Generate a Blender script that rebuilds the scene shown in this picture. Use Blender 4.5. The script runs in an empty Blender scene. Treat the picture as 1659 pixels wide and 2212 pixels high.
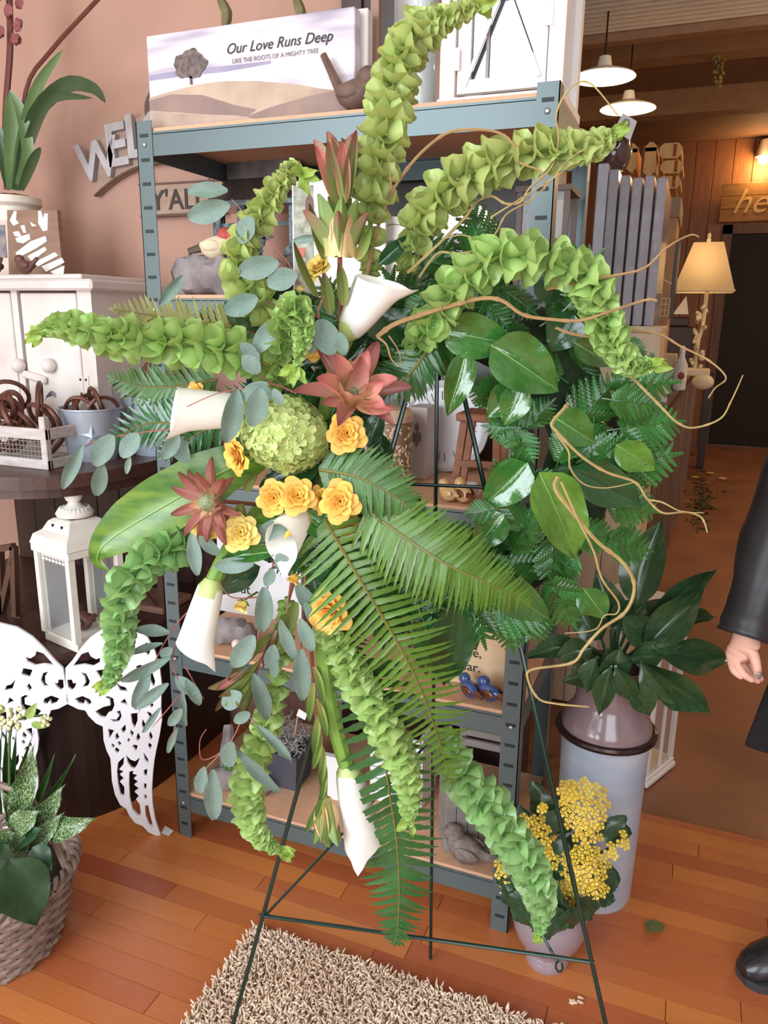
import bpy, math, random
from mathutils import Vector, Matrix, Euler
random.seed(7)
sc = bpy.context.scene
C = sc.collection
# ------------------------------------------------------------------ camera
F = 1650.0; TH = math.radians(14.2); YAW = math.radians(21.5); HC = 1.42; KR = .013
cy, sy, ct, st = math.cos(YAW), math.sin(YAW), math.cos(TH), math.sin(TH)
O = Vector((0, 0, HC))
fwd = Vector((-sy*ct, cy*ct, -st)); lr = Vector((cy, sy, 0)); lu = Vector((-sy*st, cy*st, ct))
kr = math.atan(KR)
cr = lr*math.cos(kr) + lu*math.sin(kr); cu = lu*math.cos(kr) - lr*math.sin(kr)
cam_d = bpy.data.cameras.new('camera'); cam = bpy.data.objects.new('camera', cam_d); C.objects.link(cam)
cam.matrix_world = Matrix(((cr.x, cu.x, -fwd.x, 0), (cr.y, cu.y, -fwd.y, 0), (cr.z, cu.z, -fwd.z, HC), (0, 0, 0, 1)))
cam_d.sensor_fit = 'VERTICAL'; cam_d.sensor_height = 24.0; cam_d.lens = 24.0*F/2212.0
cam_d.clip_start = .05; cam_d.clip_end = 60
sc.camera = cam
# ------------------------------------------------------------------ light
vs = sc.view_settings; vs.view_transform = 'Standard'; vs.look = 'None'; vs.gamma = 1.0; vs.use_curve_mapping = False
vs.exposure = 0.32
w = bpy.data.worlds.new('sky'); sc.world = w; w.use_nodes = True
bg = w.node_tree.nodes['Background']; bg.inputs[0].default_value = (.80, .90, 1.0, 1); bg.inputs[1].default_value = 1.3
def area(name, loc, aim, sx_, sy_, power, col):
    d = bpy.data.lights.new(name, 'AREA'); d.shape = 'RECTANGLE'; d.size = sx_; d.size_y = sy_; d.energy = power; d.color = col
    o = bpy.data.objects.new(name, d); C.objects.link(o); o.location = loc
    o.rotation_euler = (Vector(aim)-Vector(loc)).to_track_quat('-Z', 'Y').to_euler(); return o
# daylight through the two shop windows behind the camera
area('window_daylight', (-1.75, -1.93, 1.85), (-1.75, 0, 1.70), 1.86, 2.84, 110, (.87, .94, 1.0))
area('window_daylight', (1.05, -1.93, 1.85), (1.05, 0, 1.70), 1.86, 2.84, 58, (.87, .94, 1.0))
def point(name, loc, power, col, r=.04):
    d = bpy.data.lights.new(name, 'POINT'); d.energy = power; d.color = col; d.shadow_soft_size = r
    o = bpy.data.objects.new(name, d); C.objects.link(o); o.location = loc; return o
WARM = (1.0, .66, .36)

# ------------------------------------------------------------------ photo geometry helpers
def ray(u, v):
    du = u-829.5; dv = v-1106
    x = (du+KR*dv)/F; y = -(dv-KR*du)/F
    a = ct+y*st
    return Vector((x*cy-a*sy, x*sy+a*cy, -st+y*ct)), a
def pY(u, v, Y): d, _ = ray(u, v); return O+d*(Y/d.y)
def pX(u, v, X): d, _ = ray(u, v); return O+d*(X/d.x)
def pz(u, v, z=0.): d, _ = ray(u, v); return O+d*((z-HC)/d.z)
def pc(u, v, yc): d, a = ray(u, v); return O+d*(yc/a)        # point at horizontal distance yc ahead
def cb(xc, yc, z): return Vector((xc*cy-yc*sy, xc*sy+yc*cy, z))  # camera heading frame -> world
def tocam(P): return (O-P).normalized()
V = Vector
# ------------------------------------------------------------------ materials
def lin(c): return tuple((x/12.92 if x <= .04045 else ((x+.055)/1.055)**2.4) for x in (k/255. for k in c))
MATS = {}
def mat(name, rgb, rough=.5, metal=0., var=.12, scale=12., bump=0., bscale=40., trans=0., rnd=0., spec=.5, rgb2=None, coat=0., stretch=None, alpha=1., glass=0., emit=0.):
    if name in MATS: return MATS[name]
    m = bpy.data.materials.new(name); m.use_nodes = True; nt = m.node_tree; N = nt.nodes; L = nt.links
    b = N['Principled BSDF']; c = lin(rgb)
    if rgb2: c2 = lin(rgb2); c1 = c
    else: c1 = tuple(x*(1-var) for x in c); c2 = tuple(min(1, x*(1+var)) for x in c)
    tc = N.new('ShaderNodeTexCoord'); src = tc.outputs['Object']
    if stretch:
        mp = N.new('ShaderNodeMapping'); mp.inputs['Scale'].default_value = stretch; L.new(src, mp.inputs[0]); src = mp.outputs[0]
    nz = N.new('ShaderNodeTexNoise'); nz.inputs['Scale'].default_value = scale; nz.inputs['Detail'].default_value = 5; L.new(src, nz.inputs['Vector'])
    mr = N.new('ShaderNodeMapRange'); mr.inputs[1].default_value = .3; mr.inputs[2].default_value = .7; L.new(nz.outputs[0], mr.inputs[0])
    mx = N.new('ShaderNodeMix'); mx.data_type = 'RGBA'; mx.inputs[6].default_value = (*c1, 1); mx.inputs[7].default_value = (*c2, 1); L.new(mr.outputs[0], mx.inputs[0])
    out = mx.outputs[2]
    if rnd:
        oi = N.new('ShaderNodeObjectInfo'); r2 = N.new('ShaderNodeMapRange'); r2.inputs[3].default_value = 1-rnd; r2.inputs[4].default_value = 1+rnd; L.new(oi.outputs['Random'], r2.inputs[0])
        hs = N.new('ShaderNodeHueSaturation'); L.new(r2.outputs[0], hs.inputs['Value']); L.new(out, hs.inputs['Color'])
        r3 = N.new('ShaderNodeMapRange'); r3.inputs[3].default_value = .5-rnd*.05; r3.inputs[4].default_value = .5+rnd*.05; L.new(oi.outputs['Random'], r3.inputs[0]); L.new(r3.outputs[0], hs.inputs['Hue'])
        out = hs.outputs[0]
    L.new(out, b.inputs['Base Color'])
    b.inputs['Roughness'].default_value = rough; b.inputs['Metallic'].default_value = metal
    b.inputs['Specular IOR Level'].default_value = spec
    if coat: b.inputs['Coat Weight'].default_value = coat; b.inputs['Coat Roughness'].default_value = .12
    if glass: b.inputs['Transmission Weight'].default_value = glass; b.inputs['IOR'].default_value = 1.45
    if alpha < 1: b.inputs['Alpha'].default_value = alpha
    if emit: L.new(out, b.inputs['Emission Color']); b.inputs['Emission Strength'].default_value = emit
    if bump:
        n2 = N.new('ShaderNodeTexNoise'); n2.inputs['Scale'].default_value = bscale; n2.inputs['Detail'].default_value = 4; L.new(src, n2.inputs['Vector'])
        bp = N.new('ShaderNodeBump'); bp.inputs['Strength'].default_value = bump; bp.inputs['Distance'].default_value = .004; L.new(n2.outputs[0], bp.inputs['Height']); L.new(bp.outputs[0], b.inputs['Normal'])
    if trans:
        t = N.new('ShaderNodeBsdfTranslucent'); L.new(out, t.inputs[0]); ms = N.new('ShaderNodeMixShader'); ms.inputs[0].default_value = trans
        L.new(b.outputs[0], ms.inputs[1]); L.new(t.outputs[0], ms.inputs[2]); L.new(ms.outputs[0], N['Material Output'].inputs[0])
    MATS[name] = m; return m
# ------------------------------------------------------------------ mesh helpers
class MB:
    def __init__(s): s.v = []; s.f = []
    def add(s, vs_, fs):
        n = len(s.v); s.v += [V(x) for x in vs_]; s.f += [tuple(i+n for i in f) for f in fs]; return s
    def box(s, lo, hi, rz=0., ctr=None, M=None):
        x0, y0, z0 = lo; x1, y1, z1 = hi
        p = [V(q) for q in ((x0, y0, z0), (x1, y0, z0), (x1, y1, z0), (x0, y1, z0), (x0, y0, z1), (x1, y0, z1), (x1, y1, z1), (x0, y1, z1))]
        if rz:
            c = V(ctr) if ctr else V(((x0+x1)/2, (y0+y1)/2, 0)); R = Matrix.Rotation(rz, 3, 'Z'); p = [R @ (q-c)+c for q in p]
        if M is not None: p = [M @ q for q in p]
        return s.add(p, [(0, 3, 2, 1), (4, 5, 6, 7), (0, 1, 5, 4), (1, 2, 6, 5), (2, 3, 7, 6), (3, 0, 4, 7)])
    def cbox(s, lo, hi, b=.004, M=None):      # box with chamfered edges
        x0, y0, z0 = lo; x1, y1, z1 = hi; b = min(b, (x1-x0)*.45, (y1-y0)*.45, (z1-z0)*.45)
        P = []; idx = {}
        for i, x in enumerate((x0, x1)):
            for j, y in enumerate((y0, y1)):
                for k, z in enumerate((z0, z1)):
                    sx_ = 1-2*i; sy_ = 1-2*j; sz = 1-2*k
                    for a, q in enumerate(((x, y+sy_*b, z+sz*b), (x+sx_*b, y, z+sz*b), (x+sx_*b, y+sy_*b, z))):
                        idx[(i, j, k, a)] = len(P); P.append(V(q))
        fs = []
        I = lambda i, j, k, a: idx[(i, j, k, a)]
        for i in (0, 1): fs.append([I(i, 0, 0, 0), I(i, 1, 0, 0), I(i, 1, 1, 0), I(i, 0, 1, 0)])
        for j in (0, 1): fs.append([I(0, j, 0, 1), I(1, j, 0, 1), I(1, j, 1, 1), I(0, j, 1, 1)])
        for k in (0, 1): fs.append([I(0, 0, k, 2), I(1, 0, k, 2), I(1, 1, k, 2), I(0, 1, k, 2)])
        for i in (0, 1):
            for j in (0, 1): fs.append([I(i, j, 0, 0), I(i, j, 1, 0), I(i, j, 1, 1), I(i, j, 0, 1)])
        for i in (0, 1):
            for k in (0, 1): fs.append([I(i, 0, k, 0), I(i, 1, k, 0), I(i, 1, k, 2), I(i, 0, k, 2)])
        for j in (0, 1):
            for k in (0, 1): fs.append([I(0, j, k, 1), I(1, j, k, 1), I(1, j, k, 2), I(0, j, k, 2)])
        for i in (0, 1):
            for j in (0, 1):
                for k in (0, 1): fs.append([I(i, j, k, 0), I(i, j, k, 1), I(i, j, k, 2)])
        c = V(((x0+x1)/2, (y0+y1)/2, (z0+z1)/2)); out = []
        for f in fs:
            n = (P[f[1]]-P[f[0]]).cross(P[f[2]]-P[f[0]]); m = sum((P[q] for q in f), V((0, 0, 0)))/len(f)
            out.append(tuple(f) if n.dot(m-c) > 0 else tuple(reversed(f)))
        if M is not None: P = [M @ q for q in P]
        return s.add(P, out)
    def tube(s, pts, r, n=6, cap=True):
        pts = [V(p) for p in pts]; k = len(pts); rr = r if isinstance(r, (list, tuple)) else [r]*k
        t0 = (pts[1]-pts[0]).normalized(); a = t0.orthogonal().normalized(); vs_ = []; fs = []
        for i, p in enumerate(pts):
            t = (pts[min(i+1, k-1)]-pts[max(i-1, 0)]).normalized()
            a = a-t*a.dot(t); a = a.normalized() if a.length > 1e-6 else t.orthogonal().normalized(); b = t.cross(a)
            for j in range(n):
                q = 2*math.pi*j/n; vs_.append(p+(a*math.cos(q)+b*math.sin(q))*rr[i])
        for i in range(k-1):
            for j in range(n): fs.append((i*n+j, i*n+(j+1) % n, (i+1)*n+(j+1) % n, (i+1)*n+j))
        if cap: fs.append(tuple(reversed(range(n)))); fs.append(tuple(range((k-1)*n, k*n)))
        return s.add(vs_, fs)
    def bar(s, p, q, w_, h, up=(0, 0, 1)):      # rectangular bar from p to q
        p = V(p); q = V(q); t = (q-p).normalized(); u = V(up); sd = t.cross(u)
        if sd.length < 1e-5: sd = t.orthogonal()
        sd.normalize(); u = sd.cross(t); P = []
        for e in (p, q):
            for a, b in ((-1, -1), (1, -1), (1, 1), (-1, 1)): P.append(e+sd*a*w_/2+u*b*h/2)
        return s.add(P, [(0, 1, 2, 3), (7, 6, 5, 4), (0, 4, 5, 1), (1, 5, 6, 2), (2, 6, 7, 3), (3, 7, 4, 0)])
    def lathe(s, prof, n=24, ctr=(0, 0, 0), M=None, a0=0., a1=2*math.pi, capb=True, capt=False):
        full = abs(a1-a0-2*math.pi) < 1e-6; c = V(ctr); vs_ = []; fs = []; m = n if full else n+1
        for (r, z) in prof:
            for j in range(m):
                q = a0+(a1-a0)*j/n; vs_.append(c+V((r*math.cos(q), r*math.sin(q), z)))
        for i in range(len(prof)-1):
            for j in range(n):
                k = (j+1) % m; fs.append((i*m+j, i*m+k, (i+1)*m+k, (i+1)*m+j))
        if full and capb and prof[0][0] > 1e-4: fs.append(tuple(reversed(range(m))))
        if full and capt and prof[-1][0] > 1e-4: fs.append(tuple(range((len(prof)-1)*m, len(prof)*m)))
        if M is not None: vs_ = [M @ q for q in vs_]
        return s.add(vs_, fs)
    def ball(s, c, r, n=10, m=7, sc_=(1, 1, 1), M=None, noise=0.):
        c = V(c); vs_ = []; fs = []
        for i in range(m+1):
            th = math.pi*i/m
            for j in range(n):
                ph = 2*math.pi*j/n; k = r*(1+noise*random.uniform(-1, 1))
                q = V((math.sin(th)*math.cos(ph)*sc_[0], math.sin(th)*math.sin(ph)*sc_[1], math.cos(th)*sc_[2]))*k
                vs_.append((M @ q if M is not None else q)+c)
        for i in range(m):
            for j in range(n): fs.append((i*n+j, (i+1)*n+j, (i+1)*n+(j+1) % n, i*n+(j+1) % n))
        return s.add(vs_, fs)
    def prism(s, poly, d):                        # planar polygon (world points) thickened by vector d
        n = len(poly); P = [V(p) for p in poly]; d = V(d); P2 = [p+d for p in P]
        fs = [tuple(range(n)), tuple(reversed(range(n, 2*n)))]
        for i in range(n): j = (i+1) % n; fs.append((i, n+i, n+j, j))
        return s.add(P+P2, fs)
    def grid(s, fn, nu, nv, closed=False):
        vs_ = [fn(i/nu, j/nv) for i in range(nu+1) for j in range(nv+1)]; fs = []
        for i in range(nu):
            for j in range(nv): a = i*(nv+1)+j; fs.append((a, a+1, a+nv+2, a+nv+1))
        return s.add(vs_, fs)
    def mesh(s, name, m, org=(0, 0, 0), smooth=True):
        o = V(org); me = bpy.data.meshes.new(name); me.from_pydata([p-o for p in s.v], [], s.f)
        if m is not None:
            for x in (m if isinstance(m, list) else [m]): me.materials.append(x)
        if smooth: me.polygons.foreach_set('use_smooth', [True]*len(me.polygons))
        me.update(); return me
ORG = {}
def tag(o, label=None, cat=None, group=None, kind=None):
    if label: o['label'] = label
    if cat: o['category'] = cat
    if group: o['group'] = group
    if kind: o['kind'] = kind
    return o
def thing(name, label, cat, loc, group=None):
    o = bpy.data.objects.new(name, None); C.objects.link(o); o.location = V(loc); o.empty_display_size = .05
    ORG[o] = V(loc); return tag(o, label, cat, group)
def _fix(o, smooth, ang):
    if smooth and ang:
        o.data.set_sharp_from_angle(angle=math.radians(ang))
def part(name, mb, m, par, smooth=True, ang=35, label=None):     # world-built mesh under a parent
    org = ORG[par]; me = mb.mesh(name, m, org, smooth); o = bpy.data.objects.new(name, me); C.objects.link(o); o.parent = par; ORG[o] = org
    _fix(o, smooth, ang)
    if label: o['label'] = label
    return o
def solo(name, mb, m, label, cat, loc=None, group=None, smooth=True, ang=35, kind=None):
    if loc is None:
        n = len(mb.v); loc = V((sum(p.x for p in mb.v)/n, sum(p.y for p in mb.v)/n, min(p.z for p in mb.v)))
    loc = V(loc); me = mb.mesh(name, m, loc, smooth); o = bpy.data.objects.new(name, me); C.objects.link(o); o.location = loc; ORG[o] = loc
    _fix(o, smooth, ang); return tag(o, label, cat, group, kind)
def struct(name, mb, m, smooth=False): return solo(name, mb, m, None, None, (0, 0, 0), None, smooth, 35, 'structure')
def inst(name, me, M, par):
    o = bpy.data.objects.new(name, me); C.objects.link(o); o.parent = par; o.matrix_local = Matrix.Translation(-ORG[par]) @ M; ORG[o] = ORG[par]; return o
def frame(x, y, z, p, s=(1, 1, 1)):
    x = x*s[0]; y = y*s[1]; z = z*s[2]
    return Matrix(((x.x, y.x, z.x, p.x), (x.y, y.y, z.y, p.y), (x.z, y.z, z.z, p.z), (0, 0, 0, 1)))
def orient(base, tip, n, w_, th=None):           # leaf frame: +Y base->tip, +Z normal
    y = tip-base; L = y.length; y.normalize(); z = n-y*n.dot(y); z.normalize(); x = y.cross(z)
    return frame(x, y, z, base, (w_, L, th or L))
def axis_frame(p, a, s=(1, 1, 1), roll=0., hint=None):   # +Z along a
    z = a.normalized(); h = hint or V((0, 0, 1)); x = h-z*h.dot(z)
    if x.length < 1e-4: x = z.orthogonal()
    x.normalize(); y = z.cross(x); x2 = x*math.cos(roll)+y*math.sin(roll); y2 = z.cross(x2)
    return frame(x2, y2, z, p, s)
def spline(pts, n):
    pts = [V(p) for p in pts]; k = len(pts)-1; out = []
    for i in range(n+1):
        t = i/n*k; a = min(int(t), k-1); f = t-a
        p0 = pts[max(a-1, 0)]; p1 = pts[a]; p2 = pts[a+1]; p3 = pts[min(a+2, k)]
        out.append(.5*((2*p1)+(p2-p0)*f+(2*p0-5*p1+4*p2-p3)*f*f+(3*p1-p0-3*p2+p3)*f**3))
    return out
def lerp_tab(tab, t):
    for (a, x), (b, y) in zip(tab, tab[1:]):
        if t <= b: return x+(y-x)*(t-a)/max(b-a, 1e-6)
    return tab[-1][1]
rnd = random.uniform
def rv(s=1.): return V((rnd(-s, s), rnd(-s, s), rnd(-s, s)))
def text_mesh(txt, size, depth, shear=0., bold=0.):
    cu_ = bpy.data.curves.new('t', 'FONT'); cu_.body = txt; cu_.size = size; cu_.extrude = depth; cu_.shear = shear; cu_.align_x = 'CENTER'; cu_.resolution_u = 3; cu_.offset = bold
    o = bpy.data.objects.new('t', cu_); C.objects.link(o); bpy.context.view_layer.update()
    me = bpy.data.meshes.new_from_object(o.evaluated_get(bpy.context.evaluated_depsgraph_get()))
    bpy.data.objects.remove(o); return me
def lettering(name, txt, size, pos, ex, ey, m, par, depth=.0006, shear=0., bold=0.):   # text centred at pos, along ex/ey
    me = text_mesh(txt, size, depth, shear, bold); me.materials.clear(); me.materials.append(m)
    ex = ex.normalized(); ey = ey.normalized(); return inst(name, me, frame(ex, ey, ex.cross(ey), pos), par)
def poly2d(name, outline, holes, m, depth=.006):       # filled flat curve with holes -> mesh in XY plane
    cu_ = bpy.data.curves.new(name, 'CURVE'); cu_.dimensions = '2D'; cu_.fill_mode = 'BOTH'; cu_.extrude = depth/2
    for pl in [outline]+holes:
        s_ = cu_.splines.new('POLY'); s_.points.add(len(pl)-1); s_.use_cyclic_u = True
        for q, (x, y) in zip(s_.points, pl): q.co = (x, y, 0, 1)
    o = bpy.data.objects.new('t', cu_); C.objects.link(o); bpy.context.view_layer.update()
    me = bpy.data.meshes.new_from_object(o.evaluated_get(bpy.context.evaluated_depsgraph_get()))
    bpy.data.objects.remove(o); me.materials.clear(); me.materials.append(m); return me
# =================================================================== SETTING
m_plank = mat('oak_floor_board', (200, 122, 72), .27, var=.0, rgb2=(174, 95, 52), scale=9, stretch=(1.2, 14, 6), rnd=.15, bump=.06, bscale=30, spec=.5)
m_plankred = mat('red_oak_floor_board', (184, 104, 64), .32, rgb2=(164, 88, 52), scale=9, stretch=(1.2, 14, 6), rnd=.1)
m_sub = mat('dark_floor_joint', (70, 38, 22), .8)
m_bfloor = mat('worn_brown_floor', (158, 108, 80), .5, rgb2=(118, 78, 58), scale=2.2, bump=.1)
m_tan = mat('tan_wall_paint', (178, 138, 121), .75, var=.04, scale=3, bump=.05, bscale=160)
m_dark = mat('dark_brown_ceiling', (122, 90, 68), .8, var=.12, scale=2)
m_corr = mat('cream_corrugated_metal', (216, 205, 188), .5, var=.05)
m_panel = mat('brown_wood_panelling', (150, 98, 58), .5, rgb2=(126, 78, 44), scale=5, stretch=(8, 8, .6), rnd=.12)
m_beam = mat('tan_ceiling_beam', (150, 116, 88), .7)
m_plain = mat('plain_offwhite_wall', (200, 190, 178), .8)
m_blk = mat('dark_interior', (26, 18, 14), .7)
YE = 2.11
fl = struct('floor', MB().box((-2.8, -2, -.05), (3.2, YE, -.012)), m_sub)
ORG[fl] = V((0, 0, 0))
PW = .0572; row = 0; y = YE
pk = MB().cbox((0, 0, -.012), (1, 1, 0), .0009).mesh('floor_board', m_plank, smooth=False)
pk2 = MB().cbox((0, 0, -.012), (1, 1, 0), .0009).mesh('floor_board', m_plankred, smooth=False)
RJ = random.Random(3)
while y > .62:
    y0 = y-PW; x = -1.75+RJ.uniform(-.7, 0)
    red = abs(y0+PW/2-1.345) < .03
    while x < 1.25:
        L = RJ.uniform(.35, 1.0)
        o = inst('floor_board', pk2 if red else pk, Matrix.Translation((x, y0+.0006, 0)) @ Matrix.Diagonal((L-.0012, PW-.0012, 1, 1)), fl); x += L
    y -= PW
struct('floor_front', MB().box((-2.8, -2, -.012), (3.2, y, 0)), m_plank)
struct('floor_side', MB().box((1.95, y, -.012), (3.2, YE, 0)).box((-2.8, y, -.012), (-2.46, YE, 0)), m_plank)
struct('floor_back', MB().box((-2.8, YE, -.05), (3.2, 10.3, -.008)), m_bfloor)
struct('trim_1', MB().box((-2.8, YE-.002, -.03), (3.2, YE+.03, .002)), m_plankred)
struct('wall_back', MB().box((-2.8, 2.13, 0), (-.98, 2.25, 3.45)), m_tan)
struct('wall_left', MB().box((-2.9, -2.1, 0), (-2.8, 10.1, 3.5)), m_plain)
struct('wall_right', MB().box((3.2, -2.1, 0), (3.3, 10.1, 3.5)), m_plain)
wf = MB().box((-2.8, -2.1, 0), (3.2, -2.0, .4)).box((-2.8, -2.1, 3.3), (3.2, -2.0, 3.5)).box((-2.8, -2.1, .4), (-2.7, -2, 3.3)).box((-.8, -2.1, .4), (.1, -2, 3.3)).box((2.0, -2.1, .4), (3.2, -2, 3.3))
struct('wall_front', wf, m_plain)
m_white = mat('white_frame_paint', (225, 222, 216), .5, var=.04)
for k, xa in enumerate((-2.7, .1)):
    b = MB()
    for xx in (0, .933, 1.86): b.box((xa+xx, -2.0, .4), (xa+xx+.04, -1.9, 3.3))
    for zz in (.4, 2.3, 3.26): b.box((xa, -2.0, zz), (xa+1.9, -1.9, zz+.04))
    struct('window_%d' % (k+1), b, m_white)
# ceiling: corrugated near part, dark far part, beam between
cg = MB(); n = 0; yy = 2.3; prof = []
while yy < 4.92: prof.append((yy, 3.0+.02*math.cos(2*math.pi*n/8))); yy += .0078; n += 1
for i in range(len(prof)-1):
    (a, za), (b_, zb) = prof[i], prof[i+1]; cg.add([(-2.8, a, za), (3.2, a, za), (3.2, b_, zb), (-2.8, b_, zb)], [(0, 1, 2, 3)])
struct('ceiling', cg, m_corr, True)
struct('ceiling_front', MB().box((-2.8, -2.1, 3.45), (3.2, 2.31, 3.5)).box((-2.8, 2.26, 2.98), (3.2, 2.3, 3.46)), m_corr)
struct('ceiling_back', MB().box((-2.8, 4.9, 3.4), (3.2, 10.1, 3.5)), m_dark)
struct('trim_2', MB().box((-2.8, 4.92, 2.94), (3.2, 5.0, 3.41)), m_beam)
struct('trim_3', MB().box((-2.8, 6.2, 3.2), (3.2, 6.4, 3.41)).box((-2.8, 7.8, 3.2), (3.2, 8.0, 3.41)), m_beam)
wfar = struct('wall_far', MB().box((-2.8, 10.02, 0), (3.2, 10.1, 3.4)), m_blk)
bd = MB().cbox((0, 0, 0), (.196, .02, 3.4), .004).mesh('wall_board', m_panel, smooth=False)
for i in range(30):
    x = -2.8+i*.2
    if x > .16 and x < 1.5:
        continue
    inst('wall_board', bd, Matrix.Translation((x, 10, 0)), wfar)
bd2 = MB().cbox((0, 0, 2.5), (.196, .02, 3.4), .004).mesh('wall_board', m_panel, smooth=False)
for i in range(7): inst('wall_board', bd2, Matrix.Translation((.2+i*.2, 10, 0)), wfar)
m_frm = mat('door_casing_wood', (112, 72, 44), .5, rgb2=(88, 54, 34), scale=4, stretch=(6, 6, .5))
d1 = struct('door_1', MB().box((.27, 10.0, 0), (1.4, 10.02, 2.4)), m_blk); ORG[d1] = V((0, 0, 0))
part('door_casing', MB().box((.17, 9.95, 0), (.27, 10.02, 2.5)).box((1.4, 9.95, 0), (1.5, 10.02, 2.5)).box((.17, 9.95, 2.4), (1.5, 10.02, 2.5)), m_frm, d1, False)

# =================================================================== METAL SHELVING UNIT
m_steel = mat('grey_green_shelf_steel', (96, 110, 112), .38, .35, var=.06, scale=4)
m_slot = mat('slot_shadow', (32, 38, 40), .6)
m_pboard = mat('particle_board', (206, 160, 128), .7, var=.06, scale=60)
SX0, SX1, SY0, SY1, ST = -1.212, -.272, 1.53, 2.0, 1.84
SH = [.14, .575, 1.033, 1.468, 1.825]        # board top heights
S = thing('shelving_unit', 'tall grey green slotted steel shelving unit with five particle board shelves', 'shelf', (-.74, 1.77, 0))
slotm = MB().box((-.011, -.0012, -.0035), (.011, .001, .0035)).mesh('slot', m_slot, smooth=False)
for ix, x in enumerate((SX0, SX1)):
    for iy, yv in enumerate((SY0, SY1)):
        sgx = 1 if ix == 0 else -1; sgy = 1 if iy == 0 else -1
        b = MB(); w_ = .042
        b.box((min(x, x+sgx*w_), min(yv, yv+sgy*.002), 0), (max(x, x+sgx*w_), max(yv, yv+sgy*.002), ST))
        b.box((min(x, x+sgx*.002), min(yv, yv+sgy*w_), 0), (max(x, x+sgx*.002), max(yv, yv+sgy*w_), ST))
        po = part('post', b, m_steel, S, False)
        if iy == 0:
            z = ST-.03
            while z > .03:
                inst('slot', slotm, Matrix.Translation((x+sgx*w_/2, yv-.0002, z)), po); z -= .0505
for z in SH:
    for yv, s_ in ((SY0, 1), (SY1, -1)):
        b = MB(); ya, yb = sorted((yv+s_*.0022, yv+s_*.005)); b.box((SX0+.03, ya, z-.058), (SX1-.03, yb, z-.008))
        ya, yb = sorted((yv+s_*.0022, yv+s_*.03)); b.box((SX0+.03, ya, z-.014), (SX1-.03, yb, z-.0125)); part('beam', b, m_steel, S, False)
    for xv, s_ in ((SX0, 1), (SX1, -1)):
        xa, xb = sorted((xv+s_*.0022, xv+s_*.005)); part('side_beam', MB().box((xa, SY0+.03, z-.058), (xb, SY1-.03, z-.008)), m_steel, S, False)
    part('shelf_board', MB().box((SX0+.006, SY0+.006, z-.012), (SX1-.006, SY1-.006, z)), m_pboard, S, False)
riv = MB().ball((0, 0, 0), .006, 8, 5, (1, .5, 1)).mesh('rivet', mat('zinc_rivet', (170, 176, 178), .3, .8))
for z in SH:
    for x in (SX0+.021, SX1-.021): inst('rivet', riv, Matrix.Translation((x, SY0-.001, z-.034)), S)

# dark wooden armoire behind the shelving
m_dkwood = mat('dark_brown_wood', (60, 40, 32), .35, rgb2=(44, 28, 22), scale=5, stretch=(8, 8, .7), bump=.05)
A = thing('dark_armoire', 'tall dark brown wooden armoire standing behind the steel shelving', 'cabinet', (-.6, 2.25, 0))
part('carcass', MB().box((-.95, 2.06, 0), (-.36, 2.2, 2.75)), m_dkwood, A, False)
m_rail = mat('reddish_cabinet_rail', (74, 48, 38), .35, rgb2=(56, 36, 28), scale=5, stretch=(8, 8, .7))
for x in (-.945, -.66):
    b = MB()
    b.box((x+.02, 2.04, 1.12), (x+.06, 2.06, 2.6)).box((x+.255, 2.04, 1.12), (x+.295, 2.06, 2.6)).box((x+.06, 2.04, 2.55), (x+.255, 2.06, 2.6)).box((x+.06, 2.04, 1.12), (x+.255, 2.06, 1.18)).box((x+.06, 2.04, 1.62), (x+.255, 2.06, 1.66))
    dr = part('door', b, m_rail, A, False)
    part('panel', MB().box((x+.06, 2.052, 1.18), (x+.255, 2.058, 2.55)), m_dkwood, dr, False)
# wooden oval plate peeking from behind the sign
m_brn = mat('brown_stained_wood', (92, 62, 46), .5, rgb2=(72, 48, 36), scale=6)
c0 = pY(318, 232, 2.0)
ov = MB()
Mx = Matrix.Translation(V((c0.x+.02, 2.105, c0.z+.02))) @ Matrix.Rotation(math.radians(90), 4, 'X') @ Matrix.Diagonal((1.0, .75, 1, 1))
ov.lathe([(0, 0), (.085, 0), (.1, .008), (.1, .016), (.08, .012), (0, .012)], 28, M=Mx)
solo('oval_wall_plaque', ov, m_brn, 'dark brown wooden oval plaque on the wall behind the mighty tree canvas', 'plaque')

# =================================================================== WELCOME SIGN ON THE WALL
m_signw = mat('weathered_tan_signboard', (172, 144, 126), .7, rgb2=(148, 122, 106), scale=8, stretch=(1, 6, 6))
m_ltr = mat('pewter_letter', (176, 170, 172), .55, .2, var=.15, scale=25)
m_ltrd = mat('dark_stencil_letter', (58, 46, 42), .6)
m_edge = mat('dark_sign_edge', (92, 66, 54), .6)
Ws = thing('welcome_sign', 'arched weathered wooden welcome sign with raised grey letters on tan wall', 'sign', (-1.58, 2.12, 1.79))
wx0, wx1 = -1.845, -1.315; wzc = 1.79
def arc_z(x, top):
    t = (x-(wx0+wx1)/2)/((wx1-wx0)/2); return wzc+(.185 if top else .0)+(.085 if not top else .06)*(1-t*t)
b = MB(); n = 18; top = [(wx0+(wx1-wx0)*i/n) for i in range(n+1)]
poly = [V((x, 2.105, arc_z(x, False))) for x in top]+[V((x, 2.105, arc_z(x, True)-.02)) for x in reversed(top)]
part('arched_board', b.prism(poly, (0, .018, 0)), m_signw, Ws, False)
b = MB()
b.tube([V((x, 2.103, arc_z(x, False)+.002)) for x in top], .004, 6); part('lower_edging', b, m_edge, Ws)
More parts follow.
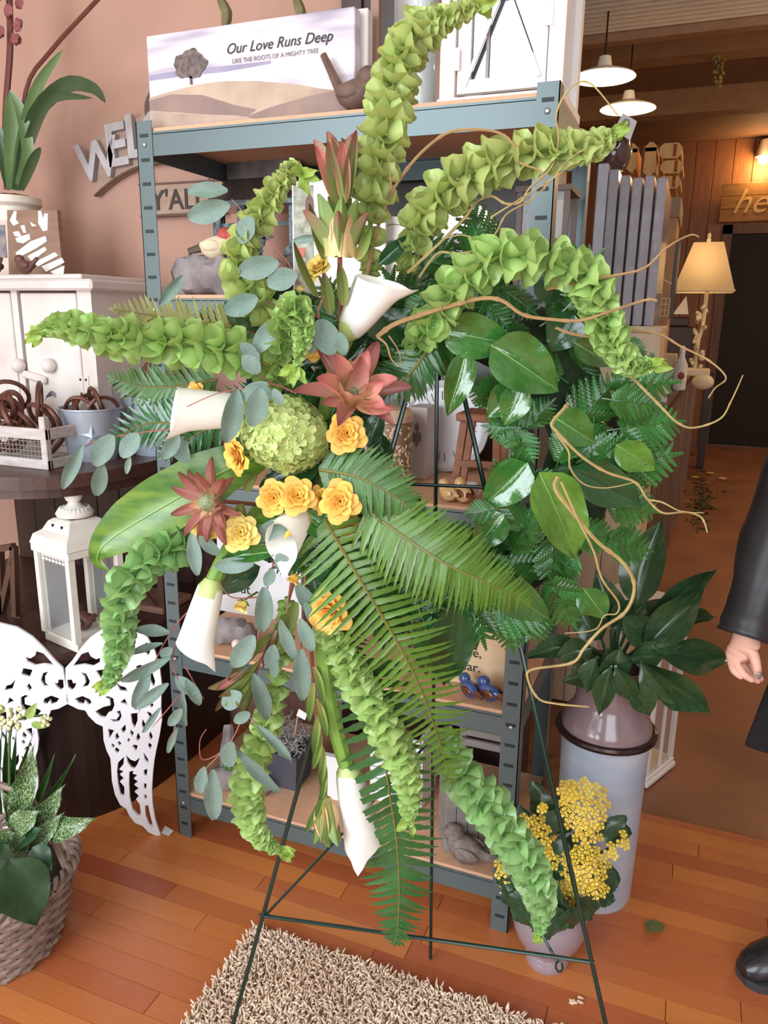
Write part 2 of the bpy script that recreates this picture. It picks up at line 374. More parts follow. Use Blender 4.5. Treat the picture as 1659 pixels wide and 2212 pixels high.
for i, ch in enumerate('WELCOME'):
    x = wx0+.042+(wx1-wx0-.084)*i/6; z = arc_z(x, False)+.028
    sl = (arc_z(x+.01, False)-arc_z(x-.01, False))/.02; ex = V((1, 0, sl*.25)).normalized(); ey = V((-sl*.25, 0, 1)).normalized()
    lettering('letter', ch, .17 if ch != 'W' else .155, V((x, 2.094, z)), ex, ey, m_ltr, Ws, .008, 0, .004)
Yl = thing('yall_sign', "small hanging board lettered Y'ALL beneath the welcome sign", 'sign', (-1.5, 2.11, 1.725), None)
part('board', MB().cbox((-1.66, 2.1, 1.725), (-1.36, 2.115, 1.815), .003), m_signw, Yl, False)
part('edging', MB().box((-1.665, 2.098, 1.72), (-1.355, 2.115, 1.727)).box((-1.665, 2.098, 1.812), (-1.355, 2.115, 1.818)), m_edge, Yl, False)
lettering('letter', "Y'ALL", .082, V((-1.52, 2.098, 1.74)), V((1, 0, 0)), V((0, 0, 1)), m_ltrd, Yl, .001, 0, .001)
for x in (-1.63, -1.41): part('hook', MB().tube([V((x, 2.106, 1.815)), V((x+.006, 2.1, 1.83)), V((x, 2.1, 1.845)), V((x-.003, 2.103, 1.862))], .002, 5), m_edge, Yl)

# rusty barn star leaning on the wall
m_rust = mat('rusty_brown_metal', (120, 66, 44), .6, .25, rgb2=(82, 46, 34), scale=14)
sctr = pY(272, 790, 2.05); b = MB(); R1, R2 = .30, .115
pts = []
for k in range(10):
    a = math.radians(90+36+4)+k*math.pi/5; r = R1 if k % 2 == 0 else R2; pts.append(V((sctr.x+r*math.cos(a), 2.118, sctr.z+r*math.sin(a))))
apex = V((sctr.x, 2.05, sctr.z)); vv = pts+[apex]
b.add(vv, [(i, (i+1) % 10, 10) for i in range(10)]+[tuple(reversed(range(10)))])
solo('barn_star', b, m_rust, 'rusty brown metal barn star leaning on the wall behind the white cabinet', 'wall decor', None, None, False)

# =================================================================== LEFT CONSOLE TABLE
m_tbl = mat('dark_walnut_table', (84, 54, 46), .4, rgb2=(60, 37, 32), scale=4, stretch=(1, 7, 7), bump=.04)
m_tbl2 = mat('dark_walnut_plank', (70, 44, 37), .45, rgb2=(48, 29, 25), scale=4, stretch=(7, 7, .8), rnd=.1)
outl = [(-1.40, 2.1)]+[(p.x, p.y) for p in spline([V((-1.395, 1.85, 0)), V((-1.4, 1.7, 0)), V((-1.43, 1.56, 0)), V((-1.50, 1.455, 0)), V((-1.62, 1.39, 0)), V((-1.8, 1.35, 0)), V((-2.1, 1.335, 0))], 24)]+[(-2.3, 1.33), (-2.3, 2.1)]
def inset(pl, d): return [(x-d if x > -2.2 else x, y_+d if y_ < 2.0 else y_) for x, y_ in pl]
Tt = thing('console_table', 'dark walnut console with rounded end and lower shelf holding lantern and buckets', 'table', (-1.85, 1.75, 0))
def slab(pl, z0, z1): return MB().prism([V((x, y_, z0)) for x, y_ in pl], (0, 0, z1-z0))
part('table_top', slab(outl, .985, 1.02), m_tbl, Tt, False)
part('apron_moulding', slab(inset(outl, .025), .955, .985), m_tbl, Tt, False)
part('lower_shelf', slab(outl, .50, .535), m_tbl, Tt, False)
part('base', slab(inset(outl, .012), .0, .50), mat('dark_drum_base', (44, 28, 24), .35, rgb2=(32, 20, 17), scale=3), Tt, False)
for i in range(9):     # back boards between the shelves
    xa = -2.28+i*.098; part('back_board', MB().cbox((xa, 2.05, .535), (xa+.095, 2.075, .955), .003), m_tbl2, Tt, False)
part('corner_post', MB().box((-1.44, 2.03, .535), (-1.4, 2.1, .955)), m_tbl, Tt, False)

# ---- white distressed cabinet
m_cw = mat('distressed_white_paint', (226, 216, 210), .55, rgb2=(206, 192, 186), scale=7, bump=.05)
m_cl = mat('dark_gap_shade_and_screw', (70, 52, 48), .7)  # dark colour paints the shade in the door gaps; also used for screws
Wc = thing('white_cabinet', 'small distressed white cabinet with two doors and wooden turn latch', 'cabinet', (-1.85, 1.88, 1.02))
cx0, cx1, cyf = -2.12, -1.565, 1.74; cz0, cz1 = 1.02, 1.485
part('carcass', MB().box((cx0, cyf+.012, cz0), (cx1, 2.03, cz1)), m_cw, Wc, False)
part('cornice', MB().cbox((cx0-.03, cyf-.03, cz1), (cx1+.03, 2.04, cz1+.03), .006), m_cw, Wc, False)
part('top_block', MB().cbox((cx0+.02, cyf-.0, cz1+.03), (cx1-.03, 2.03, cz1+.045), .004), m_cw, Wc, False)
part('stile', MB().box((cx1-.05, cyf, cz0), (cx1, cyf+.012, cz1)), m_cw, Wc, False)
part('stile', MB().box((cx0, cyf, cz0), (cx0+.05, cyf+.012, cz1)), m_cw, Wc, False)
part('bottom_rail', MB().box((cx0+.05, cyf, cz0), (cx1-.05, cyf+.012, cz0+.085)), m_cw, Wc, False)
part('centre_stile', MB().box((-1.858, cyf, cz0+.085), (-1.835, cyf+.012, cz1)), m_cw, Wc, False)
for xa, xb in ((cx0+.057, -1.866), (-1.827, cx1-.057)):
    d_ = part('door', MB().cbox((xa, cyf+.002, cz0+.092), (xb, cyf+.014, cz1-.006), .003), m_cw, Wc, False)
    part('door_gap', MB().box((xa-.0068, cyf+.0105, cz0+.0855), (xb+.0068, cyf+.0118, cz1)), m_cl, d_, False)
for u, v in ((40, 790), (105, 790)):
    p = pY(u, v, cyf-.012); part('knob', MB().ball(p, .021, 12, 8).tube([p, p+V((0, .022, 0))], .01, 8), m_cw, Wc)
p = pY(75, 815, cyf-.006); part('turn_latch', MB().cbox((-.045, -.008, -.011), (.045, .006, .011), .005, Matrix.Translation(p) @ Matrix.Rotation(math.radians(12), 4, 'Y')), m_cw, Wc, False)
for zz in (1.22, 1.38): 
    hb = part('hinge', MB().box((cx1-.068, cyf-.003, zz-.03), (cx1-.05, cyf+.002, zz+.03)).box((cx1-.048, cyf-.003, zz-.03), (cx1-.03, cyf+.002, zz+.03)), m_cw, Wc, False)
    for zk in (-.02, .02):
        for xk in (-.059, -.039): part('screw', MB().ball((cx1+xk, cyf-.003, zz+zk), .004, 6, 4), m_cl, hb)

# ---- things on the white cabinet
zc = cz1+.045
m_pot = mat('cream_pot_glaze', (214, 204, 188), .35, var=.05)
m_deerb = mat('brown_plank', (150, 118, 98), .6, rgb2=(128, 98, 82), scale=6, stretch=(1, 6, 6))
m_mirr = mat('white_reflection_strip', (250, 250, 250), .15, .0, var=.0, coat=.5)  # plain white painted in place of the mirror strips' bright reflection
def D1(a, b_, Y): return pY(a/2.963, b_/2.963, Y)        # points read off a crop
Db = thing('deer_cutout_board', 'square brown board with a mirror striped deer head cut-out on the white cabinet', 'wall art', pz(75, 604, zc))
Yd = 1.83
q = [D1(45, 1345, Yd), D1(365, 1345, Yd), D1(405, 1790, Yd), D1(60, 1790, Yd)]
zb = zc
q[2].z = q[3].z = zb
part('board', MB().prism(q, (0, .015, 0)), m_deerb, Db, False)
stripes = [[(62, 1410), (90, 1350), (105, 1352), (100, 1405), (120, 1430), (85, 1445)], [(130, 1445), (155, 1440), (165, 1490), (150, 1490)], [(190, 1420), (215, 1435), (235, 1445), (205, 1450)],
           [(245, 1350), (262, 1350), (275, 1400), (285, 1365), (305, 1368), (302, 1475), (275, 1480), (245, 1430)], [(82, 1485), (118, 1480), (140, 1520), (95, 1510)],
           [(98, 1525), (185, 1497), (192, 1530), (150, 1558), (110, 1550)], [(100, 1618), (195, 1545), (290, 1510), (298, 1545), (230, 1590), (130, 1642), (110, 1640)],
           [(175, 1640), (285, 1580), (298, 1600), (205, 1672)], [(215, 1680), (350, 1615), (372, 1635), (245, 1705)], [(265, 1705), (395, 1650), (410, 1680), (295, 1740)], [(320, 1740), (410, 1700), (405, 1755), (375, 1772)]]
for s_ in stripes: part('mirror_strip', MB().prism([D1(a, b_, Yd-.003) for a, b_ in s_], (0, .003, 0)), m_mirr, Db, False)
Pf = thing('small_photo_frame', 'small frame with a blue snapshot standing left of the deer board', 'picture', pz(5, 600, zc))
fr = [D1(-60, 1410, 1.845), D1(45, 1410, 1.845), D1(65, 1790, 1.845), D1(-60, 1790, 1.845)]; fr[2].z = fr[3].z = zc
part('frame', MB().prism(fr, (0, .012, 0)), mat('pale_frame', (206, 190, 180), .5), Pf, False)
part('print', MB().prism([D1(-40, 1440, 1.843), D1(28, 1440, 1.843), D1(45, 1650, 1.843), D1(-40, 1650, 1.843)], (0, .002, 0)), mat('blue_snapshot', (70, 92, 120), .3, rgb2=(170, 150, 140), scale=30), Pf, False)
def bird(name, label, base, L, m, yaw=0., beak=None, group=None, tilt=0., tail=.55, m_tail=None, m_head=None, m_wing=None):
    t = thing(name, label, 'figurine', base, group); R = Matrix.Translation(base) @ Matrix.Rotation(yaw, 4, 'Z')
    b = MB(); L *= 1.12; S_ = L
    body = [(-.50, .36, .02), (-.40, .34, .16), (-.24, .33, .27), (-.02, .33, .335), (.18, .37, .31), (.3, .46, .24), (.38, .52, .15), (.42, .55, .03)]
    vs_ = []; fs = []; n = 12
    for (x, z, r) in body:
        for j in range(n):
            a = 2*math.pi*j/n; vs_.append(R @ V((S_*x, S_*r*.85*math.cos(a), S_*(max(.0, z+r*math.sin(a))))))
    for i in range(len(body)-1):
        for j in range(n): fs.append((i*n+j, i*n+(j+1) % n, (i+1)*n+(j+1) % n, (i+1)*n+j))
    fs.append(tuple(range(n))); fs.append(tuple(range((len(body)-1)*n, len(body)*n)))
    b.add(vs_, fs); part('body', b, m, t)
    part('head', MB().ball(R @ V((S_*.27, 0, S_*.66)), S_*.235, 12, 8, (1.05, .92, .95), R.to_3x3()), m_head or m, t)
    part('beak', MB().tube([R @ V((S_*.46, 0, S_*.66)), R @ V((S_*.60, 0, S_*.63))], [S_*.055, S_*.006], 6), beak or m, t)
    part('tail', MB().tube([R @ V((-S_*.34, 0, S_*.36)), R @ V((-S_*.6, 0, S_*(.36+tail*.35))), R @ V((-S_*.8, 0, S_*(.36+tail*.62)))], [S_*.14, S_*.1, S_*.085], 6), m_tail or m, t)
    for sg in (-1, 1): 
        w_ = MB().ball(R @ V((-S_*.12, sg*S_*.25, S_*.38)), S_*.25, 10, 6, (1.2, .25, .62), R.to_3x3()); part('wing', w_, m_wing or m, t)
    return t
m_choc = mat('brown_iron_bird', (104, 68, 58), .6, rgb2=(82, 52, 46), scale=30, bump=.15, bscale=60)
bird('bird_figurine', 'rough brown bird figurine in front of the deer board', V((-1.80, 1.745, zc)), .055, m_choc, math.pi)
bird('bird_figurine', 'rough brown bird figurine at far left edge of the cabinet top', V((-1.915, 1.745, zc)), .055, m_choc, math.pi*.9)
# orchid in a cream pot
Yo = 1.92
oc = V((pY(25, 440, Yo).x, Yo, zc))
Or = thing('orchid_plant', 'potted orchid with strappy green leaves in a cream pot on the white cabinet', 'plant', oc)
zt = pY(30, 428, Yo).z
pp = part('pot', MB().lathe([(.05, zc), (.055, zc+.03), (.075, zt-.03), (.088, zt-.02), (.088, zt), (.078, zt), (.07, zt-.015), (0, zt-.015)], 28, (oc.x, oc.y, 0)), m_pot, Or)
m_moss = mat('orange_bark_mulch', (150, 98, 66), .9, rgb2=(104, 70, 44), scale=60, bump=.3)
part('mulch', MB().ball((oc.x, oc.y, zt-.005), .07, 16, 8, (1, 1, .25), noise=.1), m_moss, Or)
m_orl = mat('orchid_leaf', (104, 132, 84), .3, var=.2, scale=10, trans=.12)
m_ordk = mat('orchid_leaf_dark', (66, 84, 54), .3, var=.2, scale=10, trans=.1)
def ribbon(pts, w_, n=14, up=None, fold=.25, tab=None):   # strap leaf along a curve
    P = spline(pts, n); b = MB(); vs_ = []; fs = []
    for i, p in enumerate(P):
        t = (P[min(i+1, n)]-P[max(i-1, 0)]).normalized(); u_ = (up(p) if callable(up) else up) if up is not None else tocam(p)
        sd = t.cross(u_).normalized(); u2 = sd.cross(t); f = i/n
        ww = w_*(lerp_tab(tab, f) if tab else max(.04, math.sin(math.pi*min(1, .12+f*.9))**.6))/2
        vs_ += [p-sd*ww+u2*ww*fold, p-sd*ww*.5+u2*ww*fold*.3, p, p+sd*ww*.5+u2*ww*fold*.3, p+sd*ww+u2*ww*fold]
    for i in range(n):
        for j in range(4): a = i*5+j; fs.append((a, a+1, a+6, a+5))
    return b.add(vs_, fs)
for pts, w_, mm in (([(30, 410), (50, 300), (80, 190), (135, 108)], .035, m_orl), ([(35, 410), (70, 260), (140, 185), (200, 190), (228, 222)], .042, m_ordk), ([(25, 410), (25, 280), (20, 200)], .045, m_orl),
                    ([(40, 400), (60, 330), (45, 240), (20, 195)], .035, m_orl), ([(20, 405), (0, 300), (-40, 240)], .04, m_ordk), ([(45, 410), (70, 350), (88, 318)], .028, m_ordk), ([(35, 400), (65, 300), (110, 215), (200, 212)], .03, m_ordk)):
    part('leaf', ribbon([pY(u, v, Yo-.02*i) for i, (u, v) in enumerate(pts)], w_), mm, Or)
m_orst = mat('orchid_stem_red', (104, 52, 42), .5)
part('flower_stem', MB().tube(spline([pY(u, v, Yo+.02) for u, v in ((40, 410), (55, 200), (110, 110), (210, 0), (260, -60))], 16), .006, 6), m_orst, Or)
part('flower_stem', MB().tube(spline([pY(u, v, Yo) for u, v in ((15, 410), (12, 250), (22, 100), (18, -60))], 12), .009, 6), m_orst, Or)
m_orf = mat('orchid_bloom', (168, 92, 92), .5, rgb2=(120, 70, 72), scale=20, trans=.2)
for k in range(16):
    p = pY(rnd(-10, 45), rnd(-30, 100), Yo-.03+rnd(-.03, .03)); b = MB()
    for j in range(5):
        a = j*1.257+rnd(0, 1); d_ = V((math.cos(a), -.4, math.sin(a))); b.ball(p+d_*.008, .009, 6, 4, (1, .5, 1))
    part('bloom', b, m_orf, Or)

# ---- buckets with rusty iron
m_galv = mat('galvanised_steel', (180, 187, 197), .4, .35, rgb2=(148, 156, 168), scale=9)
m_iron = mat('rusty_horseshoe_iron', (112, 68, 52), .5, .4, rgb2=(84, 50, 42), scale=20, bump=.1)
def bucket(label, u, vb, r0, r1, h, Y=None, zb_=1.02):
    p = pz(u, vb, zb_); p.y += r0; 
    if Y: p = pY(u, vb, Y); p.z = zb_
    t = thing('star_bucket', label, 'bucket', p, 'galvanised star buckets on the console')
    part('shell', MB().lathe([(r0, 0), (r1, h), (r1+.004, h+.002), (r1+.004, h+.006), (r1-.002, h+.006), (r1-.004, h), (r0-.002, .005), (0, .005)], 32, p), m_galv, t)
    # embossed star
    dcam = (O-p); dcam.z = 0; dcam.normalize(); sd = V((-dcam.y, dcam.x, 0)); ctr = p+V((0, 0, h*.5)); rm = (r0+r1)/2
    pts = []
    for k in range(10):
        a = math.pi/2+k*math.pi/5; r = .038 if k % 2 == 0 else .015; x = r*math.cos(a); zz = r*math.sin(a); rr = r0+(r1-r0)*(h*.5+zz)/h
        pts.append(ctr+V((0, 0, zz))+sd*x+dcam*(math.sqrt(max(0, rr*rr-x*x))+.0005))
    pts.append(ctr+dcam*(rm+.007)); part('embossed_star', MB().add(pts, [(i, (i+1) % 10, 10) for i in range(10)]), m_galv, t, False)
    for sg in (-1, 1):
        e = p+sd*sg*r1+V((0, 0, h)); a = e-V((0, 0, .05))-sd*sg*.006+dcam*.01
        hb = ribbon([a, e+sd*sg*.028+V((0, 0, .02))+dcam*.012, e+V((0, 0, .045))+sd*sg*.012, e+V((0, 0, .035))-dcam*.03], .016, 10, sd*sg, 0, [(0, 1), (1, 1)])
        part('handle', hb, m_galv, t)
    return t, p
def horseshoe(label, p, r, rot, grp, arc=4.6, tr=.006, name='horseshoe'):
    R = Matrix.Translation(p) @ Euler(rot).to_matrix().to_4x4(); b = MB(); n = 20
    a0 = math.pi/2-arc/2; pts = [R @ V((r*math.cos(a0+arc*i/n), 0, r*1.12*math.sin(a0+arc*i/n))) for i in range(n+1)]
    b.tube(pts, tr, 6); return solo(name, b, m_iron, label, 'horseshoe' if arc < 6 else 'iron ring', None, grp)
t1, p1 = bucket('galvanised bucket with star, full of rusty horseshoes, beside the wire crate', 168, 998, .064, .086, .142)
t2, p2 = bucket('galvanised bucket with star, holding a rusty folded sheet, half behind ferns', 312, 985, .078, .1, .165)
for k, (dx, dz, rz, rx) in enumerate(((-.03, .13, .3, .3), (.02, .155, -.5, .2), (.0, .135, 1.2, -.4), (.045, .13, .9, .2), (-.045, .12, -.9, .1))):
    horseshoe('rusty horseshoe sticking out of the nearer star bucket', p1+V((dx*.8, dx*.3, dz)), .042, (rx, rnd(-.4, .4), rz), 'horseshoes in the star bucket')
b = MB(); cc = p2+V((-.02, .0, .19))
b.add([cc+V(q) for q in ((-.06, 0, -.06), (.05, .02, -.06), (.075, .02, .05), (0, -.01, .085), (-.075, .01, .02), (.0, -.05, -.05))], [(0, 5, 3, 4), (5, 1, 2, 3), (0, 4, 3, 2, 1)])
solo('rusty_sheet_scrap', b, m_rust, 'folded rusty metal sheet in the bucket behind the ferns', 'scrap metal', None, None, False)
# ---- wire crate with rings
m_wash = mat('whitewashed_wood', (206, 196, 192), .7, rgb2=(176, 164, 160), scale=10, stretch=(2, 8, 8))
cr_ = pz(104, 1016, 1.02); Cr = thing('wire_crate', 'whitewashed wooden crate with wire mesh side full of rusty rings', 'crate', cr_)
x1, yf = cr_.x, cr_.y; x0 = x1-.34; z0 = 1.02; dY = .2
for za, zb2 in ((0, .026), (.078, .108)):
    for ya in (yf, yf+dY-.012): part('rail', MB().cbox((x0, ya, z0+za), (x1, ya+.012, z0+zb2), .002), m_wash, Cr, False)
    part('end_rail', MB().cbox((x1-.012, yf+.012, z0+za), (x1, yf+dY-.012, z0+zb2), .002), m_wash, Cr, False)
for xa in (x1-.02, x0): part('corner_block', MB().cbox((xa, yf+.001, z0), (xa+.02, yf+.02, z0+.14 if xa > x0 else z0+.11), .002), m_wash, Cr, False)
part('floor_board', MB().box((x0, yf+.012, z0+.001), (x1-.012, yf+dY-.012, z0+.01)), m_wash, Cr, False)
m_wire = mat('grey_wire', (170, 166, 164), .5, .5)
b = MB()
for i in range(26): b.tube([V((x0+.01+i*.013, yf+.006, z0+.024)), V((x0+.01+i*.013, yf+.006, z0+.08))], .001, 4)
for i in range(4): b.tube([V((x0, yf+.006, z0+.034+i*.013)), V((x1, yf+.006, z0+.034+i*.013))], .001, 4)
part('wire_mesh', b, m_wire, Cr)
for k in range(14):
    p = V((x1-.06-rnd(0, .2), yf+rnd(.05, .15), z0+.05+k*.009+rnd(0, .01)))
    horseshoe('rusty iron ring heaped in the wire crate', p, rnd(.036, .052), (rnd(-1.2, 1.2), rnd(-1, 1), rnd(-1, 1)), 'rusty rings in the wire crate', 6.283, rnd(.006, .009), 'iron_ring')

# ---- white lantern on the lower shelf
m_lw = mat('cream_white_lantern_metal', (232, 226, 216), .4, var=.05, scale=12)
m_glass = mat('clear_glass', (240, 246, 246), .03, alpha=.12, spec=.6)
Ld = pz(150, 1400, .535)
LB = V((Ld.x-.010, Ld.y+.074, .535)); La = thing('white_lantern', 'cream white metal lantern with pierced domed roof on the console lower shelf', 'lantern', LB)
hw = .073
def L3(x, y_, z): a = math.radians(-14); return LB+V((x*math.cos(a)-y_*math.sin(a), x*math.sin(a)+y_*math.cos(a), z))
LM = Matrix.Translation(LB) @ Matrix.Rotation(math.radians(-14), 4, 'Z')
part('base_frame', MB().cbox((-hw-.004, -hw-.004, 0), (hw+.004, hw+.004, .028), .003, LM), m_lw, La, False)
for sx_ in (-1, 1):
    for sy_ in (-1, 1): part('post', MB().box((sx_*hw-.009, sy_*hw-.009, .028), (sx_*hw+.009, sy_*hw+.009, .265), M=LM), m_lw, La, False)
part('top_frame', MB().cbox((-hw-.014, -hw-.014, .262), (hw+.014, hw+.014, .285), .003, LM), m_lw, La, False)
rf = MB(); prf = [(.088, .285), (.08, .31), (.062, .322), (.05, .345), (.04, .352), (.03, .353)]
for i in range(len(prf)-1):
    (a, za), (b_, zb2) = prf[i], prf[i+1]; cs = ((-1, -1), (1, -1), (1, 1), (-1, 1))
    for k in range(4):
        k2 = (k+1) % 4; rf.add([LM @ V((cs[k][0]*a, cs[k][1]*a, za)), LM @ V((cs[k2][0]*a, cs[k2][1]*a, za)), LM @ V((cs[k2][0]*b_, cs[k2][1]*b_, zb2)), LM @ V((cs[k][0]*b_, cs[k][1]*b_, zb2))], [(0, 1, 2, 3)])
part('domed_roof', rf, m_lw, La, True, 50)
for x in (-.02, .022): part('vent_hole', MB().ball(LM @ V((x, -.0555, .337)), .005, 8, 5, (1, .3, 1)), m_blk, La)
part('fluted_cap', MB().lathe([(.02, .35), (.046, .358), (.05, .366), (.04, .378), (.02, .388), (.014, .396)], 28, LB), m_lw, La)
fl_ = MB()
for i in range(24):
    a = i*math.pi/12; fl_.tube([LB+V((.047*math.cos(a), .047*math.sin(a), .366)), LB+V((.036*math.cos(a), .036*math.sin(a), .382))], .0025, 4)
part('flutes', fl_, m_lw, La)
part('finial', MB().ball(LB+V((0, 0, .414)), .024, 14, 9), m_lw, La)
part('ring', MB().tube([LB+V((-.02+.018*math.cos(a*.4), .0, .43+.018*math.sin(a*.4))) for a in range(17)], .003, 5), m_lw, La)
fz = MB()
for i in range(9):
    x = -hw+.018+i*.0155; fz.ball(LM @ V((x, -hw+.002, .255)), .006, 6, 4, (1, .4, 1)).ball(LM @ V((x, -hw+.002, .243)), .005, 6, 4, (1, .4, 1))
fz.box((-hw, -hw+.001, .258), (hw, -hw+.003, .264), M=LM); part('lace_trim', fz, m_lw, La)
for s_ in (-1, 1): part('pane', MB().box((-hw+.009, s_*hw-.001, .03), (hw-.009, s_*hw+.001, .262), M=LM), m_glass, La, False)
bird('bird_figurine', 'rough brown bird figurine inside the white lantern', LB+V((.0, -.01, .028)), .075, m_choc, math.radians(166))
# wooden trestle pieces at the left edge behind the lantern
m_oldw = mat('weathered_brown_crate_wood', (96, 66, 48), .6, rgb2=(74, 48, 36), scale=6)
Wk = thing('wooden_crossed_rack', 'old brown wooden crossed rack at the left edge under the console top', 'rack', pz(0, 1385, .535))
for a, b_ in (((-30, 1190), (30, 1180)), ((0, 1190), (5, 1360)), ((30, 1180), (35, 1345)), ((-20, 1360), (48, 1335)), ((2, 1330), (30, 1200)), ((-30, 1395), (45, 1340))):
    part('bar', MB().bar(pY(*a, 1.6), pY(*b_, 1.6), .018, .018, (0, 1, 0)), m_oldw, Wk, False)
Wr = thing('wooden_crossed_lantern', 'brown wooden lantern frame with cross bars at the right end of the console shelf', 'lantern', pz(330, 1350, .535))
p = [pY(u, v, 1.80) for u, v in ((228, 1190), (345, 1170), (355, 1330), (245, 1345))]
for i in range(4): part('bar', MB().bar(p[i], p[(i+1) % 4], .022, .022, (0, 1, 0)), m_oldw, Wr, False)
part('cross_bar', MB().bar(p[0], p[2], .016, .012, (0, 1, 0)), m_oldw, Wr, False)
part('cross_bar', MB().bar(p[1]+V((0, .016, 0)), p[3]+V((0, .016, 0)), .016, .012, (0, 1, 0)), m_oldw, Wr, False)
part('tray', MB().cbox((p[3].x-.01, 1.78, .535), (p[2].x+.01, 1.93, .555), .003), mat('pinkish_wood_tray', (160, 118, 104), .6), Wr, False)
# =================================================================== THINGS ON THE SHELVES
def card_plane(u0, v0, u1, v1, Y): return pY(u0, v0, Y), pY(u1, v1, Y)
EX, EZ = V((1, 0, 0)), V((0, 0, 1))
m_ink = mat('black_print', (40, 36, 38), .6, var=0)
# ---- tree canvas on top
zt = SH[4]; Yc = 1.575
Cv = thing('tree_canvas', 'long canvas print with lone tree on a hill lettered Our Love Runs Deep', 'canvas print', (-.95, Yc, zt))
cxa, cxb, cza, czb = -1.205, -.697, zt, zt+.198
m_cvs = bpy.data.materials.new('misty_sky_print'); m_cvs.use_nodes = True
nt = m_cvs.node_tree; b_ = nt.nodes['Principled BSDF']; b_.inputs['Roughness'].default_value = .6
tcn = nt.nodes.new('ShaderNodeTexCoord'); mpn = nt.nodes.new('ShaderNodeMapping'); mpn.inputs['Scale'].default_value = (.5, .5, 3.2); nzn = nt.nodes.new('ShaderNodeTexNoise'); nzn.inputs['Scale'].default_value = 7; rmp = nt.nodes.new('ShaderNodeValToRGB')
for e, (p_, c_) in zip([rmp.color_ramp.elements[0], rmp.color_ramp.elements[1], rmp.color_ramp.elements.new(.5)], ((.32, (150, 140, 158)), (.68, (244, 232, 226)), (.5, (216, 204, 212)))):
    e.position = p_; e.color = (*lin(c_), 1)
nt.links.new(tcn.outputs['Object'], mpn.inputs[0]); nt.links.new(mpn.outputs[0], nzn.inputs['Vector']); nt.links.new(nzn.outputs[0], rmp.inputs[0]); nt.links.new(rmp.outputs[0], b_.inputs['Base Color'])
part('stretched_canvas', MB().cbox((cxa, Yc, cza), (cxb, Yc+.028, czb), .002), m_cvs, Cv, False)
def CV(u, v, e=.0006): # normalised picture coords from the crop
    return V((cxa+(cxb-cxa)*u, Yc-e, czb-(czb-cza)*v))
def flat(name, pts, m, par, e): part(name, MB().prism([CV(a, b, e) for a, b in pts], (0, .0003, 0)), m, par, False)
m_h1 = mat('tan_hill_print', (196, 172, 148), .6, rgb2=(160, 134, 118), scale=9); m_h2 = mat('shaded_hill_print', (128, 104, 100), .6, rgb2=(150, 124, 112), scale=14); m_h3 = mat('front_field_print', (186, 160, 142), .6, rgb2=(160, 136, 122), scale=16)
m_cl2 = mat('blue_grey_cloud_print', (150, 142, 166), .6)
flat('print_cloud_bank', [(0, .40), (.2, .385), (.45, .40), (.62, .40), (.62, .43), (.4, .455), (.15, .45), (0, .455)], m_cl2, Cv, .0005)
flat('print_hill', [(0, .63), (.08, .60), (.25, .55), (.38, .545), (.55, .58), (.75, .66), (.85, .72), (1, .79), (1, .95), (.5, .92), (0, .8)], m_h1, Cv, .0009)
flat('print_hill', [(0, .66), (.12, .62), (.28, .66), (.45, .80), (.55, .86), (.5, .92), (.3, .86), (0, .76)], m_h2, Cv, .0013)
flat('print_hill', [(.5, .92), (.62, .85), (.8, .78), (1, .74), (1, 1), (.55, 1)], m_h2, Cv, .0017)
flat('print_field', [(0, .78), (.2, .84), (.45, .9), (.62, 1), (0, 1)], m_h3, Cv, .0021)
m_tr = mat('tree_print', (74, 62, 64), .7, rgb2=(128, 112, 106), scale=90)
pts = []
for k in range(36):
    a = 2*math.pi*k/36; r = 1+.08*math.sin(5*a+1)+.05*math.sin(11*a); y_ = math.sin(a); pts.append((.225+.083*r*math.cos(a), .36-.165*r*(y_ if y_ > 0 else y_*.75)))
flat('print_tree_crown', pts, m_tr, Cv, .0025)
flat('print_tree_trunk', [(.222, .46), (.232, .46), (.234, .545), (.221, .545)], m_tr, Cv, .0025)
lettering('print_lettering', 'Our Love Runs Deep', .029, CV(.655, .29, .0025), EX, EZ, m_ink, Cv, .0003, .35)
lettering('print_lettering', 'LIKE THE ROOTS OF A MIGHTY TREE', .0125, CV(.64, .385, .0025), EX, EZ, mat('grey_print', (120, 112, 116), .6), Cv, .0003)
# second canvas stacked behind
solo('canvas_print', MB().cbox((-1.19, Yc+.034, zt), (-.683, Yc+.062, zt+.205), .002), m_cw, 'pale blank canvas edge showing behind the mighty tree canvas', 'canvas print', None, None, False)
m_brb = mat('brown_resin_bird', (112, 86, 74), .65, rgb2=(88, 66, 58), scale=30, bump=.25, bscale=70)
bp_ = pY(770, 228, 1.552); bp_.z = zt
bird('bird_figurine', 'brown resin bird with cocked tail in front of the mighty tree canvas', bp_, .082, m_brb, 0, tail=1.35)
# wooden framed hurricane and glass vases
m_wfr = mat('tan_wood_frame', (158, 120, 98), .5, rgb2=(132, 98, 80), scale=6, stretch=(6, 6, 1))
m_vglass = mat('smoky_clear_glass', (225, 232, 232), .04, alpha=.25, spec=.9)
Hf = thing('wood_framed_hurricane', 'tall tan wood framed glass box beside the white lantern on the top shelf', 'lantern', (-.62, 1.72, zt))
xa, xb = pY(812, 120, 1.66).x, pY(965, 120, 1.66).x
for x in (xa, xb-.01):
    for yv in (1.66, 1.82): part('post', MB().box((x-.009, yv-.009, zt), (x+.009, yv+.009, zt+.5)), m_wfr, Hf, False)
part('base', MB().box((xa+.009, 1.66, zt), (xb-.019, 1.82, zt+.012)), m_wfr, Hf, False)
part('pane', MB().box((xa+.009, 1.74, zt+.012), (xb-.019, 1.743, zt+.5)), m_vglass, Hf, False)
vx = pY(905, 120, 1.6).x
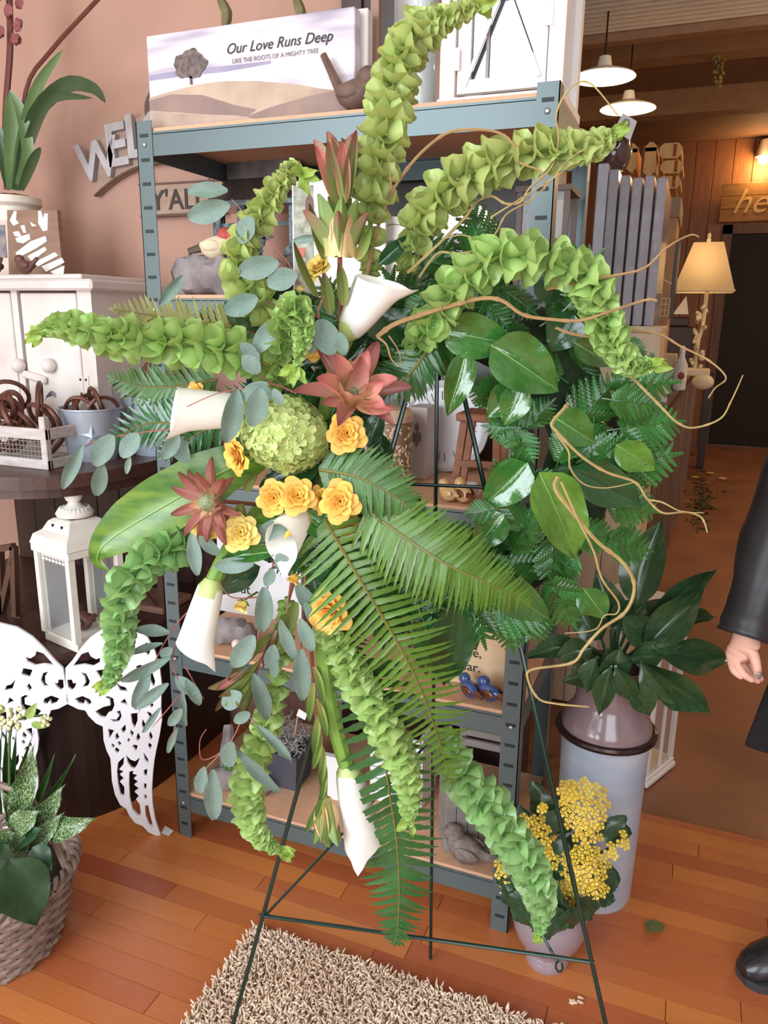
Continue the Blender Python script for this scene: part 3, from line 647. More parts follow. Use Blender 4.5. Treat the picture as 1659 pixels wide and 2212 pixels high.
solo('glass_candlestick', MB().lathe([(.03, 0), (.031, .006), (.012, .02), (.009, .05), (.014, .06), (.009, .07), (.012, .1), (.02, .12), (.026, .2), (.027, .3), (.024, .3), (.022, .2), (0, .11)], 20, (vx, 1.60, zt)), m_vglass, 'clear glass candlestick vase standing in front of the wood framed hurricane', 'vase')
solo('glass_vase', MB().lathe([(.035, 0), (.037, .01), (.037, .34), (.034, .34), (.034, .015), (0, .012)], 22, (vx-.035, 1.70, zt+.012)), m_vglass, 'clear glass cylinder vase inside the wood framed hurricane', 'vase')
# white lantern with crossed panes
Lq = thing('crossed_pane_lantern', 'large white wooden lantern with crossed muntins reflecting the shop window', 'lantern', (-.37, 1.7, zt))
la, lb, Yl2, Yb2 = pY(972, 120, 1.62).x, pY(1204, 120, 1.62).x, 1.62, 1.80; lh = .46
m_lan = mat('white_lantern_paint', (238, 230, 226), .45, var=.03)
for x in (la, lb):
    for yv in (Yl2, Yb2): part('post', MB().box((x-.015, yv-.015, zt), (x+.015, yv+.015, zt+lh)), m_lan, Lq, False)
part('base', MB().cbox((la-.02, Yl2-.02, zt), (lb+.02, Yb2+.02, zt+.022), .003), m_lan, Lq, False)
part('roof', MB().cbox((la-.03, Yl2-.03, zt+lh), (lb+.03, Yb2+.03, zt+lh+.03), .005), m_lan, Lq, False)
b = MB(); z0, z1 = zt+.03, zt+lh-.02
b.box((la+.019, Yl2-.008, z0), (la+.045, Yl2+.008, z1)).box((lb-.045, Yl2-.008, z0), (lb-.019, Yl2+.008, z1)).box((la+.045, Yl2-.008, z0), (lb-.045, Yl2+.008, z0+.024)).box((la+.045, Yl2-.008, z1-.024), (lb-.045, Yl2+.008, z1))
dr = part('door', b, m_lan, Lq, False)
m_mpane = mat('window_reflecting_pane', (150, 158, 166), .02, .85, rgb2=(120, 122, 124), scale=6, stretch=(14, 14, .8))
part('pane', MB().box((la+.045, Yl2+.002, z0+.024), (lb-.045, Yl2+.004, z1-.024)), m_mpane, dr, False)
for p, q in ((V((la+.035, Yl2-.011, z0+.012)), V((lb-.04, Yl2-.011, z0+.33))), (V((lb-.03, Yl2-.016, z0+.016)), V((la+.045, Yl2-.016, z0+.33)))): part('muntin', MB().bar(p, q, .007, .005, (0, 1, 0)), m_lan, dr, False)
part('muntin', MB().box(((la+lb)/2-.032, Yl2-.003, z0+.024), ((la+lb)/2-.026, Yl2+.001, z1-.024)), mat('grey_mullion', (140, 128, 128), .5), dr, False)
for x, zz in ((la+.017, .07), (lb-.017, .13)): part('hinge', MB().box((x-.008, Yl2-.019, zt+zz), (x+.008, Yl2-.015, zt+zz+.04)), m_lan, Lq, False)
part('side_pane', MB().box((lb-.002, Yl2+.015, zt+.03), (lb+.002, Yb2-.015, zt+lh)), m_glass, Lq, False)
part('muntin', MB().bar(V((lb+.004, Yl2+.015, zt+.05)), V((lb+.004, Yb2-.015, zt+.4)), .008, .005, (1, 0, 0)), m_lan, Lq, False)
# dried stem above the canvas (hanging)
m_drst = mat('dried_green_stem', (126, 116, 76), .7, rgb2=(98, 84, 56), scale=30)
solo('hanging_dried_stem', MB().tube(spline([pY(u, v, 1.9) for u, v in ((470, -60), (478, 0), (490, 30), (484, 70))], 8), [.006, .008, .01, .012, .014, .015, .014, .01, .006], 8), m_drst, 'dried green stem hanging behind the left end of the tree canvas', 'dried stem')
solo('hanging_dried_stem', MB().tube(spline([pY(u, v, 1.9) for u, v in ((640, -60), (642, 0), (650, 30), (646, 70))], 8), [.006, .008, .01, .012, .014, .014, .012, .01, .006], 8), m_drst, 'dried green stem hanging behind the middle of the tree canvas', 'dried stem')

# ---- second shelf from top
z4 = SH[3]
m_mos = mat('dark_mirror_mosaic', (120, 138, 146), .2, .6, rgb2=(40, 44, 46), scale=60); m_tin = mat('aged_dark_tin', (70, 62, 58), .5, .4, rgb2=(96, 88, 84), scale=20)
Ml = thing('mosaic_lantern', 'dark tin house lantern with mosaic panes and leaf openwork on the second shelf', 'lantern', (-1.1, 1.86, z4))
Yw = 1.84; a_ = pY(478, 600, Yw).x; b2 = pY(640, 600, Yw).x; ze = pY(560, 445, Yw).z
fm = .012
for x in (a_, b2):
    for yv in (Yw, Yw+.12): part('post', MB().box((x-fm, yv-fm, z4), (x+fm, yv+fm, ze)), m_mos, Ml, False)
part('eave', MB().box((a_-.03, Yw-.03, ze), (b2+.03, Yw+.15, ze+.012)), m_mos, Ml, False)
zr = pY(560, 342, Yw).z
rf = MB(); q0 = [V((a_-.025, Yw-.025, ze+.012)), V((b2+.025, Yw-.025, ze+.012)), V((b2+.025, Yw+.145, ze+.012)), V((a_-.025, Yw+.145, ze+.012))]; q1 = [V((a_+.01, Yw+.03, zr-.04)), V((b2-.02, Yw+.03, zr-.04)), V((b2-.02, Yw+.09, zr-.04)), V((a_+.01, Yw+.09, zr-.04))]
rf.add(q0+q1, [(i, (i+1) % 4, 4+(i+1) % 4, 4+i) for i in range(4)]+[(4, 5, 6, 7)]); part('roof', rf, m_tin, Ml, False)
part('roof_cap', MB().box((a_+.01, Yw+.03, zr-.04), (b2-.02, Yw+.09, zr)), mat('galvanised_cap', (120, 112, 110), .5, .4, rgb2=(84, 76, 74), scale=30), Ml, False)
part('window_bar', MB().box((a_+fm, Yw-.004, ze-.05), (b2-fm, Yw+.004, ze-.04)).box(((a_+b2)/2-.004, Yw-.004, z4+.03), ((a_+b2)/2+.004, Yw+.004, ze)), m_mos, Ml, False)
part('base', MB().box((a_-.02, Yw-.02, z4), (b2+.02, Yw+.14, z4+.03)), m_mos, Ml, False)
for k in range(14):
    p = V((rnd(a_+.02, b2-.02), Yw-.006, rnd(z4+.05, z4+.16))); a = rnd(0, 6.28); d_ = V((math.cos(a), 0, math.sin(a)))*.024; s_ = V((-d_.z, 0, d_.x))*.4
    part('openwork_leaf', MB().prism([p-d_, p-s_, p+d_, p+s_], (0, .003, 0)), m_mos, Ml, False)
# birds on a log
m_log = mat('grey_driftwood', (156, 146, 146), .8, rgb2=(108, 98, 98), scale=14, bump=.6, bscale=35)
def logm(c, L, r, n=14, m=18):
    b = MB(); vs_ = []; fs = []
    for i in range(m+1):
        t = i/m; x = (t-.5)*L; k = (1-abs(2*t-1)**6)*.9+.1
        for j in range(n):
            a = 2*math.pi*j/n; rr = r*k*(1+.14*math.sin(3*a+t*9)+.1*math.sin(7*a+t*23)+rnd(-.05, .05)); vs_.append(c+V((x, rr*math.cos(a), max(-r*.75, rr*math.sin(a))+r*.75)))
    for i in range(m):
        for j in range(n): fs.append((i*n+j, i*n+(j+1) % n, (i+1)*n+(j+1) % n, (i+1)*n+j))
    fs += [tuple(range(n)), tuple(range(m*n, m*n+n))]; return b.add(vs_, fs)
lc = pY(455, 632, 1.61); lc.z = z4
solo('driftwood_log', logm(lc, .20, .052), m_log, 'grey driftwood log with perched finches on the second shelf', 'log')
m_fin = mat('cream_finch', (222, 208, 178), .6, rgb2=(196, 176, 140), scale=30, bump=.2); m_red = mat('red_finch_cap', (190, 82, 76), .6, rgb2=(160, 60, 58), scale=20); m_dkf = mat('dark_finch_wing', (86, 70, 58), .6)
for (u, v, yw_, lb_, up) in ((468, 545, 0, 'cream finch figurine with pink head, left one on the driftwood log', .08), (515, 548, 2.4, 'cream finch figurine facing away, right one on the driftwood log', .08)):
    p = pY(u, v, 1.61); p.z = z4+up; bird('finch_figurine', lb_, p, .075, m_fin, yw_+.3, m_dkf, 'finches on the driftwood log', m_tail=m_dkf, m_head=m_red, tail=-.2)
p = pY(580, 632, 1.575); p.z = z4; bird('finch_figurine', 'round red faced finch figurine sitting at the right foot of the log', p, .085, m_fin, 2.9, m_dkf, None, m_head=m_red, tail=.2)
# verse card
Cd = thing('verse_card', 'white verse card with bird and flower pot picture behind the leucadendron', 'card', pY(735, 640, 1.68)); ORG[Cd].z = z4; Cd.location.z = z4
ca, cb_ = pY(632, 500, 1.68), pY(832, 500, 1.68); ctz = pY(640, 392, 1.68).z
part('card', MB().box((ca.x, 1.68, z4), (cb_.x, 1.69, ctz)), mat('white_card', (232, 226, 224), .6, var=.02), Cd, False)
part('picture_strip', MB().box((ca.x+.004, 1.6785, z4+.005), (ca.x+.055, 1.68, ctz-.01)), mat('lichen_bark_print', (196, 196, 182), .6, rgb2=(120, 124, 104), scale=50), Cd, False)
pc_ = pY(668, 445, 1.677); part('printed_bird', MB().ball(pc_, .018, 10, 6, (.6, .05, 1.3)), mat('printed_bird_brown', (120, 92, 82), .6), Cd)
pc_ = pY(650, 545, 1.677); part('printed_pot', MB().prism([pc_+V((-.012, 0, .01)), pc_+V((.012, 0, .01)), pc_+V((.009, 0, -.012)), pc_+V((-.009, 0, -.012))], (0, .001, 0)), mat('printed_terracotta', (196, 110, 92), .6), Cd, False)
for k, tx in enumerate(('not the', 'for a')): lettering('lettering', tx, .013, pY(706, 470+k*22, 1.6785), EX, EZ, m_ink, Cd, .0002)
# white plates
m_plate = mat('cream_plate_glaze', (226, 220, 208), .35, var=.03); m_gry = mat('grey_motif', (150, 142, 150), .6)
for (u, v, r, Y, lb_) in ((850, 545, .075, 1.72, 'round cream plate with grey roof motif left of the upright bells'), (985, 580, .105, 1.76, 'larger round cream plate with grey motif behind the wreath top')):
    p = pY(u, v, Y); p.z = max(p.z, z4+r); R = Matrix.Translation(p) @ Matrix.Rotation(math.radians(83), 4, 'X')
    t = thing('round_plate', lb_, 'plate', V((p.x, Y, z4))); part('disc', MB().lathe([(0, 0), (r*.75, 0), (r, .01), (r, .016), (r*.75, .006), (0, .006)], 36, M=R), m_plate, t)
    part('motif', MB().prism([R @ V(q) for q in ((-r*.5, -r*.05, .0085), (-r*.45, r*.2, .0085), (r*.0, r*.35, .0085), (r*.45, r*.2, .0085), (r*.5, -r*.05, .0085))], R.to_3x3() @ V((0, 0, -.002))), m_gry, t, False)
    part('rim_line', MB().tube([R @ V((r*.8*math.cos(a*.2618), r*.8*math.sin(a*.2618), .0085)) for a in range(25)], .0012, 4), mat('brown_rim_line', (140, 120, 100), .6), t)
# dark wooden lanterns at the right end
m_dl = mat('dark_brown_lantern_wood', (92, 66, 56), .5, rgb2=(70, 50, 44), scale=8)
def boxlant(name, label, x0, x1, y0, y1, z0, z1, m, t_=.012, mid=True, pane=m_glass):
    t = thing(name, label, 'lantern', ((x0+x1)/2, (y0+y1)/2, z0))
    for x in (x0, x1-t_):
        for yv in (y0, y1-t_): part('post', MB().box((x, yv, z0), (x+t_, yv+t_, z1)), m, t, False)
    part('base', MB().box((x0-.004, y0-.004, z0), (x1+.004, y1+.004, z0+t_)), m, t, False)
    part('top', MB().box((x0-.004, y0-.004, z1-t_), (x1+.004, y1+.004, z1)), m, t, False)
    if mid: part('cross_rail', MB().box((x0, y0, (z0+z1)/2-t_/2), (x1, y0+t_*.8, (z0+z1)/2+t_/2)).box((x1-t_*.8, y0, (z0+z1)/2-t_/2), (x1, y1, (z0+z1)/2+t_/2)), m, t, False)
    part('pane', MB().box((x0+t_, y0+t_*.3, z0+t_), (x1-t_, y0+t_*.5, z1-t_)), pane, t, False)
    return t
boxlant('dark_wood_lantern', 'dark brown glazed lantern behind the right shelf post on the second shelf', -.4, -.285, 1.8, 1.93, z4, z4+.24, m_dl)
m_bead = mat('silver_bead', (220, 220, 222), .2, .8)
for x, lb_ in ((pY(1031, 500, 1.72).x, 'silver bead string hanging left of the dark wood lantern'),):
    b = MB()
    for k in range(34): b.ball((x, 1.70, z4+.01+k*.0075), .003, 6, 4)
    solo('bead_string', b, m_bead, lb_, 'bead string')

# ---- middle shelf (seen through the wreath)
z3 = SH[2]
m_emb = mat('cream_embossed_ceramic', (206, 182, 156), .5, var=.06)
cpx = pY(838, 1060, 1.70); pr = .056; ph = pY(838, 905, 1.70).z-z3
Em = thing('embossed_canister', 'cream ceramic canister with pierced leafy relief seen through the wreath', 'canister', V((cpx.x, 1.70, z3)))
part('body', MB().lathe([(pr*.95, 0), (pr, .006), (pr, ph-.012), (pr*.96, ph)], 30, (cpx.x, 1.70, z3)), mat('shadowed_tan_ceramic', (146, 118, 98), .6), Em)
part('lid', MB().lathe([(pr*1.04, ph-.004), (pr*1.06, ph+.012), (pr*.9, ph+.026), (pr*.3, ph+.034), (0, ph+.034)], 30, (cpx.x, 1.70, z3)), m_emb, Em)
lfm = MB().ball((0, 0, 0), 1, 6, 4, (1, .4, .45)).mesh('relief_leaf', m_emb)
for k in range(230):
    a = rnd(math.pi*.95, math.pi*2.25); zz = rnd(.006, ph-.014); p = V((cpx.x+pr*math.cos(a), 1.70+pr*math.sin(a), z3+zz)); nrm = V((math.cos(a), math.sin(a), 0)); tn = V((-nrm.y, nrm.x, 0)); q = rnd(0, 3.14)
    x = tn*math.cos(q)+EZ*math.sin(q); inst('relief_leaf', lfm, frame(x, nrm, x.cross(nrm), p, (.0065, .0065, .0065)), Em)
bx = thing('boxed_figurine', 'white gift box with grey angel print between canister and clock', 'box', V((pY(903, 1030, 1.80).x, 1.80, z3)))
xa, xb = pY(880, 950, 1.78).x, pY(921, 950, 1.78).x; zz1 = pY(905, 880, 1.78).z
part('carton', MB().box((xa, 1.78, z3), (xb, 1.87, zz1)), mat('white_carton', (214, 206, 206), .5, var=.03), bx, False)
pm = V(((xa+xb)/2, 1.779, (z3+zz1)/2+.01)); mg = mat('grey_angel_print', (140, 126, 128), .6)
part('print', MB().ball(pm+V((0, 0, .03)), .006, 8, 5, (1, .1, 1.8)).ball(pm, .011, 8, 6, (.5, .08, 1.9)).ball(pm+V((-.008, 0, .005)), .01, 8, 5, (.4, .08, 1.4)).ball(pm+V((.008, 0, .005)), .01, 8, 5, (.4, .08, 1.4)), mg, bx)
ck = pY(962, 895, 1.90); cr2 = .118; ck.z = z3+cr2
Ck = thing('white_clock', 'large round white clock face with thin dark numerals seen through the wreath', 'clock', V((ck.x, 1.9, z3)))
R = Matrix.Translation(ck) @ Matrix.Rotation(math.radians(86), 4, 'X')
part('case', MB().lathe([(0, -.01), (cr2*.9, -.01), (cr2, 0), (cr2, .012), (cr2*.9, .02), (cr2*.84, .012), (0, .012)], 44, M=R), mat('white_enamel', (228, 228, 232), .4, var=.02), Ck)
for k in range(12):
    a = k*math.pi/6; 
    for o_ in (-.006, .006):
        d_ = V((math.sin(a), math.cos(a), 0)); s_ = V((d_.y, -d_.x, 0)); part('numeral_stroke', MB().bar(R @ (d_*cr2*.58+s_*o_+V((0, 0, .0135))), R @ (d_*cr2*.76+s_*o_*1.4+V((0, 0, .0135))), .0016, .001), m_ink, Ck, False)
m_stw = mat('orange_brown_stool_wood', (160, 104, 74), .5, rgb2=(132, 82, 58), scale=8, stretch=(1, 6, 6))
St = thing('mini_stool', 'small orange brown wooden step stool seen through the wreath', 'stool', V((pY(1040, 1050, 1.66).x, 1.66, z3)))
Ys = 1.64
a1, a2, a3, a4 = pY(990, 890, Ys), pY(1110, 890, Ys), pY(985, 1045, Ys), pY(1075, 1045, Ys)
part('seat', MB().cbox((a1.x, Ys-.02, a1.z-.018), (a2.x+.02, Ys+.1, a1.z), .003), m_stw, St, False)
for (u0, u1) in ((1005, 980), (1075, 1072)):
    for yo in (0, .07): part('leg', MB().bar(pY(u0, 900, Ys)+V((0, yo, 0)), V((pY(u1, 1045, Ys).x, Ys+yo, z3)), .016, .014, (0, 1, 0)), m_stw, St, False)
part('rung', MB().bar(pY(988, 1000, Ys-.004), pY(1072, 1005, Ys-.004), .012, .014), m_stw, St, False)
m_yc = mat('honey_glaze', (206, 160, 92), .15, rgb2=(222, 196, 150), scale=14, coat=.6); m_bgl = mat('brown_glaze', (96, 46, 26), .15, coat=.6)
for k, (u, v, s_, lb_) in enumerate(((968, 1078, .05, 'glossy honey glazed bird, paler one of the pair seen through the wreath'), (1000, 1080, .055, 'glossy honey glazed bird with brown wing seen through the wreath'))):
    p = pY(u, v, 1.57); p.z = z3; bird('ceramic_bird', lb_, p, s_, m_yc, 2.6-.3*k, None, 'honey glazed birds', m_tail=m_bgl if k else m_yc, tail=.0, m_wing=m_bgl if k else None)
p = pY(1015, 1030, 1.62); p.z = z3
Mg = thing('white_mug', 'small white mug with black mark under the little stool', 'mug', p)
part('cup', MB().lathe([(.014, 0), (.016, .004), (.017, .034), (.0155, .034), (.014, .006), (0, .006)], 18, p), mat('white_glaze', (232, 230, 230), .25), Mg)
part('mark', MB().ball(p+V((.004, -.0165, .02)), .005, 8, 5, (1, .2, 1)), m_ink, Mg)
part('handle', MB().tube([p+V((.016+.008*math.sin(a*.5), 0, .018+.009*math.cos(a*.5))) for a in range(7)], .002, 5), mat('white_glaze', (232, 230, 230), .25), Mg)
gp = pY(1105, 990, 1.8)
solo('glass_jar', MB().lathe([(.03, 0), (.034, .01), (.034, .07), (.024, .085), (.024, .1), (.022, .1), (.022, .085), (.03, .07), (.03, .012), (0, .012)], 20, (gp.x, 1.85, z3)), m_vglass, 'clear glass jar behind the little stool', 'jar')

# ---- fourth shelf
z2 = SH[1]
m_wsign = mat('white_sign_paint', (232, 230, 232), .55, var=.02)
Bs = thing('quote_sign', 'white quote sign with black serif words behind eucalyptus, reading but', 'sign', V((pY(560, 1400, 1.8).x, 1.8, z2)))
xa, xb = pY(472, 1250, 1.8).x, pY(650, 1250, 1.8).x; zz1 = pY(560, 1165, 1.8).z
part('board', MB().box((xa, 1.8, z2), (xb, 1.815, zz1)), m_wsign, Bs, False)
lettering('lettering', 'but', .042, pY(523, 1281, 1.7985), EX, EZ, m_ink, Bs, .0003); lettering('lettering', 'n', .05, pY(630, 1318, 1.7985), EX, EZ, m_ink, Bs, .0003)
lc = pY(505, 1400, 1.62); lc.z = z2; solo('driftwood_log', logm(lc, .14, .036), m_log, 'grey driftwood lump in front of the white quote sign', 'log')
m_prl = mat('pearly_egg', (222, 200, 190), .25, var=.05)
for k, (u, v) in enumerate(((518, 1388), (560, 1372), (545, 1392))):
    p = pY(u, v, 1.60); solo('pearl_egg', MB().ball((p.x, 1.585, z2+.014), .014, 12, 8, (1, 1, 1.0)), m_prl, 'small pearly pink egg beside the driftwood lump', 'egg', None, 'pearly eggs on the fourth shelf')
Es = thing('wood_verse_board', 'pale wooden verse board ending in ear beside the blue birds', 'sign', V((pY(1060, 1500, 1.625).x, 1.625, z2)))
xa, xb = pY(960, 1450, 1.625).x, pY(1096, 1450, 1.625).x; zz1 = pY(1060, 1330, 1.625).z
part('board', MB().cbox((xa, 1.625, z2), (xb, 1.645, zz1), .003), mat('pale_birch_board', (226, 196, 160), .55, rgb2=(212, 178, 140), scale=5, stretch=(1, 6, 6)), Es, False)
lettering('lettering', 'ear.', .032, pY(1016, 1449, 1.6235), EX, EZ, m_ink, Es, .0003); lettering('lettering', 'e,', .032, pY(1030, 1420, 1.6235), EX, EZ, m_ink, Es, .0003)
m_blu = mat('blue_glaze', (66, 92, 150), .12, rgb2=(46, 66, 122), scale=16, coat=.7)
for k, (u, v, s_, yw_, lb_) in enumerate(((1012, 1505, .055, 2.5, 'glossy blue ceramic bird half hidden by a dark leaf'), (1055, 1527, .058, 2.7, 'glossy blue ceramic bird with brown breast in front of verse board'))):
    p = pY(u, v, 1.57); p.z = z2; bird('ceramic_bird', lb_, p, s_, m_blu, yw_, None, 'blue glazed birds', m_tail=m_bgl, tail=-.1, m_wing=m_bgl)

# ---- bottom shelf
z1s = SH[0]
lc = pY(520, 1745, 1.61); lc.z = z1s
Dl = thing('succulent_log', 'pale driftwood log planter with small succulents on the bottom shelf', 'planter', lc)
part('log', logm(lc, .20, .03), m_log, Dl)
part('branch', MB().tube(spline([lc+V((-.05, .02, .04)), lc+V((-.055, .02, .09)), lc+V((-.045, .02, .14)), lc+V((-.05, .03, .17))], 8), [.022, .02, .018, .017, .017, .016, .016, .015, .012], 8), m_log, Dl)
m_suc = mat('green_succulent', (96, 138, 78), .45, rgb2=(70, 112, 76), scale=20)
for (dx, rr) in ((-.03, .02), (.0, .018), (.045, .022)):
    c = lc+V((dx, -.008, .058)); b = MB()
    for k in range(12):
        a = k*2.4; e = .3+.05*k; d_ = V((math.cos(a)*math.cos(e), math.sin(a)*math.cos(e), math.sin(e))); b.tube([c, c+d_*rr*.6, c+d_*rr], [.004, .006, .0008], 5)
    part('succulent', b, m_suc, Dl)
pp = pY(625, 1715, 1.70); pp.z = z1s
Pt = thing('moss_pot', 'dark square pot of grey curly moss with price tag on the bottom shelf', 'planter', pp)
b = MB(); h_ = .11
cs = ((-1, -1), (1, -1), (1, 1), (-1, 1)); q0 = [pp+V((x*.045, y_*.045, 0)) for x, y_ in cs]; q1 = [pp+V((x*.055, y_*.055, h_)) for x, y_ in cs]; q2 = [pp+V((x*.05, y_*.05, h_)) for x, y_ in cs]; q3 = [pp+V((x*.048, y_*.048, h_-.02)) for x, y_ in cs]
b.add(q0+q1+q2+q3, [(3, 2, 1, 0)]+[(i, (i+1) % 4, 4+(i+1) % 4, 4+i) for i in range(4)]+[(4+i, 4+(i+1) % 4, 8+(i+1) % 4, 8+i) for i in range(4)]+[(8+i, 8+(i+1) % 4, 12+(i+1) % 4, 12+i) for i in range(4)]+[(12, 13, 14, 15)])
part('pot', b, mat('charcoal_pot', (74, 74, 84), .6, var=.1), Pt, False)
b = MB()
for k in range(260):
    c = pp+V((rnd(-.05, .05), rnd(-.05, .05), h_+rnd(-.01, .055))); P = [c]
    for j in range(4): P.append(P[-1]+rv(.012))
    b.tube(P, .0011, 3, False)
mo = part('moss', b, mat('grey_curly_moss', (170, 164, 160), .9, var=.2), Pt); mo['kind'] = 'stuff'
tg = pY(650, 1548, 1.66); part('price_tag', MB().prism([tg+V((-.014, 0, .0)), tg+V((.012, 0, -.008)), tg+V((.02, 0, .012)), tg+V((-.006, 0, .022))], (0, .001, 0)), mat('white_paper', (232, 232, 234), .6, var=.02), Pt, False)
part('tag_stick', MB().tube([tg+V((-.01, 0, 0)), tg+V((-.03, .02, -.07))], .002, 5), m_pboard, Pt)
wb = pY(712, 1640, 1.66); wb.z = z1s
solo('white_booklet', MB().cbox((wb.x-.03, 1.66, z1s), (wb.x+.05, 1.68, z1s+.13), .002), m_wsign, 'small white upright booklet behind the green calla stem', 'card', None, None, False)
wb = pY(850, 1760, 1.7)
Wb = thing('white_slat_box', 'white slatted box hidden behind the hanging dark fern', 'box', V((wb.x, 1.72, z1s)))
for k in range(6): part('slat', MB().cbox((wb.x-.07, 1.70, z1s+.002+k*.035), (wb.x+.07, 1.712, z1s+.033+k*.035), .002), m_wsign, Wb, False)
for xo in (-.075, .065): part('side', MB().box((wb.x+xo, 1.712, z1s), (wb.x+xo+.01, 1.84, z1s+.21)), m_wsign, Wb, False)
m_gw = mat('weathered_grey_wood', (150, 142, 136), .75, rgb2=(118, 110, 106), scale=7, stretch=(1, 1, 7))
cpt = pY(1000, 1875, 1.64); cpt.z = z1s
Mb_ = Matrix.Translation(cpt) @ Matrix.Rotation(math.radians(28), 4, 'Z')
Bl = thing('grey_wood_block', 'weathered grey wooden block with angled top behind the grey bird', 'block', cpt)
for k in range(4): part('plank', MB().cbox((-.06+k*.0285, -.045, 0), (-.0325+k*.0285, .045, .2-.012*k), .002, Mb_), m_gw, Bl, False)
m_gb = mat('speckled_grey_bird', (140, 126, 118), .75, rgb2=(98, 86, 80), scale=70, bump=.3, bscale=80)
p = pY(1000, 1892, 1.56); p.z = z1s; bird('stone_bird', 'speckled grey brown stone bird lying on the bottom shelf', p, .095, m_gb, math.pi-.15, tail=.05)
Sc = thing('slatted_grey_stand', 'small grey slatted wooden stand at the right of the bottom shelf', 'stand', V((-.37, 1.82, z1s)))
for k in range(5): part('slat', MB().cbox((-.47, 1.76+k*.004, z1s+.19+k*.028), (-.33, 1.772+k*.004, z1s+.21+k*.028), .002), m_gw, Sc, False)
for x in (-.475, -.335): part('leg', MB().box((x, 1.775, z1s), (x+.018, 1.80, z1s+.34)), m_gw, Sc, False)

# =================================================================== ANGEL WINGS
m_wing = mat('white_enamelled_board', (232, 230, 236), .5, var=.02)
WY = 1.865
def WP(x, y_):
    p = pc(x/3.0714, 1340+y_/3.0714, WY); return (p.dot(lr), p.z)
w_out = [(437, 312), (480, 265), (540, 180), (600, 110), (690, 50), (800, 25), (900, 45), (980, 110), (1030, 200), (1060, 300), (1075, 420), (1070, 560), (1076, 660), (1060, 760), (1040, 850), (1025, 930), (1015, 1020), (1010, 1120), (1015, 1220), (1030, 1310), (1055, 1390), (1070, 1420), (1040, 1425), (985, 1400), (950, 1360), (900, 1340), (860, 1290), (840, 1245), (800, 1220), (765, 1150), (745, 1060), (740, 960), (735, 910), (710, 860), (690, 790), (685, 700), (640, 680), (590, 630), (570, 595), (520, 585), (470, 560), (445, 548)]
w_hol = [[(490, 297), (545, 220), (590, 205), (605, 235), (640, 255), (668, 245), (665, 275), (620, 300), (560, 288)], [(540, 340), (575, 350), (600, 400), (585, 435), (550, 437), (572, 410), (565, 370)], [(449, 390), (480, 390), (490, 415), (510, 410), (500, 440), (480, 460), (455, 440)],
         [(500, 515), (550, 498), (600, 520), (612, 545), (590, 558), (565, 528), (560, 555), (525, 545)], [(635, 600), (690, 570), (735, 560), (730, 520), (700, 505), (720, 498), (755, 515), (762, 560), (745, 600), (720, 610), (700, 642), (670, 635)], [(735, 650), (775, 655), (795, 628), (775, 600), (800, 595), (810, 630), (792, 668), (755, 670)],
         [(720, 715), (760, 725), (745, 750), (728, 780)], [(805, 720), (835, 685), (838, 720), (820, 745)], [(870, 615), (915, 610), (915, 660), (895, 710), (878, 680)], [(780, 740), (795, 770), (775, 790), (765, 765)], [(745, 810), (765, 825), (755, 845), (742, 830)], [(790, 795), (808, 810), (795, 830), (783, 812)], [(775, 836), (798, 857), (780, 878), (762, 857)],
         [(870, 720), (890, 740), (880, 770), (866, 745)], [(855, 775), (867, 790), (855, 805), (845, 790)], [(920, 740), (934, 770), (915, 800), (905, 775)], [(890, 820), (917, 825), (905, 865), (880, 830)], [(840, 890), (870, 920), (900, 930), (932, 905), (910, 960), (890, 982), (870, 970), (850, 940)],
         [(785, 940), (826, 900), (822, 950), (793, 985), (825, 997), (798, 1018), (826, 1042), (798, 1065), (828, 1100), (828, 1165), (800, 1150), (785, 1080), (778, 1000)], [(860, 1000), (888, 992), (883, 1012), (915, 1022), (890, 1045), (920, 1065), (893, 1085), (925, 1110), (895, 1132), (925, 1160), (905, 1182), (930, 1215), (938, 1290), (915, 1290), (880, 1250), (862, 1170), (858, 1080)],
         [(955, 870), (987, 920), (985, 945), (962, 920)], [(955, 990), (980, 980), (976, 1030), (958, 1020)], [(958, 1075), (975, 1080), (972, 1120), (957, 1110)], [(960, 1150), (976, 1155), (978, 1180), (960, 1180)], [(965, 1225), (985, 1220), (1000, 1290), (1020, 1370), (990, 1350), (968, 1290)],
         [(850, 150), (890, 90), (905, 140), (880, 205), (860, 190)], [(940, 180), (975, 140), (1000, 200), (985, 230), (960, 205)], [(975, 340), (1010, 330), (1032, 400), (1022, 440), (1000, 400), (985, 420)], [(765, 395), (800, 430), (835, 440), (852, 470), (800, 462)], [(680, 420), (700, 440), (690, 470), (668, 450)], [(800, 540), (830, 515), (852, 560), (828, 550)],
         [(905, 300), (940, 290), (950, 350), (925, 380)], [(985, 480), (1000, 520), (1022, 560), (1005, 577), (985, 530)], [(975, 600), (1005, 610), (1017, 650), (995, 642)], [(950, 650), (970, 690), (955, 720), (942, 690)], [(1000, 730), (1016, 765), (1002, 792), (990, 760)], [(990, 805), (1010, 822), (1000, 852), (984, 832)], [(640, 330), (700, 320), (720, 360), (670, 380)]]
jx, jz = WP(440, 430); Jp = lr*jx+V((-sy, cy, 0))*WY
Wg = thing('angel_wings', 'pair of white cut-out angel wings with scroll openings leaning on the console', 'wall decor', V((Jp.x, Jp.y, 0)))
nb = V((sy, -cy, 0))
def mir(pl): return [(2*jx-x, z) for x, z in pl]
for nm, f_ in (('wing', lambda pl: [WP(*q) for q in pl]), ('wing', lambda pl: mir([WP(*q) for q in pl]))):
    o2 = [(x-jx, z) for x, z in f_(w_out)]; h2 = [[(x-jx, z) for x, z in f_(h)] for h in w_hol]
    inst(nm, poly2d('wing', o2, h2, m_wing, .007), frame(lr, EZ, lr.cross(EZ), V((Jp.x, Jp.y, 0))), Wg)
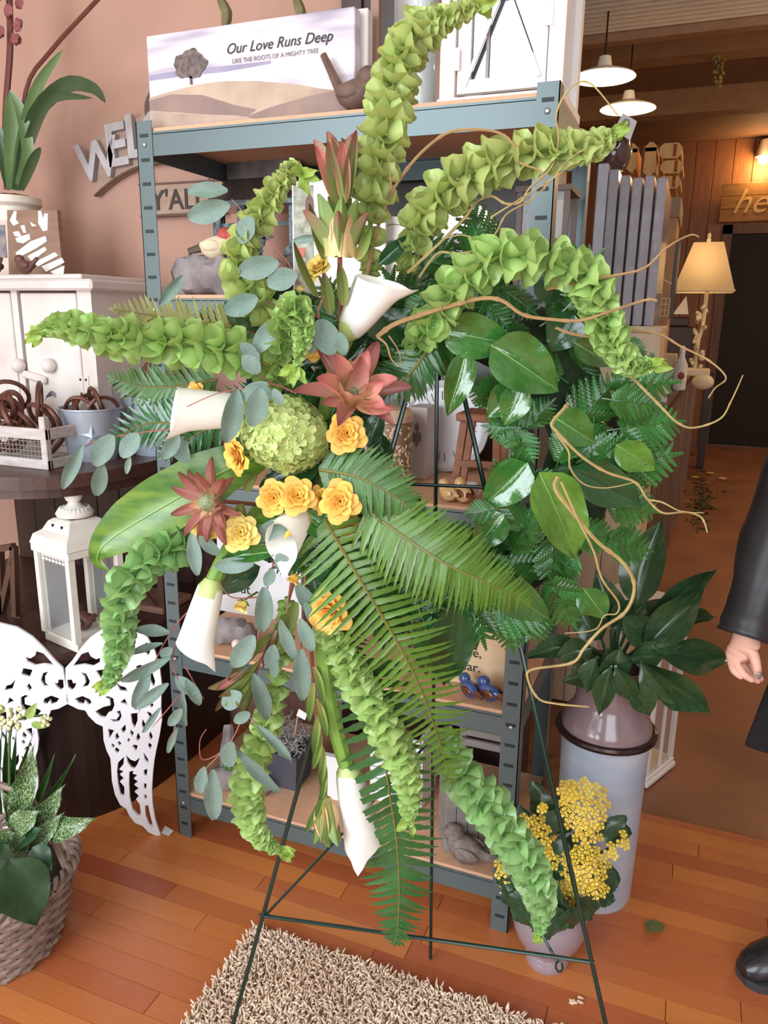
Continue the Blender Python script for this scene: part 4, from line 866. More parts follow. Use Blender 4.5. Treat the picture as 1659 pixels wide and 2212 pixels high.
tg = pz(358, 1796); part('price_tag', MB().prism([pz(u, v, .004) for u, v in ((348, 1800), (357, 1784), (375, 1795), (365, 1806))], (0, 0, .001)), mat('white_paper', (232, 232, 234), .6, var=.02), Wg, False)

# =================================================================== BASKET WITH FOLIAGE PLANTS
m_wick = mat('grey_brown_wicker', (168, 148, 134), .7, rgb2=(118, 98, 88), scale=30)
rimp = pz(150, 1885, .19); bc = V((rimp.x, rimp.y, 0))-lr*.185; bc.z = 0
Bk = thing('wicker_basket', 'grey brown woven wicker basket holding foliage plants at the lower left', 'basket', bc)
def brad(z): return .135+.05*(z/.19)
for k in range(13):
    z = .008+k*.0145; P = []; n = 72
    for i in range(n+1):
        a = 2*math.pi*i/n; r = brad(z)+.004*math.sin(18*a+(k % 2)*math.pi); P.append(bc+V((r*math.cos(a), r*math.sin(a), z)))
    part('weave_strand', MB().tube(P, .0068, 5, False), m_wick, Bk)
for k in range(18):
    a = math.pi*(k+.5)/9; part('stake', MB().tube([bc+V((brad(z)*math.cos(a), brad(z)*math.sin(a), z)) for z in (0, .1, .2)], .004, 5), m_wick, Bk)
for k in range(3):
    P = []
    for i in range(97):
        a = 2*math.pi*i/96; ph_ = 16*a+k*2.1; P.append(bc+V(((brad(.19)+.01*math.cos(ph_))*math.cos(a), (brad(.19)+.01*math.cos(ph_))*math.sin(a), .2+.009*math.sin(ph_))))
    part('rim_braid', MB().tube(P, .0065, 5, False), m_wick, Bk)
part('handle', MB().tube(spline([bc-lr*.18+V((0, 0, .2)), bc-lr*.13+V((0, 0, .36)), bc+V((0, 0, .42)), bc+lr*.12+V((0, 0, .37)), bc+lr*.18+V((0, 0, .2))], 20), .008, 6), m_wick, Bk)
part('potting_soil', MB().ball(bc+V((0, 0, .15)), .165, 20, 8, (1, 1, .2), noise=.04), mat('dark_soil', (52, 40, 32), .95, var=.3, scale=60), Bk)
LEAFC = {}
def leafmesh(kind, m, prof, fold=.18, curl=.15, wave=0., nu=10, nv=6, ribs=0.):
    key = (kind, m.name)
    if key in LEAFC: return LEAFC[key]
    def fn(s_, t_):
        x = (t_-.5); wv = prof(s_); e = abs(x)*2
        z = fold*wv*e*.5-curl*(s_**2)+wave*math.sin(s_*11+(3 if x > 0 else 0))*e*e*.12+ribs*abs(math.sin(s_*38-e*7))*.012*(.3+e)*(1-e*.6)
        return V((x*wv, s_-.0*e, z))
    b = MB().grid(fn, nu, nv); me = b.mesh(kind, m); LEAFC[key] = me; return me
def p_ovate(s_): return max(.02, (math.sin(math.pi*s_**.75)**.85))*(1-.12*s_)
def p_lance(s_): return max(.015, math.sin(math.pi*s_**.85)**1.1)
def p_obov(s_): return max(.03, math.sin(math.pi*min(1, s_**1.15*.97))**.7)
def p_oval(s_): return max(.04, math.sin(math.pi*(.03+.94*s_))**.65)
def leaf_at(par, me, b0, t0, w_px, yc, nrm=None, name='leaf', dt=0., jit=.25):
    P = pc(b0[0], b0[1], yc); Q = pc(t0[0], t0[1], yc+dt); n_ = (nrm or tocam((P+Q)/2))+rv(jit)
    d = (P-O).dot(fwd); return inst(name, me, orient(P, Q, n_, w_px*d/F), par)
m_dief = bpy.data.materials.new('speckled_dieffenbachia'); m_dief.use_nodes = True
nt = m_dief.node_tree; b_ = nt.nodes['Principled BSDF']; b_.inputs['Roughness'].default_value = .35
tcn = nt.nodes.new('ShaderNodeTexCoord'); vz = nt.nodes.new('ShaderNodeTexNoise'); vz.inputs['Scale'].default_value = 26; vz.inputs['Detail'].default_value = 6; vz.inputs['Roughness'].default_value = .75; rmp = nt.nodes.new('ShaderNodeValToRGB')
rmp.color_ramp.elements[0].position = .5; rmp.color_ramp.elements[0].color = (*lin((44, 82, 44)), 1); rmp.color_ramp.elements[1].position = .6; rmp.color_ramp.elements[1].color = (*lin((190, 206, 150)), 1)
nt.links.new(tcn.outputs['Object'], vz.inputs['Vector']); nt.links.new(vz.outputs[0], rmp.inputs[0]); nt.links.new(rmp.outputs[0], b_.inputs['Base Color'])
m_dk = mat('deep_green_leaf', (44, 74, 46), .35, var=.2, scale=8, trans=.1, rnd=.2); m_mid = mat('mid_green_leaf', (74, 112, 58), .32, var=.2, scale=8, trans=.12, rnd=.2)
L_di = leafmesh('dieff_leaf', m_dief, p_ovate, .2, .2, .6); L_dk = leafmesh('dark_leaf', m_dk, p_ovate, .2, .2, .3); L_md = leafmesh('mid_leaf', m_mid, p_lance, .3, .3, .3)
by = bc.y*cy-bc.x*sy
Df = thing('dieffenbachia', 'speckled green and cream dieffenbachia planted in the wicker basket', 'plant', bc+V((0, 0, .16)))
for (a, b_, w_, dy) in (((42, 1765), (62, 1638), 56, 0), ((70, 1795), (122, 1718), 54, -.02), ((95, 1800), (187, 1776), 56, -.05), ((50, 1800), (15, 1720), 45, 0), ((60, 1835), (118, 1775), 50, -.05), ((30, 1790), (70, 1760), 60, -.05), ((45, 1850), (-5, 1800), 60, -.05), ((20, 1870), (55, 1800), 50, -.06)): leaf_at(Df, L_di, a, b_, w_, by+dy, dt=-.03)
for a, b_ in (((50, 1900), (45, 1760)), ((60, 1900), (75, 1790)), ((55, 1900), (100, 1800))): part('stalk', MB().tube([pc(*a, by), pc(*b_, by-.01)], .004, 5), m_mid, Df)
Pe = thing('dark_leaved_plant', 'dark green broad leaved plant spilling over the front of the wicker basket', 'plant', bc+V((0, -.02, .16)))
for (a, b_, w_, dy) in (((20, 1855), (88, 2005), 120, -.16), ((70, 1830), (108, 1880), 52, -.1), ((-20, 1850), (20, 1990), 90, -.15), ((10, 1820), (-40, 1900), 80, -.1), ((60, 1850), (55, 1920), 60, -.12), ((30, 1830), (75, 1790), 50, -.06)): leaf_at(Pe, L_dk, a, b_, w_, by+dy, dt=-.03)
Dr = thing('spiky_dracaena', 'thin grassy leaves rising from the back of the wicker basket', 'plant', bc+V((0, .04, .16)))
for (a, b_, w_) in (((75, 1740), (112, 1650), 16), ((80, 1745), (158, 1658), 14), ((30, 1760), (28, 1600), 12), ((15, 1760), (10, 1590), 12), ((25, 1760), (55, 1610), 10), ((5, 1760), (-10, 1600), 12), ((40, 1760), (20, 1640), 10)): leaf_at(Dr, L_md, a, b_, w_, by+.05)
m_ber = mat('cream_green_berry', (218, 218, 168), .35, var=.06)
Bp = thing('berry_pick', 'sprig of cream green berries rising in front of the angel wings', 'plant', bc+V((0, 0, .16)))
part('stem', MB().tube(spline([pc(u, v, by) for u, v in ((25, 1800), (20, 1650), (30, 1560), (100, 1545))], 10), .003, 5), m_mid, Bp)
bm = MB().ball((0, 0, 0), .0046, 8, 6).mesh('berry', m_ber)
for k in range(46):
    u = rnd(-5, 50) if k < 34 else rnd(88, 114); v = 1552+rnd(-24, 22) if k < 34 else 1552+rnd(-12, 16); inst('berry', bm, Matrix.Translation(pc(u, v, by-.02+rnd(-.015, .015))), Bp)
m_lim = mat('lime_leaf', (150, 176, 88), .4, var=.12, trans=.2); L_lim = leafmesh('lime_leaf', m_lim, p_ovate, .2, .1)
for a, b_, w_ in (((58, 1552), (78, 1520), 22), ((68, 1562), (100, 1572), 16), ((8, 1540), (-8, 1520), 18)): leaf_at(Bp, L_lim, a, b_, w_, by-.03)
solo('white_bloom', MB().ball(pc(-6, 1903, by-.16), .014, 10, 8, noise=.15), mat('white_petal', (240, 240, 240), .5, trans=.2, var=.02), 'white flower at the far left edge of the wicker basket', 'flower')

# =================================================================== SHAG RUG
m_rugb = mat('rug_backing', (150, 120, 98), .9); m_tuft = mat('beige_shag_yarn', (244, 222, 200), .9, rgb2=(222, 194, 170), scale=7)
RX0, RX1, RY0, RY1 = -.835, .25, .66, 1.312
Rg = thing('shag_rug', 'beige shag pile rug lying under the front of the easel', 'rug', ((RX0+RX1)/2, (RY0+RY1)/2, 0))
part('backing', MB().cbox((RX0, RY0, .0005), (RX1, RY1, .008), .003), m_rugb, Rg, False)
rr_ = random.Random(11); vs_ = []; fs = []; ox, oy = (RX0+RX1)/2, (RY0+RY1)/2
yv = RY0+.003
while yv < RY1-.001:
    xv = RX0+.003
    while xv < RX1-.001:
        x = xv+rr_.uniform(-.003, .003); y2 = yv+rr_.uniform(-.003, .003); a = rr_.uniform(0, 6.283); ln = rr_.uniform(.006, .016); hh = rr_.uniform(.014, .026)
        cx_, cy2 = math.cos(a)*ln, math.sin(a)*ln; n = len(vs_); px_, py_ = -math.sin(a)*.0022, math.cos(a)*.0022; qx, qy = math.cos(a)*.002, math.sin(a)*.002
        x -= ox; y2 -= oy
        for (f, hz, wd) in ((0, .004, 1.), (.45, hh*.75, 1.15), (1., hh, .7)):
            bx_, by_ = x+cx_*f, y2+cy2*f; vs_ += [(bx_+px_*wd, by_+py_*wd, hz), (bx_-px_*wd, by_-py_*wd, hz), (bx_-qx*wd, by_-qy*wd, hz+.0022*wd*(f > .2))]
        for k in (0, 3):
            for j in range(3): fs.append((n+k+j, n+k+(j+1) % 3, n+k+3+(j+1) % 3, n+k+3+j))
        fs.append((n+6, n+7, n+8)); xv += .0058
    yv += .0058
me = bpy.data.meshes.new('pile'); me.from_pydata(vs_, [], fs); me.materials.append(m_tuft); me.polygons.foreach_set('use_smooth', [True]*len(me.polygons)); me.update()
o = bpy.data.objects.new('pile', me); C.objects.link(o); o.parent = Rg; o['kind'] = 'stuff'
# small litter on the floor
solo('fallen_leaf', MB().prism([pz(u, v, .004+.004*k) for k, (u, v) in enumerate(((1392, 1992), (1412, 1986), (1436, 2000), (1430, 2012), (1400, 2014)))], (0, 0, .001)), mat('fallen_green_leaf', (96, 112, 62), .6), 'single green leaf fallen on the oak floor', 'leaf', None, None, False)
b = MB()
for k in range(9): b.ball(pz(1242+rnd(-14, 14), 2164+rnd(-10, 10), .004), .006, 5, 4, (1, .6, .5), noise=.3)
solo('petal_scrap', b, mat('dry_petal', (226, 200, 170), .7), 'crumpled dry petal scrap on the floor beside the easel leg', 'petal')
RJ2 = random.Random(5)
m_scr = mat('green_trimmings', (90, 96, 50), .7, rgb2=(60, 66, 36), scale=30); b = MB()
for k in range(160):
    p = pz(1515+RJ2.gauss(0, 14), 1075+RJ2.gauss(0, 30)); d_ = V((RJ2.uniform(-1, 1), RJ2.uniform(-1, 1), .3))*.05; s_ = V((-d_.y, d_.x, 0))*.35; b.add([p-d_, p+s_, p+d_, p-s_], [(0, 1, 2, 3)])
solo('floor_trimmings', b, m_scr, 'scatter of green stem trimmings on the brown floor', 'trimmings', None, None, False, kind='stuff')
for (u, v, c_) in ((1500, 1033, (214, 160, 50)), (1533, 1024, (226, 176, 70)), (1560, 1036, (214, 196, 160))):
    p = pz(u, v); solo('dropped_petal', MB().ball(p+V((0, 0, .012)), .04, 8, 5, (1, .6, .25)), mat('dropped_petal_%d' % u, c_, .6), 'pale yellow petal dropped on the brown floor', 'petal', None, 'petals dropped on the brown floor')

# =================================================================== LILAC VASE WITH KALANCHOE
m_lil = mat('lilac_grey_glaze', (152, 134, 142), .1, var=.06, scale=4, coat=.8)
VC = V((-.172, 1.492, 0))
solo('lilac_vase', MB().lathe([(.048, 0), (.05, .006), (.05, .022), (.046, .03), (.056, .045), (.074, .07), (.082, .10), (.08, .125), (.07, .148), (.064, .155), (.06, .152), (.066, .14), (.06, .1), (0, .09)], 40, VC), m_lil, 'glossy lilac footed vase beside the shelf foot', 'vase')
vyc = VC.y*cy-VC.x*sy
Kp = thing('kalanchoe', 'yellow flowering kalanchoe with dark scalloped leaves in the lilac vase', 'plant', VC+V((0, 0, .13)))
m_kal = mat('dark_kalanchoe_leaf', (46, 70, 46), .25, var=.25, scale=10, rnd=.25)
def p_scal(s_): return max(.03, math.sin(math.pi*min(1, s_**.8*.98))**.6)*(1+.06*math.sin(s_*40))
L_kal = leafmesh('kalanchoe_leaf', m_kal, p_scal, .15, .25, .6, 16, 6)
for (a, b_, w_, dy, dt) in (((1175, 1950), (1200, 2040), 85, -.09, -.01), ((1150, 1930), (1115, 2000), 80, -.07, -.01), ((1140, 1900), (1085, 1960), 70, -.05, 0), ((1230, 1960), (1250, 2010), 70, -.09, 0), ((1250, 1940), (1290, 1990), 60, -.05, 0), ((1280, 1900), (1340, 1890), 65, 0, 0), ((1260, 1920), (1335, 1935), 60, 0, 0), ((1180, 1780), (1160, 1700), 55, .02, 0),
                           ((1200, 1800), (1215, 1730), 70, .03, 0), ((1200, 1800), (1180, 1760), 80, -.02, 0), ((1290, 1800), (1368, 1795), 50, .0, 0), ((1290, 1810), (1350, 1765), 40, 0, 0), ((1200, 1900), (1215, 1820), 60, -.03, 0), ((1180, 1880), (1130, 1760), 60, .04, 0), ((1230, 1870), (1270, 1800), 70, .04, 0), ((1200, 1900), (1160, 1960), 90, -.06, 0), ((1210, 1930), (1180, 2000), 70, -.08, 0), ((1110, 1890), (1075, 1915), 50, -.04, 0)):
    leaf_at(Kp, L_kal, a, b_, w_, vyc+dy, dt=dt)
for a, b_ in (((1180, 1990), (1262, 1760)), ((1180, 1990), (1150, 1830)), ((1185, 1990), (1260, 1890)), ((1180, 1990), (1110, 1885)), ((1185, 1990), (1235, 1960)), ((1190, 1900), (1340, 1820))): part('stalk', MB().tube([pc(*a, vyc), pc(*b_, vyc-.01)], .0035, 5), m_kal, Kp)
m_kfl = mat('yellow_kalanchoe_floret', (246, 218, 92), .5, rgb2=(232, 194, 62), scale=60, trans=.15, rnd=.12)
b = MB()
for k in range(4):
    a = k*math.pi/2; d_ = V((math.cos(a), math.sin(a), 0)); s_ = V((-d_.y, d_.x, 0)); b.add([d_*.12, d_*.6+s_*.47+EZ*.12, d_*1.0+EZ*.05, d_*.6-s_*.47+EZ*.12], [(0, 1, 2, 3)])
b.ball((0, 0, .02), .16, 6, 4, (1, 1, .6)); b.tube([V((0, 0, -.9)), V((0, 0, 0))], [.08, .12], 4, False)
kf = b.mesh('floret', m_kfl)
kcl = ((1262, 1742, 56, 60, 62), (1228, 1712, 26, 24, 14), (1270, 1800, 30, 28, 16), (1146, 1812, 48, 56, 52), (1175, 1862, 34, 38, 26), (1262, 1872, 54, 48, 56), (1275, 1925, 36, 26, 22), (1100, 1880, 34, 34, 26), (1225, 1915, 22, 22, 12), (1255, 1955, 26, 18, 12), (1345, 1815, 14, 18, 7), (1318, 1838, 16, 16, 7), (1172, 1746, 8, 6, 3))
for (u, v, ru, rv_, n) in kcl:
    n = max(3, int(n*.68))
    for k in range(n):
        a = 2.39996*k; r = math.sqrt((k+.5)/n); x = r*math.cos(a); y_ = r*math.sin(a); dep = -.045*math.sqrt(max(0, 1-r*r))*(ru/55)
        P = pc(u+x*ru, v+y_*rv_, vyc-.015+dep); nz = (tocam(P)*1.0+lr*x*.8-lu*y_*.8+EZ*.35+rv(.2)).normalized()
        inst('floret', kf, axis_frame(P, nz, (.0105,)*3, rnd(0, 3)), Kp)

# =================================================================== MILK CAN WITH PEACE LILY
m_can = mat('blue_grey_galvanised_can', (166, 180, 202), .42, .1, rgb2=(200, 208, 220), scale=5, stretch=(1, 1, 4))
m_neck = mat('mauve_glazed_neck', (142, 120, 124), .18, var=.06, coat=.6); m_rim = mat('dark_bronze_ring', (62, 44, 42), .25, .5)
MC = V((-.105, 1.765, 0)); mz = .46
Mk = thing('milk_can', 'tall blue grey milk can with mauve glazed shoulder and dark bronze ring', 'milk can', MC)
part('body', MB().lathe([(.093, 0), (.096, .008), (.104, mz-.02), (.105, mz)], 40, MC), m_can, Mk)
part('ring', MB().tube([MC+V((.112*math.cos(a*math.pi/24), .112*math.sin(a*math.pi/24), mz)) for a in range(49)], .009, 8, False), m_rim, Mk)
part('shoulder', MB().lathe([(.108, mz), (.107, mz+.018), (.098, mz+.042), (.086, mz+.058), (.079, mz+.078), (.077, mz+.12), (.08, mz+.17), (.075, mz+.17), (.07, mz+.12), (0, mz+.11)], 40, MC), m_neck, Mk)
lyc = MC.y*cy-MC.x*sy
Pl = thing('peace_lily', 'dark green peace lily with broad ribbed leaves filling the milk can', 'plant', MC+V((0, 0, mz+.12)))
m_ply = mat('peace_lily_leaf', (58, 88, 54), .2, var=.22, scale=7, trans=.06, rnd=.25, spec=.6)
L_pl = leafmesh('peace_lily_leaf', m_ply, p_lance, .35, .22, .3, 30, 8, ribs=1.8)
pll = [((1375, 1310), (1417, 1122), 120, 0, 0), ((1400, 1330), (1560, 1225), 60, .0, .02), ((1390, 1400), (1522, 1275), 100, -.05, 0), ((1440, 1360), (1560, 1318), 48, .05, .05), ((1400, 1385), (1480, 1400), 50, -.06, 0), ((1410, 1400), (1600, 1432), 95, .0, .0), ((1390, 1430), (1548, 1557), 95, -.08, -.03), ((1385, 1430), (1458, 1535), 75, -.12, -.03),
       ((1340, 1400), (1300, 1505), 80, -.1, -.02), ((1365, 1470), (1412, 1552), 75, -.12, -.02), ((1330, 1440), (1375, 1525), 60, -.13, -.02), ((1300, 1450), (1215, 1470), 70, -.05, 0), ((1260, 1390), (1125, 1415), 60, .02, 0), ((1300, 1380), (1240, 1300), 90, .02, 0), ((1330, 1350), (1290, 1240), 90, .04, 0), ((1345, 1330), (1425, 1400), 90, -.05, 0), ((1320, 1360), (1400, 1300), 100, .02, 0),
       ((1290, 1420), (1260, 1500), 60, -.1, 0), ((1310, 1400), (1345, 1480), 90, -.08, 0), ((1380, 1360), (1450, 1290), 80, .04, 0), ((1360, 1420), (1440, 1420), 70, -.06, 0), ((1280, 1400), (1200, 1420), 80, -.02, 0), ((1320, 1440), (1290, 1550), 60, -.12, -.02)]
for (a, b_, w_, dy, dt) in pll: leaf_at(Pl, L_pl, a, b_, w_*.8, lyc+dy, None, 'leaf', dt, .35)
root = MC+V((0, 0, mz+.14))
for (a, b_, w_, dy, dt) in pll: part('stalk', MB().tube(spline([root+rv(.02), (root+pc(*a, lyc+dy))/2+V((0, 0, .01)), pc(*a, lyc+dy)], 5), .004, 5), m_ply, Pl)
# =================================================================== FLOOR LANTERN
fa = V((0, 2.282, 0)); fb = V((.071, 2.437, 0)); fx = (fb-fa).normalized(); fy = V((-fx.y, fx.x, 0)); fw = .175; fh = .55
Fl = thing('floor_lantern', 'white wooden glass lantern on the brown floor behind the milk can', 'lantern', fa+fx*fw/2+fy*.12)
FM = frame(fx, fy, EZ, fa)
for x in (0, fw-.014):
    for y_ in (0, .22): part('post', MB().box((x, y_, .03), (x+.014, y_+.014, fh), M=FM), m_lan, Fl, False)
part('base', MB().cbox((-.008, -.008, 0), (fw+.008, .24, .018), .003, FM).cbox((-.003, -.003, .018), (fw+.003, .236, .034), .003, FM), m_lan, Fl, False)
part('top', MB().cbox((-.008, -.008, fh), (fw+.008, .24, fh+.03), .003, FM), m_lan, Fl, False)
part('muntin', MB().box((.0, -.0, .3), (fw, .008, .308), M=FM).box((fw/2-.004, 0, .034), (fw/2+.004, .008, fh), M=FM), m_lan, Fl, False)
part('pane', MB().box((.014, .004, .034), (fw-.014, .006, fh), M=FM), m_glass, Fl, False)
part('floor_board', MB().box((.01, .01, .0345), (fw-.01, .22, .036), M=FM), mat('pale_yellow_board', (220, 190, 130), .6), Fl, False)

# =================================================================== RIGHT: FIXTURE, CANVASES, COUNTER
m_pine = mat('pale_pine_board', (228, 206, 176), .55, rgb2=(206, 180, 148), scale=5, stretch=(5, 5, .8))
m_ply2 = mat('brown_plank_side', (150, 118, 92), .5, rgb2=(112, 84, 66), scale=4, stretch=(8, 8, .6), rnd=.15)
Fx = thing('pine_fixture', 'tall pale pine display fixture carrying wrapped canvases', 'display stand', (-.3, 3.0, 0))
part('top', MB().cbox((-.52, 2.745, 1.385), (-.105, 3.3, 1.407), .003), m_pine, Fx, False)
for k, xa in enumerate((-.52, -.425, -.33, -.235)): part('front_board', MB().cbox((xa, 2.75, 0), (xa+.093+(.03 if k == 3 else 0), 2.77, 1.385), .002), m_pine, Fx, False)
part('side_board', MB().cbox((-.13, 2.771, 0), (-.108, 3.29, 1.385), .002), m_pine, Fx, False)
m_cvw = mat('grey_lilac_canvas_edge', (150, 142, 150), .22, var=.15, scale=20, coat=.6); m_film = mat('crinkled_plastic_film', (235, 238, 245), .08, alpha=.16, bump=1.0, bscale=60, spec=1.)
for k in range(6):
    xa = -.352+k*.0375; w_ = .03 if k else .034; hh = .5-.008*k+(.012 if k == 0 else 0)-(.012 if k in (2, 3) else 0)
    t = thing('wrapped_canvas', ['palest of the plastic wrapped canvases standing on edge, leftmost', 'second plastic wrapped canvas from the left on the pine fixture', 'third plastic wrapped canvas from the left on the pine fixture', 'fourth plastic wrapped canvas from the left on the pine fixture', 'fifth plastic wrapped canvas from the left on the pine fixture', 'rightmost plastic wrapped canvas at the edge of the pine fixture'][k], 'canvas', (xa+w_/2, 2.95, 1.407), 'plastic wrapped canvases')
    part('canvas', MB().cbox((xa, 2.76, 1.407), (xa+w_, 3.2, 1.407+hh), .003), m_cvw if k else mat('blue_white_canvas_edge', (186, 190, 200), .3, var=.05), t, False)
    part('plastic_film', MB().cbox((xa-.0012, 2.757, 1.4075), (xa+w_+.0012, 3.203, 1.408+hh), .004), m_film, t, True)
m_jar = mat('dark_plum_glaze', (62, 42, 48), .15, rgb2=(92, 66, 62), scale=10, coat=.6)
jp = V((pY(1322, 330, 2.86).x, 2.86, 1.91)); 
Jr = thing('dark_glazed_jar', 'dark plum glazed birdhouse jar with a white tag standing on the canvases', 'jar', jp)
part('jar', MB().lathe([(.04, 0), (.055, .02), (.066, .06), (.06, .095), (.03, .12), (.012, .135), (.01, .15), (0, .15)], 26, jp), m_jar, Jr)
part('hole', MB().ball(jp+V((.01, -.062, .075)), .014, 10, 6, (1, .3, 1)), m_blk, Jr)
part('lip', MB().tube([jp+V((.01+.02*math.cos(a*.3927), -.064, .075+.02*math.sin(a*.3927))) for a in range(17)], .004, 6), m_jar, Jr)
tp = pY(1352, 268, 2.78)
part('paper_tag', MB().prism([pY(u, v, 2.78) for u, v in ((1346, 244), (1376, 262), (1361, 304), (1326, 280))], (0, .002, 0)), mat('white_paper', (232, 232, 234), .6, var=.02), Jr, False)
part('tag_print', MB().prism([tp+V((.012*math.cos(a*.5236)+.006*math.sin(a*.5236), -.001, .014*math.sin(a*.5236)-.008*math.cos(a*.5236))) for a in range(12)], (0, .0008, 0)), mat('grey_stamp', (96, 90, 86), .7, rgb2=(190, 186, 182), scale=120), Jr, False)
part('tag_string', MB().tube([jp+V((0, 0, .14)), pY(1345, 250, 2.79)], .0012, 4), m_blk, Jr)
# counter running into the room
Co = thing('shop_counter', 'long shop counter with ribbed brown side running into the back room', 'counter', (-.3, 5.4, 0))
XR0, XR1 = -.09, .07
def xr(y_): return XR0+(XR1-XR0)*(y_-3.3)/4.2
part('carcass', MB().prism([V((x, y_, 0)) for x, y_ in ((-.75, 3.32), (xr(3.32)-.02, 3.32), (xr(7.4)-.02, 7.4), (-.75, 7.4))], (0, 0, 1.06)), m_ply2, Co, False)
m_ctop = mat('dark_counter_top', (88, 60, 44), .35, var=.1)
part('counter_top', MB().prism([V((x, y_, 1.06)) for x, y_ in ((-.78, 3.32), (xr(3.32)+.015, 3.32), (xr(7.4)+.015, 7.4), (-.78, 7.4))], (0, 0, .035)), m_ctop, Co, False)
for k in range(26):
    ya = 3.33+k*.156; part('batten', MB().bar(V((xr(ya+.07)-.012, ya+.07, .01)), V((xr(ya+.07)-.012, ya+.07, 1.055)), .1, .016, (1, 0, 0)), m_ply2, Co, False)
ctz = 1.095
Pp = [(-.12, 3.45), (-.1, 3.5)]
for k, (x, y_, a) in enumerate(((-.19, 3.55, .05), (-.2, 3.56, -.04), (-.19, 3.54, .1))):
    solo('paper_sheaf', MB().box((x-.1, y_-.14, ctz+.001+k*.018), (x+.1, y_+.14, ctz+.018+k*.018), a), mat('white_paper', (232, 232, 234), .6, var=.02), ['bottom', 'middle', 'top'][k]+' sheaf of white papers stacked on the counter corner', 'paper', None, 'papers on the counter', False)
solo('dark_tray_box', MB().cbox((-.42, 3.9, ctz), (-.14, 4.05, ctz+.09), .004), m_dkwood, 'low dark wooden box on the counter behind the papers', 'box', None, None, False)
def yp(u, v, Y, z): p = pY(u, v, Y); p.z = z; return p
Tb = thing('tissue_box', 'yellow cream cardboard box on the counter beside the bottles', 'box', yp(1440, 770, 4.2, ctz))
p = ORG[Tb]; part('carton', MB().cbox((p.x-.06, 4.2, ctz), (p.x+.05, 4.32, ctz+.17), .004), mat('cream_yellow_carton', (214, 190, 140), .6), Tb, False)
p = yp(1472, 780, 4.12, ctz)
Sp = thing('white_spray_bottle', 'white spray bottle with red mark on the counter left of the lamp', 'bottle', p)
part('body', MB().lathe([(.03, 0), (.033, .01), (.033, .12), (.014, .16), (.013, .18)], 18, p, capt=True), mat('white_plastic', (224, 220, 214), .4), Sp)
part('nozzle', MB().lathe([(.013, .18), (.015, .182), (.013, .205), (.006, .215)], 12, p, capt=True), mat('white_plastic', (224, 220, 214), .4), Sp)
part('label', MB().ball(p+V((.006, -.033, .07)), .016, 10, 6, (1, .12, 1.2)), mat('red_label', (150, 60, 50), .5), Sp)
p = yp(1452, 790, 3.98+.12, ctz); p.x -= .0
Wbt = thing('water_bottle', 'small clear water bottle with blue cap in front of the spray bottle', 'bottle', p+V((-.03, -.03, 0)))
q = ORG[Wbt]; part('body', MB().lathe([(.024, 0), (.026, .01), (.026, .07), (.012, .1), (.011, .11)], 18, q, capt=True), m_vglass, Wbt)
part('cap', MB().lathe([(.013, .108), (.013, .125)], 12, q, capt=True), mat('blue_plastic', (50, 90, 170), .4), Wbt); part('label', MB().lathe([(.0265, .02), (.0265, .055)], 18, q), mat('blue_plastic', (50, 90, 170), .4), Wbt)
# lamp
lp = yp(1502, 785, 5.3, ctz)
Lm = thing('table_lamp', 'table lamp with square tapered cream shade and white flowering branch base', 'lamp', lp)
m_shade = mat('cream_lamp_shade', (226, 206, 168), .7, var=.03, trans=.45); m_lbase = mat('ivory_lamp_base', (232, 218, 184), .45, var=.05)
zb = pY(1503, 630, 5.3).z; zt_ = pY(1510, 526, 5.3).z; hb, ht = .172, .084
b = MB(); q0 = [V((lp.x+x*hb, 5.3+y_*hb, zb)) for x, y_ in cs]; q1 = [V((lp.x+x*ht, 5.3+y_*ht, zt_)) for x, y_ in cs]
b.add(q0+q1, [(i, (i+1) % 4, 4+(i+1) % 4, 4+i) for i in range(4)]); part('shade', b, m_shade, Lm, False)
part('shade_trim', MB().tube(q0+[q0[0]], .006, 5), m_lbase, Lm)
part('finial', MB().lathe([(.008, zt_), (.014, zt_+.02), (.008, zt_+.03), (.012, zt_+.045), (.004, zt_+.06)], 12, (lp.x, 5.3, 0), capt=True), m_lbase, Lm)
part('pole', MB().tube(spline([lp+V((0, 0, .02)), lp+V((.0, 0, .2)), lp+V((.02, 0, .35)), V((lp.x+.02, 5.3, zt_))], 10), .012, 8), m_lbase, Lm)
part('foot', MB().cbox((lp.x-.07, 5.22, ctz), (lp.x+.09, 5.38, ctz+.045), .006), m_lbase, Lm, False)
b = MB()
for k in range(22): b.ball(lp+V((rnd(-.03, .035), -.015+rnd(-.02, .02), .06+k*.017)), rnd(.011, .02), 6, 5, noise=.3)
part('porcelain_blossoms', b, m_lbase, Lm)
m_bulb = mat('glowing_bulb', (255, 226, 170), .4, emit=14., var=0)
part('bulb', MB().ball((lp.x, 5.3, zb+.09), .03, 10, 7), m_bulb, Lm); point('lamp_light', (lp.x, 5.3, zb+.15), .9, WARM, .04)
solo('white_seashell', MB().ball(yp(1520, 805, 4.3, ctz+.03), .05, 12, 8, (1.1, .7, .8)), m_lbase, 'pale rounded seashell on the counter in front of the lamp', 'shell')
# ornate dark sailboat on the counter behind
sb = yp(1468, 700, 5.75, ctz)
Sb = thing('sailboat_plaque', 'dark wooden pedestal with white sailboat emblem behind the lamp', 'ornament', sb)
part('pedestal', MB().cbox((sb.x-.12, 5.75, ctz), (sb.x+.1, 5.85, ctz+.3), .01).cbox((sb.x-.08, 5.75, ctz+.3), (sb.x+.06, 5.85, ctz+.36), .008), m_dkwood, Sb, False)
part('sail', MB().prism([sb+V((-.05, -.01, .38)), sb+V((.05, -.01, .38)), sb+V((.025, -.01, .50))], (0, .008, 0)), m_wsign, Sb, False)
